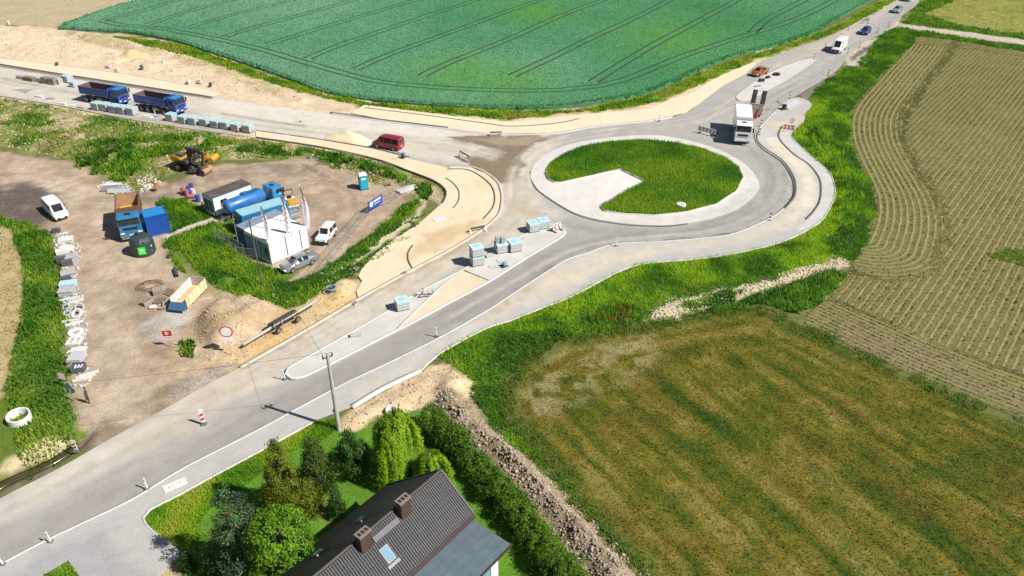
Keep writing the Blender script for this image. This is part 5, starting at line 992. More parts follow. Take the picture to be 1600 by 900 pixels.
for s in (-1, 1):
    b = MB(); R0 = Matrix.Rotation(R(62), 3, 'Y'); b.box((-4.0, s * .78, 2.0), (2.3, .8, .12), R0)
    for k in range(7): b.box(Vector((-4.0, s * .78, 2.0)) + R0 @ Vector((-1.0 + k * .33, 0, -.09)), (.06, .8, .06), R0)
    b.build("ramp", CHAS, t)
    b = MB(); b.box((3.4, s * .9, 1.05), (.1, .5, .4)); b.build("marker_board", mat("warning_red", (.55, .02, .02), .5), t)
# tanker truck
TB = paintm("tank_blue", (.01, .15, .44)); ang = R(50); p = (-33.5, 88.6)
t = thing("tanker_truck", "blue water tanker truck beside the long white container", "truck", (p[0], p[1], 0), ang, s=.95); frame(t, -3.6, 4.6); axle(t, (-2.4, -1.2, 3.3))
b = MB(); b.lathe([(0, -3.55), (.55, -3.5), (.85, -3.35), (.98, -3.1), (.98, 2.0), (.85, 2.25), (.55, 2.4), (0, 2.45)], 26); me = b.mesh("tank", 0, True); me.transform(Matrix.Translation((0, 0, 1.95)) @ Matrix.Rotation(R(90), 4, 'Y')); me.materials.append(TB); tk = link(bpy.data.objects.new("tank", me), t)
b = MB(); b.box((.4, 0, 2.98), (2.6, .7, .1)); b.build("walkway", mat("tank_deck_blue", (.01, .12, .26), .6), tk); b = MB(); b.cyl((-.4, 0, 2.9), (-.4, 0, 3.15), .28, n=14); b.build("manhole", TB, tk)
for x in (-2.9, -.6, 1.6): b = MB(); b.box((x, 0, 1.15), (.2, 1.5, .5)); b.build("saddle", CHAS, t)
cab(t, 4.8, .95, 2.75, 1.7, 2.3, SKYB)
for s in (-1, 1):
    b = MB(); b.bar((-3.7, s * .9, .75), (-3.7, s * .9, 1.2), .08); b.bar((-3.7, s * .9, .75), (-3.9, s * .4, .7), .06); b.build("hose_bracket", GALV, t)
# excavator
YEL = paintm("machine_yellow", (.62, .34, .02)); g = G2(299, 266)
t = thing("excavator", "yellow and black wheeled excavator parked on the grassy bank", "excavator", (g[0], g[1], .1), R(-25))
b = MB(); b.box((0, 0, .85), (3.6, 1.0, .5)); b.box((1.9, 0, .6), (.15, 2.3, .5)); b.build("undercarriage", CHAS, t)
for x in (-1.3, 1.3):
    for s in (-1, 1): wheel(t, x, s * 1.0, .55, .5, STEEL)
b = MB(); b.cyl((0, 0, 1.05), (0, 0, 1.3), .7, n=18); b.build("slew_ring", CHAS, t)
b = MB(); b.prism([(-2.3, 1.35), (-.4, 1.3), (-.4, 2.2), (-1.6, 2.35), (-2.4, 2.1)], -1.2, 1.2); b.build("counterweight", YEL, t, bevel=.12, sm=True)
b = MB(); b.box((-.4, -.1, 1.55), (2.0, 2.2, .5)); b.build("turntable", CHAS, t, bevel=.05)
b = MB(); b.box((-.9, -.5, 2.35), (1.2, 1.0, .3)); b.build("engine_hood", CHAS, t, bevel=.05)
b = MB(); b.prism([(-.35, 1.6), (1.15, 1.6), (1.2, 2.3), (.95, 3.15), (-.3, 3.2)], .2, 1.15); c = b.build("cab", CHAS, t, bevel=.05)
b = MB(); b.poly([(1.2, .26, 1.75), (1.2, 1.09, 1.75), (1.0, 1.09, 3.0), (1.0, .26, 3.0)]); b.build("windscreen", GLASS, c); b = MB(); b.poly([(-.2, 1.165, 2.2), (1.05, 1.165, 2.2), (.85, 1.165, 3.05), (-.2, 1.165, 3.05)]); b.build("side_window", GLASS, c)
b = MB(); b.bar((.7, -.35, 1.7), (1.9, -.35, 3.5), .4, .5); b.bar((1.9, -.35, 3.5), (3.4, -.35, 3.1), .38, .42); b.build("boom", mat("boom_black", (.035, .03, .025), .5), t, bevel=.04)
b = MB(); b.bar((3.4, -.35, 3.15), (2.9, -.35, 1.2), .3, .36); b.build("stick", mat("boom_brown", (.13, .075, .03), .6), t, bevel=.03)
for y in (-.15, -.55): b = MB(); b.cyl((.9, y, 1.5), (1.7, y, 2.8), .07, n=8); b.build("hydraulic_ram", GALV, t)
b = MB(); b.prism([(2.5, 1.25), (3.2, 1.2), (3.3, .6), (2.9, .25), (2.45, .5)], -.9, .2); b.build("bucket", mat("bucket_steel", (.16, .10, .07), .6, .3, var=.3), t, bevel=.03)
b = MB(); b.bar((-.5, -.9, 1.8), (-.5, -.9, 2.9), .06); b.build("handrail", GALV, t); b = MB(); b.cyl((-1.3, .6, 2.4), (-1.3, .6, 2.85), .07, n=8); b.build("exhaust", GALV, t)
a = G2(318, 275); q = G2(330, 268)
t = thing("roller_drum", "short rusty brown drum lying beside the excavator", "drum", (a[0], a[1], .55), math.atan2(q[1] - a[1], q[0] - a[0])); b = MB(); b.cyl((-.2, 0, 0), (1.7, 0, 0), .5, n=20); b.build("shell", mat("rusty_drum", (.40, .24, .13), .8, .2, var=.25), t, sm=True); b = MB(); b.cyl((-.26, 0, 0), (-.2, 0, 0), .5, n=20); b.build("end_cap", CHAS, t)
g = G2(332, 252); t = thing("digging_bucket", "bright yellow digger bucket lying on the grass behind the excavator", "bucket", (g[0], g[1], .1), R(-10)); b = MB(); b.prism([(-.5, 0), (.6, .05), (.75, .5), (.45, .85), (-.3, .75), (-.15, .3)], -.9, .9); b.build("shell", YEL, t, bevel=.03); b = MB()
for k in range(5): b = MB(); b.box((.7, -.8 + k * .4, .05), (.35, .1, .06)); b.build("tooth", STEEL, t)
g = G2(323, 249); t = thing("grading_bucket", "darker yellow wide bucket between the excavator and the bright bucket", "bucket", (g[0], g[1], .1), R(15)); b = MB(); b.prism([(-.4, 0), (.4, 0), (.5, .4), (.2, .7), (-.3, .6)], -.9, .9); b.build("shell", mat("dull_yellow", (.42, .22, .02), .6, var=.2), t, bevel=.03); b = MB(); b.box((0, 0, .7), (.3, .4, .25)); b.build("coupler", CHAS, t)
# small roller by the office
g = G2(456, 324); t = thing("small_roller", "small yellow and white compaction roller behind the blue container", "roller", (g[0], g[1], 0), R(-60))
for x in (-.85, .85): b = MB(); b.cyl((x, -.65, .42), (x, .65, .42), .42, n=18); b.build("drum", STEEL, t, sm=True)
b = MB(); b.box((.5, 0, 1.0), (1.1, 1.2, .5)); b.build("engine_cover", YEL, t, bevel=.08); b = MB(); b.box((-.65, 0, .95), (1.0, 1.25, .4)); b.build("rear_frame", WHITEP, t, bevel=.05); b = MB(); b.box((-.5, 0, 1.3), (.45, .5, .3)); b.build("seat", DARKP, t, bevel=.04)
for s in (-1, 1): b = MB(); b.bar((-.9, s * .55, 1.1), (-.9, s * .55, 2.1), .07); b.build("roll_bar_post", DARKP, t)
b = MB(); b.box((-.9, 0, 2.12), (.1, 1.2, .08)); b.build("roll_bar", DARKP, t)
# ================================================================ SITE YARD
def heap(name, label, px, rx, ry, h, m, cat="sand pile", ang=0.0, z=0.0, seed=1, seg=30):
    g = G2(*px); t = thing(name, label, cat, (g[0], g[1], z), ang); V = [(0, 0, h)]; F = []; K = 9
    for k in range(1, K + 1):
        u = k / K
        for i in range(seg):
            a = 2 * math.pi * i / seg; q = 1 + .28 * (float(vn(np.array([math.cos(a) * 1.6 + seed]), np.array([math.sin(a) * 1.6]), seed)[0]) - .5) * 2
            zz = h * (1 - u)**.9 * (1 + .35 * (float(vn(np.array([math.cos(a) * u * 4]), np.array([math.sin(a) * u * 4]), seed + 3)[0]) - .5)); V.append((math.cos(a) * rx * u * q, math.sin(a) * ry * u * q, zz if k < K else -.15))
    F = [(0, 1 + i, 1 + (i + 1) % seg) for i in range(seg)]; b = MB(); b.add(V, F + [(1 + (k - 1) * seg + i, 1 + k * seg + i, 1 + k * seg + (i + 1) % seg, 1 + (k - 1) * seg + (i + 1) % seg) for k in range(1, K) for i in range(seg)])
    b.build("heap", m, t, sm=True); return t
SANDM = mat("loose_sand", (.76, .62, .42), .95, var=.1, sc=1.2, bump=.05); SANDO = mat("orange_sand", (.62, .43, .23), .95, var=.15, sc=1.2, bump=.06)
heap("sand_pile", "long pale sand pile on the west road beside the red minibus", (545,217), 4.6, 2.0, 1.35, SANDM, ang=heading((510,213), (580,224)), seed=4)
heap("sand_pile", "orange sand heap among the pale earth above the blue dump trucks", (207,93), 5.0, 3.0, 2.0, SANDO, seed=7)
heap("sand_pile", "small orange sand strip near the left end of the far earthworks", (128,78), 4.0, 1.6, .9, SANDO, ang=-.3, seed=9)
# containers and office
def corr(b, x0, x1, y, z0, z1, n, d):
    """corrugated wall along x at y"""
    xs = np.linspace(x0, x1, n * 4 + 1); ys = [y + d * (0, 1, 1, 0)[i % 4] for i in range(len(xs))]; m = len(xs)
    b.add([(x, q, z0) for x, q in zip(xs, ys)] + [(x, q, z1) for x, q in zip(xs, ys)], [(i, i + 1, m + i + 1, m + i) for i in range(m - 1)])
def container(name, label, cen, rz, L, W, H, WALL, ROOF, FR, ribs=True, windows=(), doors=True, z=.12, endglass=False, cat="container"):
    t = thing(name, label, cat, (cen[0], cen[1], z), rz)
    for s in (-1, 1):
        b = MB()
        if ribs: corr(b, -L / 2 + .1, L / 2 - .1, s * (W / 2 - .03), .12, H - .1, 12, -s * .05)
        else: b.box((0, s * (W / 2 - .04), H / 2), (L - .16, .06, H - .14))
        b.build("side_wall", WALL, t)
    for s in (-1, 1):
        b = MB()
        if ribs and not (doors and s > 0):
            bb = MB(); corr(bb, -W / 2 + .1, W / 2 - .1, 0, .12, H - .1, 6, -.05 * s); b.add([(s * (L / 2 - .03) + p[1], p[0], p[2]) for p in bb.v], bb.f)
        else: b.box((s * (L / 2 - .04), 0, H / 2), (.06, W - .16, H - .14))
        b.build("end_wall", WALL, t)
    b = MB(); b.box((0, 0, H - .03), (L - .06, W - .06, .06)); ro = b.build("roof", ROOF, t)
    b = MB()
    for sx in (-1, 1):
        for sy in (-1, 1): b.box((sx * (L / 2 - .06), sy * (W / 2 - .06), H / 2), (.12, .12, H))
    for z_ in (.07, H - .05):
        for sy in (-1, 1): b.box((0, sy * (W / 2 - .05), z_), (L - .2, .1, .13))
        for sx in (-1, 1): b.box((sx * (L / 2 - .05), 0, z_), (.1, W - .2, .13))
    b.build("frame", FR, t)
    if doors:
        for s in (-1, 1):
            b = MB(); b.box((L / 2 + .01, s * W * .235, H / 2), (.05, W * .44, H - .34)); d = b.build("door", WALL, t); b = MB(); b.cyl((L / 2 + .06, s * W * .12, .2), (L / 2 + .06, s * W * .12, H - .2), .025, n=6); b.build("lock_rod", GALV, d)
    for side, x, w_, z0, h_ in windows:
        y = side * (W / 2 + .0); b = MB(); b.box((x, y, z0 + h_ / 2), (w_ + .12, .06, h_ + .12)); f = b.build("window", WHITEP, t); b = MB(); b.box((x, y + side * .035, z0 + h_ / 2), (w_, .02, h_)); b.build("pane", GLASS, f)
    return t
def mid(*p): return (sum(q[0] for q in p) / len(p), sum(q[1] for q in p) / len(p))
CBLUE = mat("container_blue", (.012, .085, .36), .5, var=.12, sc=1.5); CROOF = mat("container_roof_blue", (.02, .22, .50), .5, var=.1, sc=1.2)
container("shipping_container", "short bright blue corrugated container beside the light blue tipper", (-43.45, 83.75), R(33), 2.6, 2.5, 2.55, CBLUE, CROOF, CBLUE, doors=False, z=0)
CW = mat("cabin_white", (.78, .79, .79), .5, var=.05, sc=1); TEALF = mat("cabin_trim_teal", (.05, .14, .19), .5)
c = mid((-39.26, 88.5), (-35.72, 92.83), (-33.5, 91.22), (-37.77, 87.19))
t = container("site_cabin", "long white site cabin with dirty brown roof behind the blue tanker", (c[0] + .1, c[1] + .1), R(50), 5.75, 2.3, 2.6, CW, mat("dirty_roof", (.10, .07, .065), .8, var=.6, sc=.9), TEALF, ribs=False, windows=((-1, -1.4, .9, 1.0, 1.0), (-1, 1.4, .9, 1.0, 1.0)), doors=False, z=.15)
for y in (-.5, .5): b = MB(); b.box((-2.9, y, 1.3), (.06, .8, 1.6)); f = b.build("end_window", TEALF, t); b = MB(); b.box((-2.94, y, 1.3), (.02, .64, 1.4)); b.build("pane", mat("dark_blue_glass", (.04, .09, .13), .1), f)
LB = mat("cabin_pale_blue", (.30, .52, .58), .5, var=.08, sc=1)
t = container("site_cabin", "pale blue site cabin between the blue tanker and the white office", (-30.6, 84.7), R(40), 5.9, 2.3, 2.6, mat("cabin_blue_wall", (.03, .13, .30), .5, var=.1), LB, mat("cabin_frame_blue", (.02, .22, .45), .5), ribs=False, windows=((-1, -1.2, 1.0, 1.1, .9),), doors=True, z=.2)
# office: two cabins side by side, the back one with a grey blue roof
ca = R(50); ux, uy = math.cos(ca), math.sin(ca); o0 = (-27.2, 75.35)
def off(u, v): return (o0[0] + ux * u - uy * v, o0[1] + uy * u + ux * v)
GB = mat("office_roof_grey_blue", (.21, .27, .34), .6, var=.1, sc=1)
OB = mat("office_end_blue", (.10, .24, .32), .6, var=.1)
t = container("site_office", "white site office cabin with flag poles along its long front wall", off(2.6, 1.2), ca, 5.2, 2.35, 2.75, CW, mat("office_roof_white", (.82, .83, .83), .6, var=.05, sc=1), CW, ribs=False, doors=False, z=.1, cat="cabin")
b = MB(); b.box((-2.62, .1, 1.3), (.06, 1.9, 2.1)); b.build("end_panel", OB, t); b = MB(); b.box((-2.66, -.55, 1.35), (.04, .7, 1.0)); b.build("window", GLASS, t)
for x in (-.4, 1.6): b = MB(); b.cyl((x, -1.22, .2), (x, -1.22, 2.7), .045, n=8); b.build("downpipe", STEEL, t)
t = container("site_office", "white middle cabin of the site office in front of the grey blue roof", off(2.6, 3.62), ca, 5.2, 2.35, 2.75, CW, mat("office_roof_white", (.82, .83, .83), .6), CW, ribs=False, doors=False, z=.1, cat="cabin"); b = MB(); b.box((-2.62, 0, 1.3), (.06, 2.1, 2.1)); b.build("end_panel", OB, t)
t = container("site_office", "rear cabin of the site office with grey blue roof", off(2.9, 5.75), ca, 5.6, 1.8, 2.7, mat("office_dark_blue", (.03, .06, .13), .6), GB, GB, ribs=False, doors=False, z=.1, cat="cabin"); b = MB(); b.cyl((-2.0, -.5, 2.7), (-2.0, -.5, 3.2), .08, n=8); b.build("roof_vent", STEEL, t)
# flags and poles
FLAGW = mat("flag_white", (.80, .79, .80), .7, var=.05)
def flag(label, base, top, lean=0.0, marks=5, tint=FLAGW):
    g = G2(*base); h = H_at(base, top); t = thing("banner_flag", label, "flag", (g[0], g[1], 0), R(8), "white banner flags by the site office"); b = MB(); b.cyl((0, 0, 0), (0, 0, h), .05, .03, 8); b.build("pole", mat("pole_white", (.72, .72, .70), .4), t)
    b = MB(); V = []; n = 15
    for i in range(n):
        u = i / (n - 1); z = h - .1 - u * (h * .68); w = .10 + .5 * min(1, u * 2.0) * (1 - .2 * u)
        for k in range(5): V.append((.05 + w * k / 4, .16 * math.sin(k * 1.1 + u * 5) * k / 4, z - .12 * k / 4))
    b.add(V, [(i * 5 + k, i * 5 + k + 1, (i + 1) * 5 + k + 1, (i + 1) * 5 + k) for i in range(n - 1) for k in range(4)]); f = b.build("banner", tint, t, sm=True)
    RM = mat("flag_red_print", (.55, .03, .05), .7)
    for k in range(marks):
        b = MB(); z = h * (.84 - k * .075); 
        b.box((.3, -.19, z), (.2, .012, .07)); b.box((.24, -.19, z - .1), (.06, .012, .12)); b.box((.37, -.19, z - .1), (.05, .012, .14)); b.build("printed_letter", RM, f)
flag("white banner flag nearest the dark wooden pole at the office corner", (424,412), (402,318), marks=4); flag("white banner flag with red print in the middle of the office front", (454,399), (433,300), marks=7); flag("white banner flag at the office corner beside the off-road car", (483,387), (463,288), marks=2, tint=mat("flag_lilac", (.66, .63, .74), .7))
def pole(name, label, base, top, r, m, cat="pole"):
    g = G2(*base); h = H_at(base, top); t = thing(name, label, cat, (g[0], g[1], 0)); b = MB(); b.cyl((0, 0, -.2), (0, 0, h), r, r * .65, 10); b.build("shaft", m, t, sm=True); b = MB(); b.cyl((0, 0, h - .02), (0, 0, h + .05), r * .8, n=8); b.build("cap", STEEL, t); return t, h
pole("wooden_pole", "dark wooden pole standing in the grass before the office end wall", (410,447), (392,343), .1, mat("dark_pole_wood", (.10, .09, .08), .9, var=.3))
pole("slim_mast", "slim pale mast at the rear corner of the office", (375,392), (367,337), .05, GALV)
for k, (bx, lb) in enumerate((((398,454), "left of two low meter cabinets by the office poles"), ((418,448), "right of two low meter cabinets by the office poles"))):
    pass
# utility pole with wires
g = G2(530, 672); t = thing("utility_pole", "grey concrete utility pole at the garden corner beside the road", "utility pole", (g[0], g[1], 0)); hp = 7.9
CP = mat("pole_concrete", (.42, .41, .39), .9, var=.15, sc=2); b = MB(); b.cyl((0, 0, -.3), (0, 0, hp), .19, .12, 14); b.build("shaft", CP, t, sm=True)
b = MB(); b.box((0, 0, hp - .3), (.9, .08, .1), Matrix.Rotation(.6, 3, 'Z')); cr = b.build("crossarm", STEEL, t)
for s in (-1, 0, 1): b = MB(); b.cyl((s * .38 * math.cos(.6), s * .38 * math.sin(.6), hp - .24), (s * .38 * math.cos(.6), s * .38 * math.sin(.6), hp + .02), .06, .035, 8); b.build("insulator", DARKP, cr)
b = MB(); b.cyl((-.17, .05, 0), (-.13, .05, hp - .5), .02, n=6); b.build("conduit", DARKP, t); b = MB(); b.box((-.12, -.1, 2.2), (.25, .12, .3)); b.build("junction_box", STEEL, t)
def wire(a, b_, sag, label):
    a, b_ = Vector(a), Vector(b_); m = MB(); n = 24; P = [a.lerp(b_, i / n) - Vector((0, 0, sag * 4 * (i / n) * (1 - i / n))) for i in range(n + 1)]
    for i in range(n): m.cyl(P[i], P[i + 1], .012, n=5, cap=False)
    tag(m.build("overhead_wire", mat("wire_dark", (.03, .03, .03), .6)), label, "wire")
w2 = G2(410, 447); wire((g[0] - .3, g[1] - .2, hp), (w2[0], w2[1], 7.7), .5, "thin wire from the utility pole towards the dark wooden pole"); wire((g[0] + .3, g[1] + .2, hp), (-75, 40, 8.2), 1.2, "thin wire from the utility pole out across the road")
# toilet, fuel tank, drums
g = G2(567.5, 297); t = thing("portable_toilet", "bright blue portable toilet with white roof in the yard", "toilet", (g[0], g[1] + .5, 0), R(-68)); TQ = mat("toilet_blue", (.01, .30, .46), .5, var=.06)
b = MB(); b.box((0, 0, 1.05), (1.1, 1.1, 2.0)); b.build("shell", TQ, t, bevel=.04); b = MB(); b.box((0, 0, .04), (1.2, 1.2, .12)); b.build("skid", DARKP, t); b = MB(); b.box((0, 0, 2.14), (1.18, 1.18, .16), top=(.8, .8)); b.build("roof", WHITEP, t, bevel=.03)
b = MB(); b.box((.56, 0, 1.0), (.04, .8, 1.75)); d = b.build("door", mat("toilet_door", (.015, .38, .52), .5), t); b = MB(); b.box((.59, 0, 1.62), (.02, .6, .28)); b.build("door_label", WHITEP, d); b = MB(); b.cyl((-.4, .4, 2.1), (-.4, .4, 2.5), .06, n=8); b.build("vent_pipe", DARKP, t)
FT = mat("tank_plastic", (.035, .055, .06), .45, var=.1, sc=1.5); g = (-42.9, 78.2)
t = thing("fuel_tank", "dark grey angular fuel tank with bright green label before the tipper", "tank", (g[0], g[1], 0), R(-72), s=.97)
def ngon(r, n, z, ph=0, sx=1, sy=1): return [(math.cos(2 * math.pi * i / n + ph) * r * sx, math.sin(2 * math.pi * i / n + ph) * r * sy, z) for i in range(n)]
b = MB(); rings = [ngon(1.32, 12, 0), ngon(1.4, 12, .3), ngon(1.36, 12, 1.75), ngon(1.05, 12, 2.25), ngon(.45, 12, 2.42)]; b.add([p for r in rings for p in r], [(k * 12 + i, k * 12 + (i + 1) % 12, (k + 1) * 12 + (i + 1) % 12, (k + 1) * 12 + i) for k in range(4) for i in range(12)] + [tuple(range(48, 60))]); b.build("shell", FT, t, bevel=.04)
b = MB(); b.box((.75, 0, 1.75), (.9, 1.1, .75), Matrix.Rotation(R(32), 3, 'Y')); hd_ = b.build("pump_cabinet", FT, t, bevel=.06); b = MB(); b.cyl((-.2, -.3, 2.35), (-.2, -.3, 2.6), .22, n=12); b.build("filler_cap", DARKP, t)
b = MB(); b.box((1.40, .05, .95), (.04, .85, .95), Matrix.Rotation(R(-3), 3, 'Y')); lb = b.build("label_board", mat("label_green", (.03, .62, .05), .5), t); b = MB(); b.box((1.43, .05, 1.05), (.02, .5, .3)); b.box((1.43, .05, .7), (.02, .62, .06)); b.build("label_print", mat("label_pale_green", (.35, .85, .35), .5), lb)
for y, z in ((.75, 1.9), (1.1, 1.2), (1.0, .6)): b = MB(); b.box((.8, y, z), (.12, .12, .2)); b.build("fitting", WHITEP, t)
def drum(label, px, m, r=.29, h=.88, tip=False):
    g = G2(*px); t = thing("steel_drum", label, "drum", (g[0], g[1], .05 if not tip else .3), 0, "drums beside the long white cabin"); b = MB()
    if tip: b.cyl((-h / 2, 0, 0), (h / 2, .2, 0), r, n=16); b.build("shell", m, t, sm=True); b = MB(); b.cyl((h / 2, .2, 0), (h / 2 + .02, .205, 0), r * .8, n=16); b.build("lid", DARKP, t)
    else:
        b.lathe([(0, 0), (r, 0), (r, h * .33), (r * 1.05, h * .35), (r, h * .37), (r, h * .65), (r * 1.05, h * .67), (r, h * .69), (r, h), (r * .9, h), (r * .9, h - .03), (0, h - .03)], 16); b.build("shell", m, t, sm=True); b = MB(); b.cyl((r * .5, 0, h - .03), (r * .5, 0, h + .02), .05, n=8); b.build("bung", GALV, t)
PK = mat("drum_pink", (.42, .12, .16), .6, var=.2); PU = mat("drum_purple", (.10, .04, .16), .6); DB = mat("drum_blue", (.015, .07, .35), .5)
for px, m, lb, tip in (((287,303), PK, "pink drum standing leftmost of the drum cluster", 0), ((293,306), PK, "pink drum nearest the yard grass", 0), ((300,310), PK, "pink drum lying at the front of the cluster", 1), ((296,301), DB, "blue drum in the middle of the cluster", 0), ((300,297), PU, "dark purple drum at the back of the cluster", 0), ((303,305), mat("drum_white", (.6,.56,.56), .6), "white drum between the pink drums and the cabin", 0), ((310,315), DB, "tall blue drum beside the cabin end wall", 0)): drum(lb, px, m, tip=tip)
for k in range(4):
    g = G2(317 + k * 4, 324 + k * 4); t = thing("striped_barrier_foot", ("first", "second", "third", "fourth")[k] + " of four white barrier feet leaning on the cabin end, counted from the drums", "barrier", (g[0], g[1], 0), R(50), "white barrier feet at the cabin end"); b = MB(); b.box((0, 0, .35), (.12, .3, .6), Matrix.Rotation(.3, 3, 'X')); b.build("foot_block", WHITEP, t); b = MB(); b.box((.01, .02, .68), (.16, .1, .1)); b.build("slot", DARKP, t)
for k in range(3):
    g = G2(347 + k * 6, 347 - k * 2); t = thing("barrier_stand", ("left", "middle", "right")[k] + " black and white barrier stand under the tank end", "barrier", (g[0], g[1], 0), R(30 + 20 * k), "barrier stands under the tank end"); b = MB(); b.bar((-.5, 0, .1), (.5, 0, .5), .08); b.build("rail", GALV, t); b = MB(); b.bar((-.3, -.3, .05), (-.2, .3, .3), .08); b.build("foot", DARKP, t)
g = G2(460, 340); t = thing("storage_rack", "grey wire storage rack beside the pale blue cabin door", "rack", (g[0], g[1], 0), R(40))
for sx in (-1, 1):
    for sy in (-1, 1): b = MB(); b.bar((sx * .7, sy * .55, 0), (sx * .7, sy * .55, 1.3), .06); b.build("post", GALV, t)
for z in (.15, .55, .95, 1.28):
    b = MB()
    for sy in (-1, 1): b.bar((-.7, sy * .55, z), (.7, sy * .55, z), .04)
    for k in range(6): b.bar((-.65 + k * .26, -.55, z), (-.65 + k * .26, .55, z), .03)
    b.build("shelf_grid", GALV, t)
b = MB(); b.box((0, 0, .6), (1.2, .9, .7)); b.build("crate_insert", mat("grey_crate", (.35, .38, .42), .7, var=.3), t)
# roadside banner on the fence
a, q = G2(578, 334), G2(597, 322); L = math.hypot(q[0] - a[0], q[1] - a[1]); t = thing("site_banner", "blue company banner with white round emblem on the yard fence", "banner", ((a[0] + q[0]) / 2, (a[1] + q[1]) / 2, 0), math.atan2(q[1] - a[1], q[0] - a[0]))
BB_ = mat("banner_blue", (.015, .07, .40), .6); b = MB(); b.box((0, 0, 1.05), (L + .3, .05, 1.2)); p_ = b.build("panel", BB_, t); b = MB(); b.cyl((-L * .33, -.03, 1.15), (-L * .33, -.045, 1.15), .36, n=20); b.build("emblem", WHITEP, p_)
b = MB(); b.box((L * .15, -.035, 1.32), (L * .58, .012, .26)); b.build("printed_text", WHITEP, p_); b = MB(); b.box((L * .15, -.035, .9), (L * .5, .012, .07)); b.build("printed_line", WHITEP, p_)
for s in (-1, 1): b = MB(); b.cyl((s * (L / 2 + .1), .06, 0), (s * (L / 2 + .1), .06, 1.9), .04, n=8); b.build("post", GALV, t)
def fence(a, b_, label, h=1.9):
    A, B = G2(*a), G2(*b_); L = math.hypot(B[0] - A[0], B[1] - A[1]); n = max(1, round(L / 3.0)); t = thing("mesh_fence", label, "fence", (A[0], A[1], 0), math.atan2(B[1] - A[1], B[0] - A[0])); w = L / n
    for k in range(n + 1): m = MB(); m.cyl((k * w, 0, 0), (k * w, 0, h), .025, n=6); m.build("post", GALV, t)
    for k in range(n):
        m = MB(); x0 = k * w + .05; x1 = (k + 1) * w - .05
        for z in (.15, h * .5, h - .04): m.bar((x0, 0, z), (x1, 0, z), .03)
        for i in range(1, int(w / .15)): m.bar((x0 + (x1 - x0) * i / int(w / .15), 0, .15), (x0 + (x1 - x0) * i / int(w / .15), 0, h - .04), .008)
        m.build("wire_panel", GALV, t); m = MB(); m.box((k * w, 0, .06), (.22, .6, .12)); m.build("block_foot", mat("grey_block", (.4, .4, .39), .9), t)
fence((338,376), (384,404), "mesh fence standing in the grass left of the office"); fence((372,408), (404,412), "short mesh fence in front of the office end wall"); fence((500,428), (575,337), "mesh fence between silver car and blue banner along the yard"); fence((600,321), (642,297), "mesh fence from the blue banner to the concrete slab"); fence((484,258), (516,278), "mesh fence at the back of the yard left of the toilet")
# skip container, pallets, stone bed
a, q = mid(G2(272,484), G2(292,484)), mid(G2(322,458), G2(304,444)); sx = math.hypot(q[0] - a[0], q[1] - a[1])
t = thing("skip_container", "open yellow and white tipping skip with blue front flap beside the timber", "skip", ((a[0] + q[0]) / 2, (a[1] + q[1]) / 2, .1), math.atan2(q[1] - a[1], q[0] - a[0])); SK = mat("skip_yellow_white", (.62, .60, .36), .7, var=.25, sc=1.5); SI = mat("skip_inside", (.45, .38, .33), .85, var=.25, sc=2)
W_ = 1.7
for s in (-1, 1):
    b = MB(); b.box((0, s * W_ / 2, .75), (sx, .07, 1.1)); o = b.build("side_board", SK if s < 0 else mat("skip_white", (.62,.61,.58), .7, var=.2), t)
    for k in range(5): b = MB(); b.box((-sx / 2 + sx * (k + .5) / 5, s * (W_ / 2 + .06), .75), (.1, .08, 1.1)); b.build("rib", SK, o)
b = MB(); b.box((0, 0, .22), (sx, W_, .1)); b.build("bed_floor", SI, t); b = MB(); b.box((sx / 2, 0, .8), (.07, W_, 1.2)); b.build("end_board", SI, t); b = MB(); b.box((-sx / 2 - .35, 0, .55), (.9, W_ + .1, .07), Matrix.Rotation(R(-38), 3, 'Y')); b.build("front_flap", mat("flap_blue", (.04, .12, .20), .6, var=.2), t)
b = MB(); b.add(*(lambda X, Y: ([(x, y, .35 + .25 * math.exp(-((x - .2) / 1.2)**2 - (y / .6)**2)) for x in X for y in Y], [(i * 5 + j, i * 5 + j + 1, (i + 1) * 5 + j + 1, (i + 1) * 5 + j) for i in range(7) for j in range(4)]))(np.linspace(-sx / 2 + .1, sx / 2 - .1, 8).tolist(), np.linspace(-.8, .8, 5).tolist())); b.build("rubble_load", SANDO, t, sm=True)
for x in (-.9, .9):
    for s in (-1, 1): wheel(t, x, s * .75, .2, .15, STEEL)
WOOD = mat("grey_timber", (.36, .30, .25), .9, var=.3, sc=5); WOODD = mat("brown_timber", (.22, .16, .11), .9, var=.3, sc=5)
def pallet(label, px, rz, n, m=WOOD, tilt=0.0, z=0.0):
    g = G2(*px); t = thing("wooden_pallet", label, "pallet", (g[0], g[1], z), rz, "pallets beside the skip"); t.rotation_euler = (tilt, 0, rz)
    for k in range(n):
        z0 = k * .16
        for y in (-.36, 0, .36): b = MB(); b.box((0, y, z0 + .05), (1.2, .1, .09)); b.build("bearer", m, t)
        for x in np.linspace(-.52, .52, 6): b = MB(); b.box((float(x), 0, z0 + .11), (.14, .82, .025)); b.build("deck_board", m, t)
pallet("stack of pale pallets tilted at the back of the timber pile", (249,458), R(28), 4, tilt=.15); pallet("pallet stack at the left front of the timber pile", (231,475), R(60), 3, tilt=-.2); pallet("flat dark pallet stack in the middle of the timber pile", (250,472), R(15), 2, WOODD); pallet("low pallet stack nearest the skip flap", (264,476), R(20), 2); pallet("single tilted pallet behind the timber pile", (265,458), R(-30), 2, WOODD, .3)
g = G2(240, 482); t = thing("white_sack", "small white sack in front of the pallets", "sack", (g[0], g[1], .1), .3); b = MB(); b.box((0, 0, .15), (.9, .55, .3), top=(.8, .8)); b.build("bag", mat("sack_white", (.66, .62, .6), .8), t, bevel=.1, sm=True); b = MB(); b.box((.45, 0, .3), (.1, .2, .1)); b.build("tie", WOODD, t)
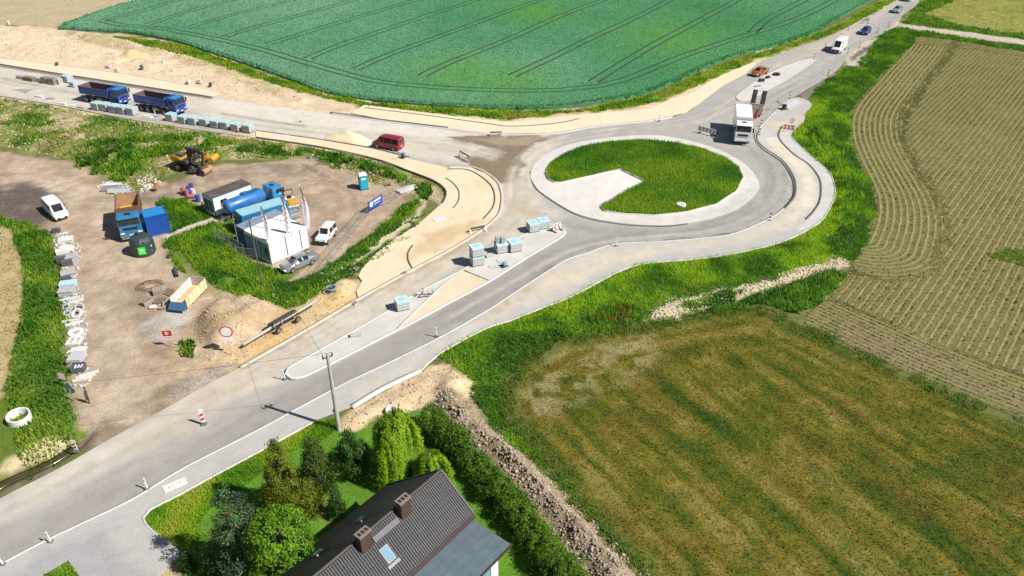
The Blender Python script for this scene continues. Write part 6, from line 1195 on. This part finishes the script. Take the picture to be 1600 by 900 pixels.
for k, (px, rz) in enumerate((((256,481), .35), ((262,483), .3), ((250,485), .25))):
    g = G2(*px); t = thing("timber_plank", ("left", "middle", "right")[k] + " loose plank lying in front of the pallets", "plank", (g[0], g[1], .08), rz, "loose planks before the pallets"); b = MB(); b.box((0, 0, 0), (2.0, .2, .06)); b.build("board", WOOD, t); b = MB(); b.box((-.6, 0, .04), (.1, .3, .05)); b.build("batten", WOODD, t)
g = G2(236, 449); t = thing("brushwood", "loop of tangled reddish brown rods behind the pallets", "rods", (g[0], g[1], .15))
for k in range(14):
    b = MB(); r = .7 + .06 * k; ph = rng.uniform(0, 6); P = [(math.cos(ph + i * .35) * r, math.sin(ph + i * .35) * r * .8, .05 + .2 * (k % 4) / 4 + .06 * math.sin(i + k)) for i in range(9)]
    for i in range(8): b.cyl(P[i], P[i + 1], .03, n=5, cap=False)
    b.build("rod", mat("rusty_rod", (.25, .13, .09), .8), t)
# pipe on a two-wheeled trailer
a, q = G2(381, 546), G2(497, 480); hd2 = math.atan2(q[1] - a[1], q[0] - a[0]); L = math.hypot(q[0] - a[0], q[1] - a[1]); t = thing("pipe_trailer", "two-wheeled trailer carrying a long pipe on the orange sand", "trailer", ((a[0] + q[0]) / 2, (a[1] + q[1]) / 2, .1), hd2)
b = MB(); b.cyl((-L / 2, 0, .45), (L / 2, 0, .75), .15, n=14); b.build("pipe", mat("pipe_grey", (.42, .38, .33), .7, var=.15), t, sm=True); b = MB()
for y in (-.35, .35): b.box((.3, y, .72), (3.4, .08, .12))
for x in (-1.2, .3, 1.8): b.box((x, 0, .66), (.1, .8, .1))
b.build("frame", CHAS, t)
for x in (-.9, 1.5):
    for s in (-1, 1): wheel(t, x, s * .62, .33, .18, STEEL)
for x in (-1.1, -.2): b = MB(); b.bar((x, -.5, .1), (x + .1, -.3, 1.1), .06); b.build("stake", GALV, t)
for k in range(2): b = MB(); b.cyl((-1.4 + k * .3, .2 - k * .35, .95), (1.8, .2 - k * .35, 1.0), .1, n=10); b.build("small_pipe", mat("pipe_dark", (.05, .045, .04), .7), t)
# pump with hose
g = G2(518, 458); t = thing("water_pump", "small pump with blue hose coil at the end of the yard ditch", "pump", (g[0], g[1], .3), 0)
for k in range(3):
    b = MB()
    for i in range(18): b.cyl((math.cos(i * .35) * .5, math.sin(i * .35) * .5, .3 + .06 * k), (math.cos((i + 1) * .35) * .5, math.sin((i + 1) * .35) * .5, .3 + .06 * k), .04, n=6, cap=False)
    b.build("hose_loop", mat("hose_blue", (.16, .30, .42), .5), t)
b = MB(); b.box((0, 0, .2), (.5, .4, .35)); b.build("motor", CHAS, t, bevel=.04); b = MB()
for i in range(8): b.cyl((.4 + i * .13, -.3 - i * .1, .15 - .03 * i), (.53 + i * .13, -.4 - i * .1, .12 - .03 * i), .05, n=6)
b.build("hose_tail", CHAS, t)
# concrete goods beside the yard lane
CW2 = mat("pale_concrete", (.62, .61, .58), .9, var=.12, sc=3, bump=.005); CG = mat("grey_concrete", (.40, .40, .40), .9, var=.2, sc=3); CDK = mat("dark_stone", (.10, .105, .12), .85, var=.3, sc=3); FILM = mat("blue_film", (.46, .66, .70), .35, var=.08, sc=2)
def ring(name, label, px, r, h, th, m, tilt=(0, 0), z=0.0, cat="concrete ring"):
    g = G2(*px); t = thing(name, label, cat, (g[0], g[1], z)); t.rotation_euler = (tilt[0], tilt[1], 0); b = MB(); b.lathe([(r - th, 0), (r, 0), (r, h), (r - th, h), (r - th, 0)], 36); b.build("wall", m, t, sm=True)
    b = MB(); b.lathe([(r - th * .5, h), (r - th * .25, h + .04), (r - th * .75, h + .04), (r - th * .5, h)], 36); b.build("lip", m, t, sm=True)
ring("well_ring", "large white concrete well ring lying in the left grass", (33,660), .92, .8, .13, mat("bright_concrete", (.74,.73,.70), .85, var=.06), (.06, .05), .08)
def stack(name, label, px, n, d, m, rz, jit=.05, cat="slabs", top=None):
    g = G2(*px); t = thing(name, label, cat, (g[0], g[1], .02), rz)
    for k in range(n): b = MB(); b.box((rng.uniform(-jit, jit), rng.uniform(-jit, jit), d[2] * (k + .5) + .004 * k), d, Matrix.Rotation(rng.uniform(-jit, jit), 3, 'Z')); b.build("slab", m if top is None or k < n - 1 else top, t, bevel=.015)
for nm, lb, px, n, d, m, rz in (
 ("slab_stack", "pale slab pile topmost of the concrete goods by the lane, below the white van", (103,376), 3, (1.6,1.2,.1), CW2, .4), ("stone_block", "dark block on the pale slabs below the white van", (89,363), 2, (.9,.5,.25), CDK, .1), ("slab_stack", "pale slabs second below the white van", (105,389), 3, (1.5,1.0,.1), CW2, -.3),
 ("slab_stack", "ribbed pale slab pile with dark shadow side", (98,396), 5, (1.3,.9,.09), CW2, .5), ("slab_stack", "grey slab pile beside the dark slab pile", (113,405), 4, (1.4,.9,.12), CG, .5), ("stone_block", "dark slab pile left in the concrete goods row", (97,409), 3, (1.0,.6,.2), CDK, .2), ("stone_block", "dark slab pile right in the concrete goods row", (106,414), 3, (1.1,.6,.2), CDK, .4),
 ("slab_stack", "grey slabs above the pale blue wrapped pack", (107,430), 3, (1.5,1.0,.15), CG, .5), ("stone_block", "dark slabs just above the pale blue wrapped pack", (104,440), 3, (1.0,.5,.2), CDK, .3), ("wrapped_pack", "pale blue film wrapped pack in the concrete goods row", (108,448), 3, (1.6,1.0,.2), FILM, .3), ("slab_stack", "grey pack under the pale blue wrapped pack", (106,460), 4, (1.5,1.1,.16), CG, .2),
 ("paver_stack", "light grey paver block near the lower end of the row", (121,562), 4, (1.3,1.5,.12), mat("light_paver", (.46,.46,.46), .9, var=.15, sc=6), .05), ("plate_stack", "pale round-cornered plate between frame and pavers", (123,548), 2, (1.4,.8,.1), CW2, .15)): stack(nm, lb, px, n, d, m, rz)
for k, (px, rz) in enumerate((((113,468), .3), ((118,473), .5), ((106,471), .15), ((112,476), -.1), ((117,507), .5), ((112,503), .3), ((135,590), .4), ((130,594), .45), ((140,586), .5))):
    g = G2(*px); t = thing("kerb_stone", ("first", "second", "third", "fourth", "fifth", "sixth", "seventh", "eighth", "ninth")[k] + " loose kerb stone in the goods row, counted down from the blue pack", "kerb stone", (g[0], g[1], .02), rz, "loose kerb stones in the goods row"); b = MB(); b.box((0, 0, .13), (1.7, .2, .26)); b.build("block", CW2, t, bevel=.03); b = MB(); b.box((.84, 0, .13), (.03, .16, .2)); b.build("end_face", CG, t)
ring("ring_segment", "upper small concrete ring leaning in the goods row", (105,482), .4, .2, .2, CG, (.5, 0), .1); ring("ring_segment", "lower small concrete ring in the goods row", (106,492), .4, .2, .2, CG, (.2, .2), .1); ring("ring_segment", "upper of two leaning white ring halves", (126,484), .5, .14, .2, CG, (.7, .3), .3); ring("ring_segment", "lower of two leaning white ring halves with dark shadow", (122,494), .6, .15, .26, CW2, (.5, -.2), .3); ring("cover_ring", "flat white round cover ring in the goods row", (119,521), .72, .16, .36, mat("bright_concrete", (.74,.73,.70), .85), (0, .05), .03)
g = G2(117, 535); t = thing("concrete_surround", "square white manhole frame below the round cover ring", "surround", (g[0], g[1], .03), .1)
for s in (-1, 1): b = MB(); b.box((s * .55, 0, .12), (.22, 1.3, .24)); b.build("side", CW2, t, bevel=.02); b = MB(); b.box((0, s * .54, .12), (.88, .22, .236)); b.build("side", CW2, t, bevel=.02)
b = MB(); b.box((0, 0, .06), (.5, .5, .1)); b.build("cover", CW2, t)
g = G2(124, 579); t = thing("crate", "black crate with loose fittings at the lower end of the row", "crate", (g[0], g[1], .02), .2); b = MB()
for s in (-1, 1): b.box((s * .55, 0, .3), (.06, .9, .6)); b.box((0, s * .45, .3), (1.04, .06, .6))
b.build("side", CDK, t); b = MB(); b.box((0, 0, .1), (1.04, .84, .06)); b.build("base", CDK, t)
for k in range(3): b = MB(); b.cyl((-.3 + k * .25, -.1, .3), (-.2 + k * .3, .2, .5), .12, n=10); b.build("fitting", GALV, t)
g = G2(140, 630); t = thing("black_post", "leaning thin black post with wrapped bundle by the lane end", "post", (g[0], g[1], 0)); b = MB(); b.cyl((0, 0, 0), (.1, -.1, 1.9), .05, n=8); b.build("shaft", DARKP, t); b = MB(); b.cyl((-.1, .05, .4), (.02, -.05, 1.3), .14, n=8); b.build("bundle", CDK, t)
g = G2(245, 299); t = thing("mixer_frame", "small rusty red machine frame by the rubble", "machine", (g[0], g[1], 0), .4); b = MB(); b.cyl((0, 0, .6), (.2, .1, 1.1), .4, .25, 12); b.build("drum", mat("rust_red", (.36, .12, .06), .8, var=.3), t)
for s in (-1, 1): b = MB(); b.bar((-.3, s * .35, 0), (.1, s * .25, .7), .08); b.build("leg", mat("rust_red", (.36, .12, .06), .8), t)
for k, (px, rz, m) in enumerate((((172,296), .2, GALV), ((182,299), .35, CG), ((176,291), -.1, CW2), ((190,300), .1, CG))):
    g = G2(*px); t = thing("scrap_sheet", ("leftmost", "front", "rearmost", "rightmost")[k] + " of four flat grey sheets on the rubble", "sheet", (g[0], g[1], .25), rz, "grey sheets on the rubble"); b = MB(); b.box((0, 0, 0), (2.2, 1.3, .06), Matrix.Rotation(.12, 3, 'X')); b.build("plate", m, t); b = MB(); b.box((0, .5, .09), (2.0, .08, .06)); b.build("stiffener", STEEL, t)
g = G2(275, 428); t = thing("pipe_piece", "short dark pipe lying at the edge of the yard grass", "pipe", (g[0], g[1], .2), R(-60)); b = MB(); b.cyl((-.9, 0, 0), (.9, 0, .05), .2, n=14); b.build("shell", mat("pipe_dark_blue", (.06,.08,.10), .6), t, sm=True); b = MB(); b.cyl((.9, 0, .05), (.93, 0, .05), .16, n=14); b.build("mouth", DARKP, t)
g = G2(266, 402); t = thing("spare_tyre", "black tyre standing beside the fuel tank", "tyre", (g[0], g[1], .02)); b = MB(); b.lathe([(.16, .02), (.34, .0), (.38, .1), (.34, .22), (.16, .2), (.16, .02)], 20); b.build("tread", TYRE, t, sm=True); b = MB(); b.cyl((0, 0, .06), (0, 0, .14), .17, n=14); b.build("rim", STEEL, t)
# concrete slab bridging the yard ditch
a, q = G2(622,302), G2(650,293); t = thing("concrete_slab", "pale concrete slab bridging the ditch at the yard corner", "slab", ((a[0]+q[0])/2, (a[1]+q[1])/2, .12), math.atan2(q[1]-a[1], q[0]-a[0])); b = MB(); b.box((0,0,.1), (math.hypot(q[0]-a[0], q[1]-a[1]), 1.2, .18)); b.build("deck", CW2, t, bevel=.02); b = MB(); b.box((0,-.55,-.1), (2.6,.1,.3)); b.build("edge_beam", CG, t)
# ================================================================ ROADWORKS
FILMT = mat("pack_film", (.50, .68, .72), .3, var=.12, sc=3); PAVG = mat("paver_grey", (.44, .45, .46), .85, var=.18, sc=5)
def pack(label, px, tiers=1, s=1.0, rz=0.0, z=.03, group="wrapped paver packs along the west road", base=True):
    g = G2(*px); t = thing("paver_pack", label, "paver pack", (g[0], g[1] + .5 * s, z), rz, group, s); zz = 0
    for k in range(tiers):
        b = MB()
        for x in (-.45, 0, .45): b.box((x, 0, zz + .05), (.12, 1.0, .1))
        b.build("pallet", WOODD, t, ); zz += .1
        for r in range(3): b = MB(); b.box((rng.uniform(-.01, .01), 0, zz + .14), (1.14, 1.04, .27)); b.build("paver_layer", PAVG, t, bevel=.01); zz += .285
        b = MB(); b.box((0, 0, zz + .012), (1.18, 1.08, .035)); b.box((0, -.535, zz - .05), (1.18, .012, .14)); f = b.build("film_cover", FILMT, t)
        b = MB(); b.box((0, 0, zz + .035), (.6, .5, .012), Matrix.Rotation(.3, 3, 'Z')); b.build("film_fold", mat("film_fold", (.36, .58, .66), .3), f); zz += .04
ra = heading((140,172), (215,184))
O = ("first", "second", "third", "fourth", "fifth", "sixth", "seventh", "eighth")
for k, px in enumerate(((150.5,173),(164,174.5),(177.5,177),(190.5,179),(205.5,181))): pack(O[k] + " of five paver packs between the blue dump trucks and grass, from left", px, 1, 1.3, ra)
for k, px in enumerate(((267,190.5),(286,194),(302,196),(320,198),(337,201),(352,203),(369,206),(387,208))): pack(O[k] + " of eight paver packs in front of the right dump truck, from left", px, 1, 1.25, ra)
for k, (px, tr, m) in enumerate((((104,130),1,0),((114,137),1,0),((62,129),1,0))): pack(("tall pack left of the rear dump truck", "low pack touching the rear dump truck tail", "leftmost film wrapped pack behind the dump trucks")[k], px, 1, (1.35, 1.0, .9)[k], ra, group="paver packs behind the rear dump truck")
for k, (px, d) in enumerate((((36,123), (2.2,1.0,.25)), ((47,126), (2.4,1.0,.3)), ((73,130), (1.3,1.1,.5)), ((84,131.5), (1.6,1.2,.5)), ((93,131), (1.2,1.0,.4)))): stack("stone_stack", O[k] + " of five grey brown stone stacks left of the dump trucks, from left", px, 3, (d[0], d[1], d[2] * .8), (CG, WOODD, mat("brown_stone", (.26,.22,.18), .9, var=.2), mat("brown_stone", (.26,.22,.18), .9), CG)[k], ra, .04, "stone stack")
for k, px in enumerate(((62,152),(80,155),(110,166),(128,169),(97,163),(245,182),(232,184))): stack("loose_slab", O[k] + " of seven low loose slabs along the west road edge", px, 2, (1.6, .6, .14), CG if k % 2 else CW2, ra + .3 * (k % 3), .1, "slab")
for k, (px, tr, s) in enumerate((((745,418),2,1.18),((783,398),1,1.18),((804,396),1,1.25),((833,365),1,1.18),((849,360),1,1.15),((628,488),1,1.15))): pack(("two paver packs stacked on each other nearest the sand panel of the splitter island", "paver pack carrying loose kerbs on the splitter island", "paver pack right of the kerb-laden pack on the splitter island", "left of two paver packs near the chevron sign", "right of two paver packs near the chevron sign", "lone paver pack in the middle of the long splitter island")[k], px, tr, s, heading((740,418), (850,358)) - .45, .13, "paver packs on the splitter island")
for k, (px, d, z) in enumerate((((780,386), (.9,.25,.45), 1.1), ((787,385), (.8,.3,.5), 1.1))):
    g = G2(783, 398); t = thing("kerb_bundle", ("left", "right")[k] + " bundle of upright kerbs on top of the island pack", "kerb bundle", (g[0] - .35 + .6 * k, g[1] + .55, .13 + 1.18), .3, "kerb bundles on the island pack")
    for i in range(3): b = MB(); b.box((-.2 + i * .18, 0, .4), (.15, .5, .8 - .1 * i)); b.build("kerb", PAVG, t, bevel=.02)
for k, (px, d, rz, lb) in enumerate((((765,402), (1.0,.5,.35), .5, "low grey block between the two large packs on the island"), ((557,527), (1.1,.45,.4), .3, "open grey kerb bundle on the lower part of the long island"), ((816,375), (.9,.5,.2), .3, "broken paver heap between packs and chevron sign"))): stack("paver_block", lb, px, 2, (d[0], d[1], d[2] / 2), PAVG, rz, .08, "blocks")
# small tools
def tool(label, px, body, rz=0.0, z=.13, s=1.0):
    g = G2(*px); t = thing("plate_compactor", label, "compactor", (g[0], g[1], z), rz, s=s); b = MB(); b.box((0, 0, .06), (.8, .5, .1), top=(.85, 1)); b.build("base_plate", CHAS, t); b = MB(); b.box((.05, 0, .35), (.4, .4, .4)); b.build("engine", body, t, bevel=.05); b = MB(); b.bar((-.2, .2, .3), (-.9, .2, .95), .04); b.bar((-.2, -.2, .3), (-.9, -.2, .95), .04); b.bar((-.9, .2, .95), (-.9, -.2, .95), .04); b.build("handle", CHAS, t)
BL_ = mat("tool_blue", (.08, .22, .42), .5); tool("blue plate compactor on the sandy verge behind the red minibus", (630,247), BL_, 1.2, .08, 1.3); tool("blue plate compactor on the splitter island below the packs", (788,418), mat("tool_sky", (.15, .4, .6), .5), .6, .13, 1.1); tool("dark compactor on the pavement near the round sign", (1224,172), CHAS, .3, .13, 1.6)
def trestle(label, px, L, rz, z=.05, n=3, h=.9):
    g = G2(*px); t = thing("steel_trestle", label, "trestle", (g[0], g[1], z), rz)
    for s in (-1, 1):
        b = MB(); b.bar((s * L / 2, -.5, 0), (s * L / 2, 0, h), .07); b.bar((s * L / 2, .5, 0), (s * L / 2, 0, h), .07); b.bar((s * L / 2, -.35, .3), (s * L / 2, .35, .3), .05); b.build("leg_frame", GALV, t)
    for k in range(n): b = MB(); b.box((0, -.12 + .12 * k, h - .12 * k), (L, .06, .14)); b.build("board", GALV if k % 2 else CHAS, t)
trestle("grey steel trestle barrier beside the brown mud on the west junction", (727,250), 2.6, R(-55), n=4, h=1.0); trestle("low metal trestle on the sandy corner by the kerb", (746,362), 2.0, R(25), .09, 3, .6); trestle("small trestle at the north kerb of the west junction", (775,212), 1.8, R(5), .06, 2, .6); trestle("small trestle on the far north verge", (1352,36), 2.0, R(30), .02, 3, .9)
for k, (px, d, rz) in enumerate((((1190,128), (1.0,.6,.6), .3), ((1200,123), (.9,.5,.5), .7), ((1184,136), (1.2,.4,.25), .2))): stack("tool_box", ("left dark tool case on the north island", "middle dark tool case on the north island", "low pale tray on the north island near the trailer ramps")[k], px, 2, (d[0], d[1], d[2] / 2), CHAS if k < 2 else GALV, rz, .1, "tool case")
ring("tyre_ring", "black tyre lying flat on the north island", (1213,118), .7, .3, .25, TYRE, (0, 0), .11, "tyre")
# kerb pieces lying about
for k, (px, rz) in enumerate((((668,462), .1), ((662,466), .2), ((658,462), 1.2))):
    g = G2(*px); t = thing("steel_hook", ("right", "front", "upright")[k] + " dark lifting hook bar on the long splitter island", "tool", (g[0], g[1], .14), rz, "hook bars on the splitter island"); b = MB(); b.bar((-.6, 0, .05), (.5, 0, .06), .07); b.build("shaft", CHAS, t); b = MB(); b.bar((.5, 0, .05), (.55, .05, .5), .06); b.build("hook", CHAS, t)
# delineators, posts and signs
RW = mat("sign_red", (.62, .015, .03), .45); WW = mat("sign_white", (.80, .80, .80), .45); SB = mat("sign_back_grey", (.33, .37, .41), .5, .3)
def guide_post(label, px, h=1.05, z=.13, group="white guide posts along the road", dark=False):
    g = G2(*px); t = thing("guide_post", label, "post", (g[0], g[1], z), rng.uniform(-.3, .3), group); t.rotation_euler = (rng.uniform(-.08, .08), rng.uniform(-.12, .05), 0); m1, m2 = (WW, DARKP)
    if dark:
        for k in range(5): b = MB(); b.box((0, 0, h * (k + .5) / 5), (.2, .06, h / 5 - .004)); b.build("band", m2 if k % 2 == 0 else (WW if not dark == 2 else RW), t)
    else: b = MB(); b.box((0, 0, h / 2), (.14, .1, h), top=(.9, .7)); b.build("shaft", WW, t, bevel=.02); b = MB(); b.box((0, -.055, h * .8), (.1, .01, .16)); b.build("reflector", GALV, t)
    b = MB(); b.box((0, 0, .05), (.34, .24, .1)); b.build("foot", STEEL, t)
for lb, px in (("guide post by the kerb right of the long island's lower sand panel", (683,527)), ("guide post at the kerb below the roundabout", (963,386)), ("guide post at the kerb beside the white pavement slab", (231,766)), ("guide post at the kerb nearest the bottom left corner", (80,849)), ("guide post at the bottom left edge of the picture", (6,884)), ("guide post leaning at the round tip of the long island", (446,594)), ("guide post at the pack pair on the island tip", (853,346)), ("guide post on the sandy north verge kerb", (1030,190)), ("guide post at the west road kerb near the kerb bundle", (470,191)), ("white guide post before the right blue dump truck", (244,183))): guide_post(lb, px, 1.15)
k = 0
for px in ((1289,78),(1272,93),(1314,61),(1325,47),(1356,37),(1342,75),(1371,51),(1388,42),(1324,84),(1294,118),(1234,154),(1188,198),(1186,212),(1202,346)):
    guide_post(("striped post left of the tall white van", "striped post at the far tip of the north island", "striped post behind the tall white van", "striped post on the far verge left of the blue hatchback", "striped post by the far verge trestle", "striped post at the pit right of the tall white van", "striped post right of the blue hatchback", "striped post at the field track mouth", "striped post close to the right front of the tall white van", "striped post on the road edge above the grass bulge", "striped post above the pale pavement end", "striped post right of the lorry cab", "striped post at the kerb nose right of the lorry", "striped post on the dark gutter right of the roundabout")[k], px, 1.15, .05, "striped delineator posts along the north road", 1); k += 1
for k, px in enumerate(((1179,186),(1184,183),(1189,179))):
    g = G2(*px); t = thing("traffic_cone", ("left", "middle", "right")[k] + " of three red and white cones beside the lorry trailer", "cone", (g[0], g[1], .03), 0, "cones beside the lorry trailer"); b = MB(); b.cyl((0, 0, .04), (0, 0, .75), .17, .04, 12); o = b.build("cone_body", RW, t, sm=True); b = MB(); b.cyl((0, 0, .3), (0, 0, .48), .13, .098, 12, False); b.build("white_band", WW, o); b = MB(); b.box((0, 0, .025), (.42, .42, .05)); b.build("foot", CHAS, t)
def stripes_board(name, label, px, top, w, rz, n=5, group=None, z=.02):
    g = G2(*px); h = max(.8, H_at(px, top)); t = thing(name, label, "warning board", (g[0], g[1], z), rz, group); z0 = h * .18; b = MB(); b.box((0, 0, (z0 + h) / 2), (w, .05, h - z0)); p_ = b.build("panel", WW, t, bevel=.015)
    for k in range(n - 1):
        zc = z0 + (h - z0) * (k + .75) / n; d = (h - z0) / n * .26; b = MB(); b.poly([(-w / 2 + .02, -.03, zc - d - .08), (w / 2 - .02, -.03, zc - d + .08), (w / 2 - .02, -.03, zc + d + .08), (-w / 2 + .02, -.03, zc + d - .08)]); b.build("red_stripe", RW, p_)
    b = MB(); b.box((0, 0, .07), (.5, .34, .14)); b.build("foot", STEEL, t, bevel=.03); b = MB(); b.bar((0, .03, .1), (0, .03, h * .7), .06); b.build("post", GALV, t)
stripes_board("beacon_board", "tall red and white striped board standing alone on the road", (319,664), (316,640), .36, R(12), 3); stripes_board("beacon_board", "short red and white striped board at the ditch end", (120,706), (117,688), .36, R(-5), 3)
def chevrons(label, a, b_, n, z0, z1, flip=1):
    A, B = G2(*a), G2(*b_); L = math.hypot(B[0] - A[0], B[1] - A[1]); t = thing("chevron_board", label, "chevron sign", ((A[0] + B[0]) / 2, (A[1] + B[1]) / 2, .03), math.atan2(B[1] - A[1], B[0] - A[0])); b = MB(); b.box((0, 0, (z0 + z1) / 2), (L, .05, z1 - z0)); p_ = b.build("panel", WW, t); w = L / n; zm = (z0 + z1) / 2; CR = mat("chevron_red", (.32, .01, .06), .5)
    for k in range(n):
        x = -L / 2 + w * (k + .5); e = w * .26 * flip; tk = w * .36
        for z_ in (z0 + .03, z1 - .03): b = MB(); b.poly([(x - e - tk / 2, -.03, z_), (x - e + tk / 2, -.03, z_), (x + e + tk / 2, -.03, zm), (x + e - tk / 2, -.03, zm)]); b.build("chevron", CR, p_)
    for s in (-1, 1):
        b = MB(); b.bar((s * L * .4, .04, 0), (s * L * .4, .04, z0 + .1), .06); b.build("post", GALV, t); b = MB(); b.box((s * L * .4, 0, .05), (.3, .9, .1)); b.build("foot", CHAS, t)
chevrons("long chevron board in front of the lorry at the roundabout entry", (1090,207), (1117,214), 5, .4, 1.15); chevrons("small two-chevron board on the tip of the splitter island", (864,364), (876,359), 2, .3, 1.1, -1)
a, q = G2(1222, 207), G2(1240, 209); t = thing("checker_barrier", "red and white checkered barrier across the pavement end", "barrier", ((a[0] + q[0]) / 2, (a[1] + q[1]) / 2, .13), math.atan2(q[1] - a[1], q[0] - a[0])); L = math.hypot(q[0] - a[0], q[1] - a[1]); b = MB(); b.box((0, 0, .85), (L, .05, .85)); p_ = b.build("panel", WW, t)
for r_ in range(2):
    for k in range(3): b = MB(); b.box((-L * .33 + k * L * .33, -.03, .65 + .42 * r_), (L * .15, .012, .26)); b.build("red_square", RW, p_)
for s in (-1, 1): b = MB(); b.bar((s * L * .4, .05, 0), (s * L * .4, .05, .6), .06); b.build("post", GALV, t)
def disc_sign(name, label, base, cen, r, rim, face, rz=0.0, plate=False, mark=None):
    g = G2(*base); h = H_at(base, cen); t = thing(name, label, "traffic sign", (g[0], g[1], .05), rz); b = MB(); b.cyl((0, .03, 0), (0, .03, h + r * .8), .035, n=8); b.build("post", GALV, t); b = MB(); b.cyl((0, .0, h), (0, -.02, h), r, n=28); f = b.build("rim", rim, t); b = MB(); b.cyl((0, -.02, h), (0, -.032, h), r * .8, n=28); b.build("face", face, f)
    if plate: b = MB(); b.box((0, -.01, h - r - .22), (r * 1.7, .03, .36)); b.build("plate", WW, t)
    if mark: b = MB(); b.box((0, -.04, h), (.07, .012, .4)); b.box((.0, -.04, h + .1), (.2, .012, .07)); b.build("symbol", mark, f)
disc_sign("round_sign", "round white sign with red border and plate by the sand mound", (362,555), (359,519), .62, RW, WW, R(6), True); disc_sign("round_sign", "round blue rimmed sign behind the checkered barrier", (1235,203), (1235,189), .42, mat("sign_dark_blue", (.05,.05,.25), .5), WW, 0, False, RW)
def board_sign(label, base, cen, w, h_, m, rz, mark=None, rot=0.0, border=None):
    g = G2(*base); h = H_at(base, cen); t = thing("board_sign", label, "sign", (g[0], g[1], 0), rz); b = MB(); b.cyl((0, .04, 0), (0, .04, h), .03, n=8); b.build("post", GALV, t); M_ = Matrix.Rotation(rot, 3, 'Y'); b = MB(); b.box((0, 0, h), (w, .03, h_), M_); p_ = b.build("panel", border or m, t)
    if border: b = MB(); b.box((0, -.02, h), (w * .84, .02, h_ * .84), M_); b.build("face", m, p_)
    if mark:
        b = MB(); n = 12
        for i in range(n): b.bar((math.cos(i * .55) * .12, -.03, h + .1 + math.sin(i * .55) * .13), (math.cos((i + 1) * .55) * .12, -.03, h + .1 + math.sin((i + 1) * .55) * .13), .02, .06)
        b.build("symbol", mark, p_); b = MB(); b.bar((-.13, -.03, h - .05), (-.13, -.03, h + .28), .02, .06); b.build("symbol_stem", mark, p_); b = MB(); b.box((0, -.025, h - h_ * .4), (w * .96, .015, .08)); b.build("strip", mark, p_)
board_sign("small red board with white symbol near the grey gravel patch", (267,543), (264,522), .8, .75, mat("board_red", (.45,.012,.02), .5), R(8), WW); board_sign("square white sign with red border at the lower end of the goods row", (103,606), (99,588), .75, .75, WW, R(-10), None, .12, RW); board_sign("grey diamond sign seen from behind at the lane mouth", (116,626), (111,607), 1.0, 1.0, SB, R(160), CHAS, R(38))
# covers and slabs set in the surfaces
def cover(label, px, d, m, rz, z, name="manhole_cover"):
    g = G2(*px); t = thing(name, label, "cover", (g[0], g[1], z), rz); b = MB(); b.box((0, 0, .02), d); b.build("plate", m, t, bevel=.008); b = MB()
    for s in (-1, 1): b.cyl((s * d[0] * .25, 0, .02), (s * d[0] * .25, 0, .055), .05, n=8)
    b.build("lifting_eye", STEEL, t)
cover("pale rectangular slab set in the pavement beside the guide post", (274,760), (1.7, .8, .06), CW2, heading((258,766), (290,752)), .135, "pavement_slab"); cover("pale square cover in the sandy corner near the ditch", (686,343), (1.6, 1.2, .06), CW2, .5, .08); cover("small white cover on the sandy west verge", (443,213), (1.4, .8, .06), CW2, -.2, .08)
ring("manhole_ring", "white manhole ring in the grass of the roundabout island", (1064,324), .6, .3, .4, mat("bright_concrete", (.74,.73,.70), .85), (0, 0), .2); ring("well_cover_ring", "white ring half hidden behind the weeping tree", (612,645), .5, .35, .12, mat("bright_concrete", (.74,.73,.70), .85), (.2, 0), .1)
for k, px in enumerate(((632,428),(557,421),(555,475),(650,463))):
    g = G2(*px); t = thing("drain_grate", O[k] + " small drain grate along the kerb, counted from the sandy corner", "drain", (g[0], g[1], .03), hd2, "drain grates along the kerb"); b = MB(); b.box((0, 0, .07), (.6, .5, .16)); b.build("frame", CG, t); b = MB()
    for i in range(5): b.box((-.2 + i * .1, 0, .155), (.04, .4, .02))
    b.build("bars", CHAS, t)
for k, (px, h) in enumerate((((90,103),.5),((172,107),.4),((185,113),.5),((223,111),1.0),((257,101),.8),((95,76),.4),((200,96),.3),((268,88),.6),((15,40),1.0),((330,136),.6),((314,131),.5),((295,131),.5))):
    g = G2(*px); t = thing("survey_stake", ("first", "second", "third", "fourth", "fifth", "sixth", "seventh", "eighth", "ninth", "tenth", "eleventh", "twelfth")[k] + " pale block or stake scattered on the far earthworks", "stake", (g[0], g[1], .3), rng.uniform(0, 3), "stakes and blocks on the far earthworks"); b = MB(); b.box((0, 0, h * .4), (.6, .4, h)); b.build("block", CW2 if k % 3 else CDK, t, bevel=.03); b = MB(); b.box((.4, .3, .1), (.9, .3, .3)); b.build("offcut", CG, t)
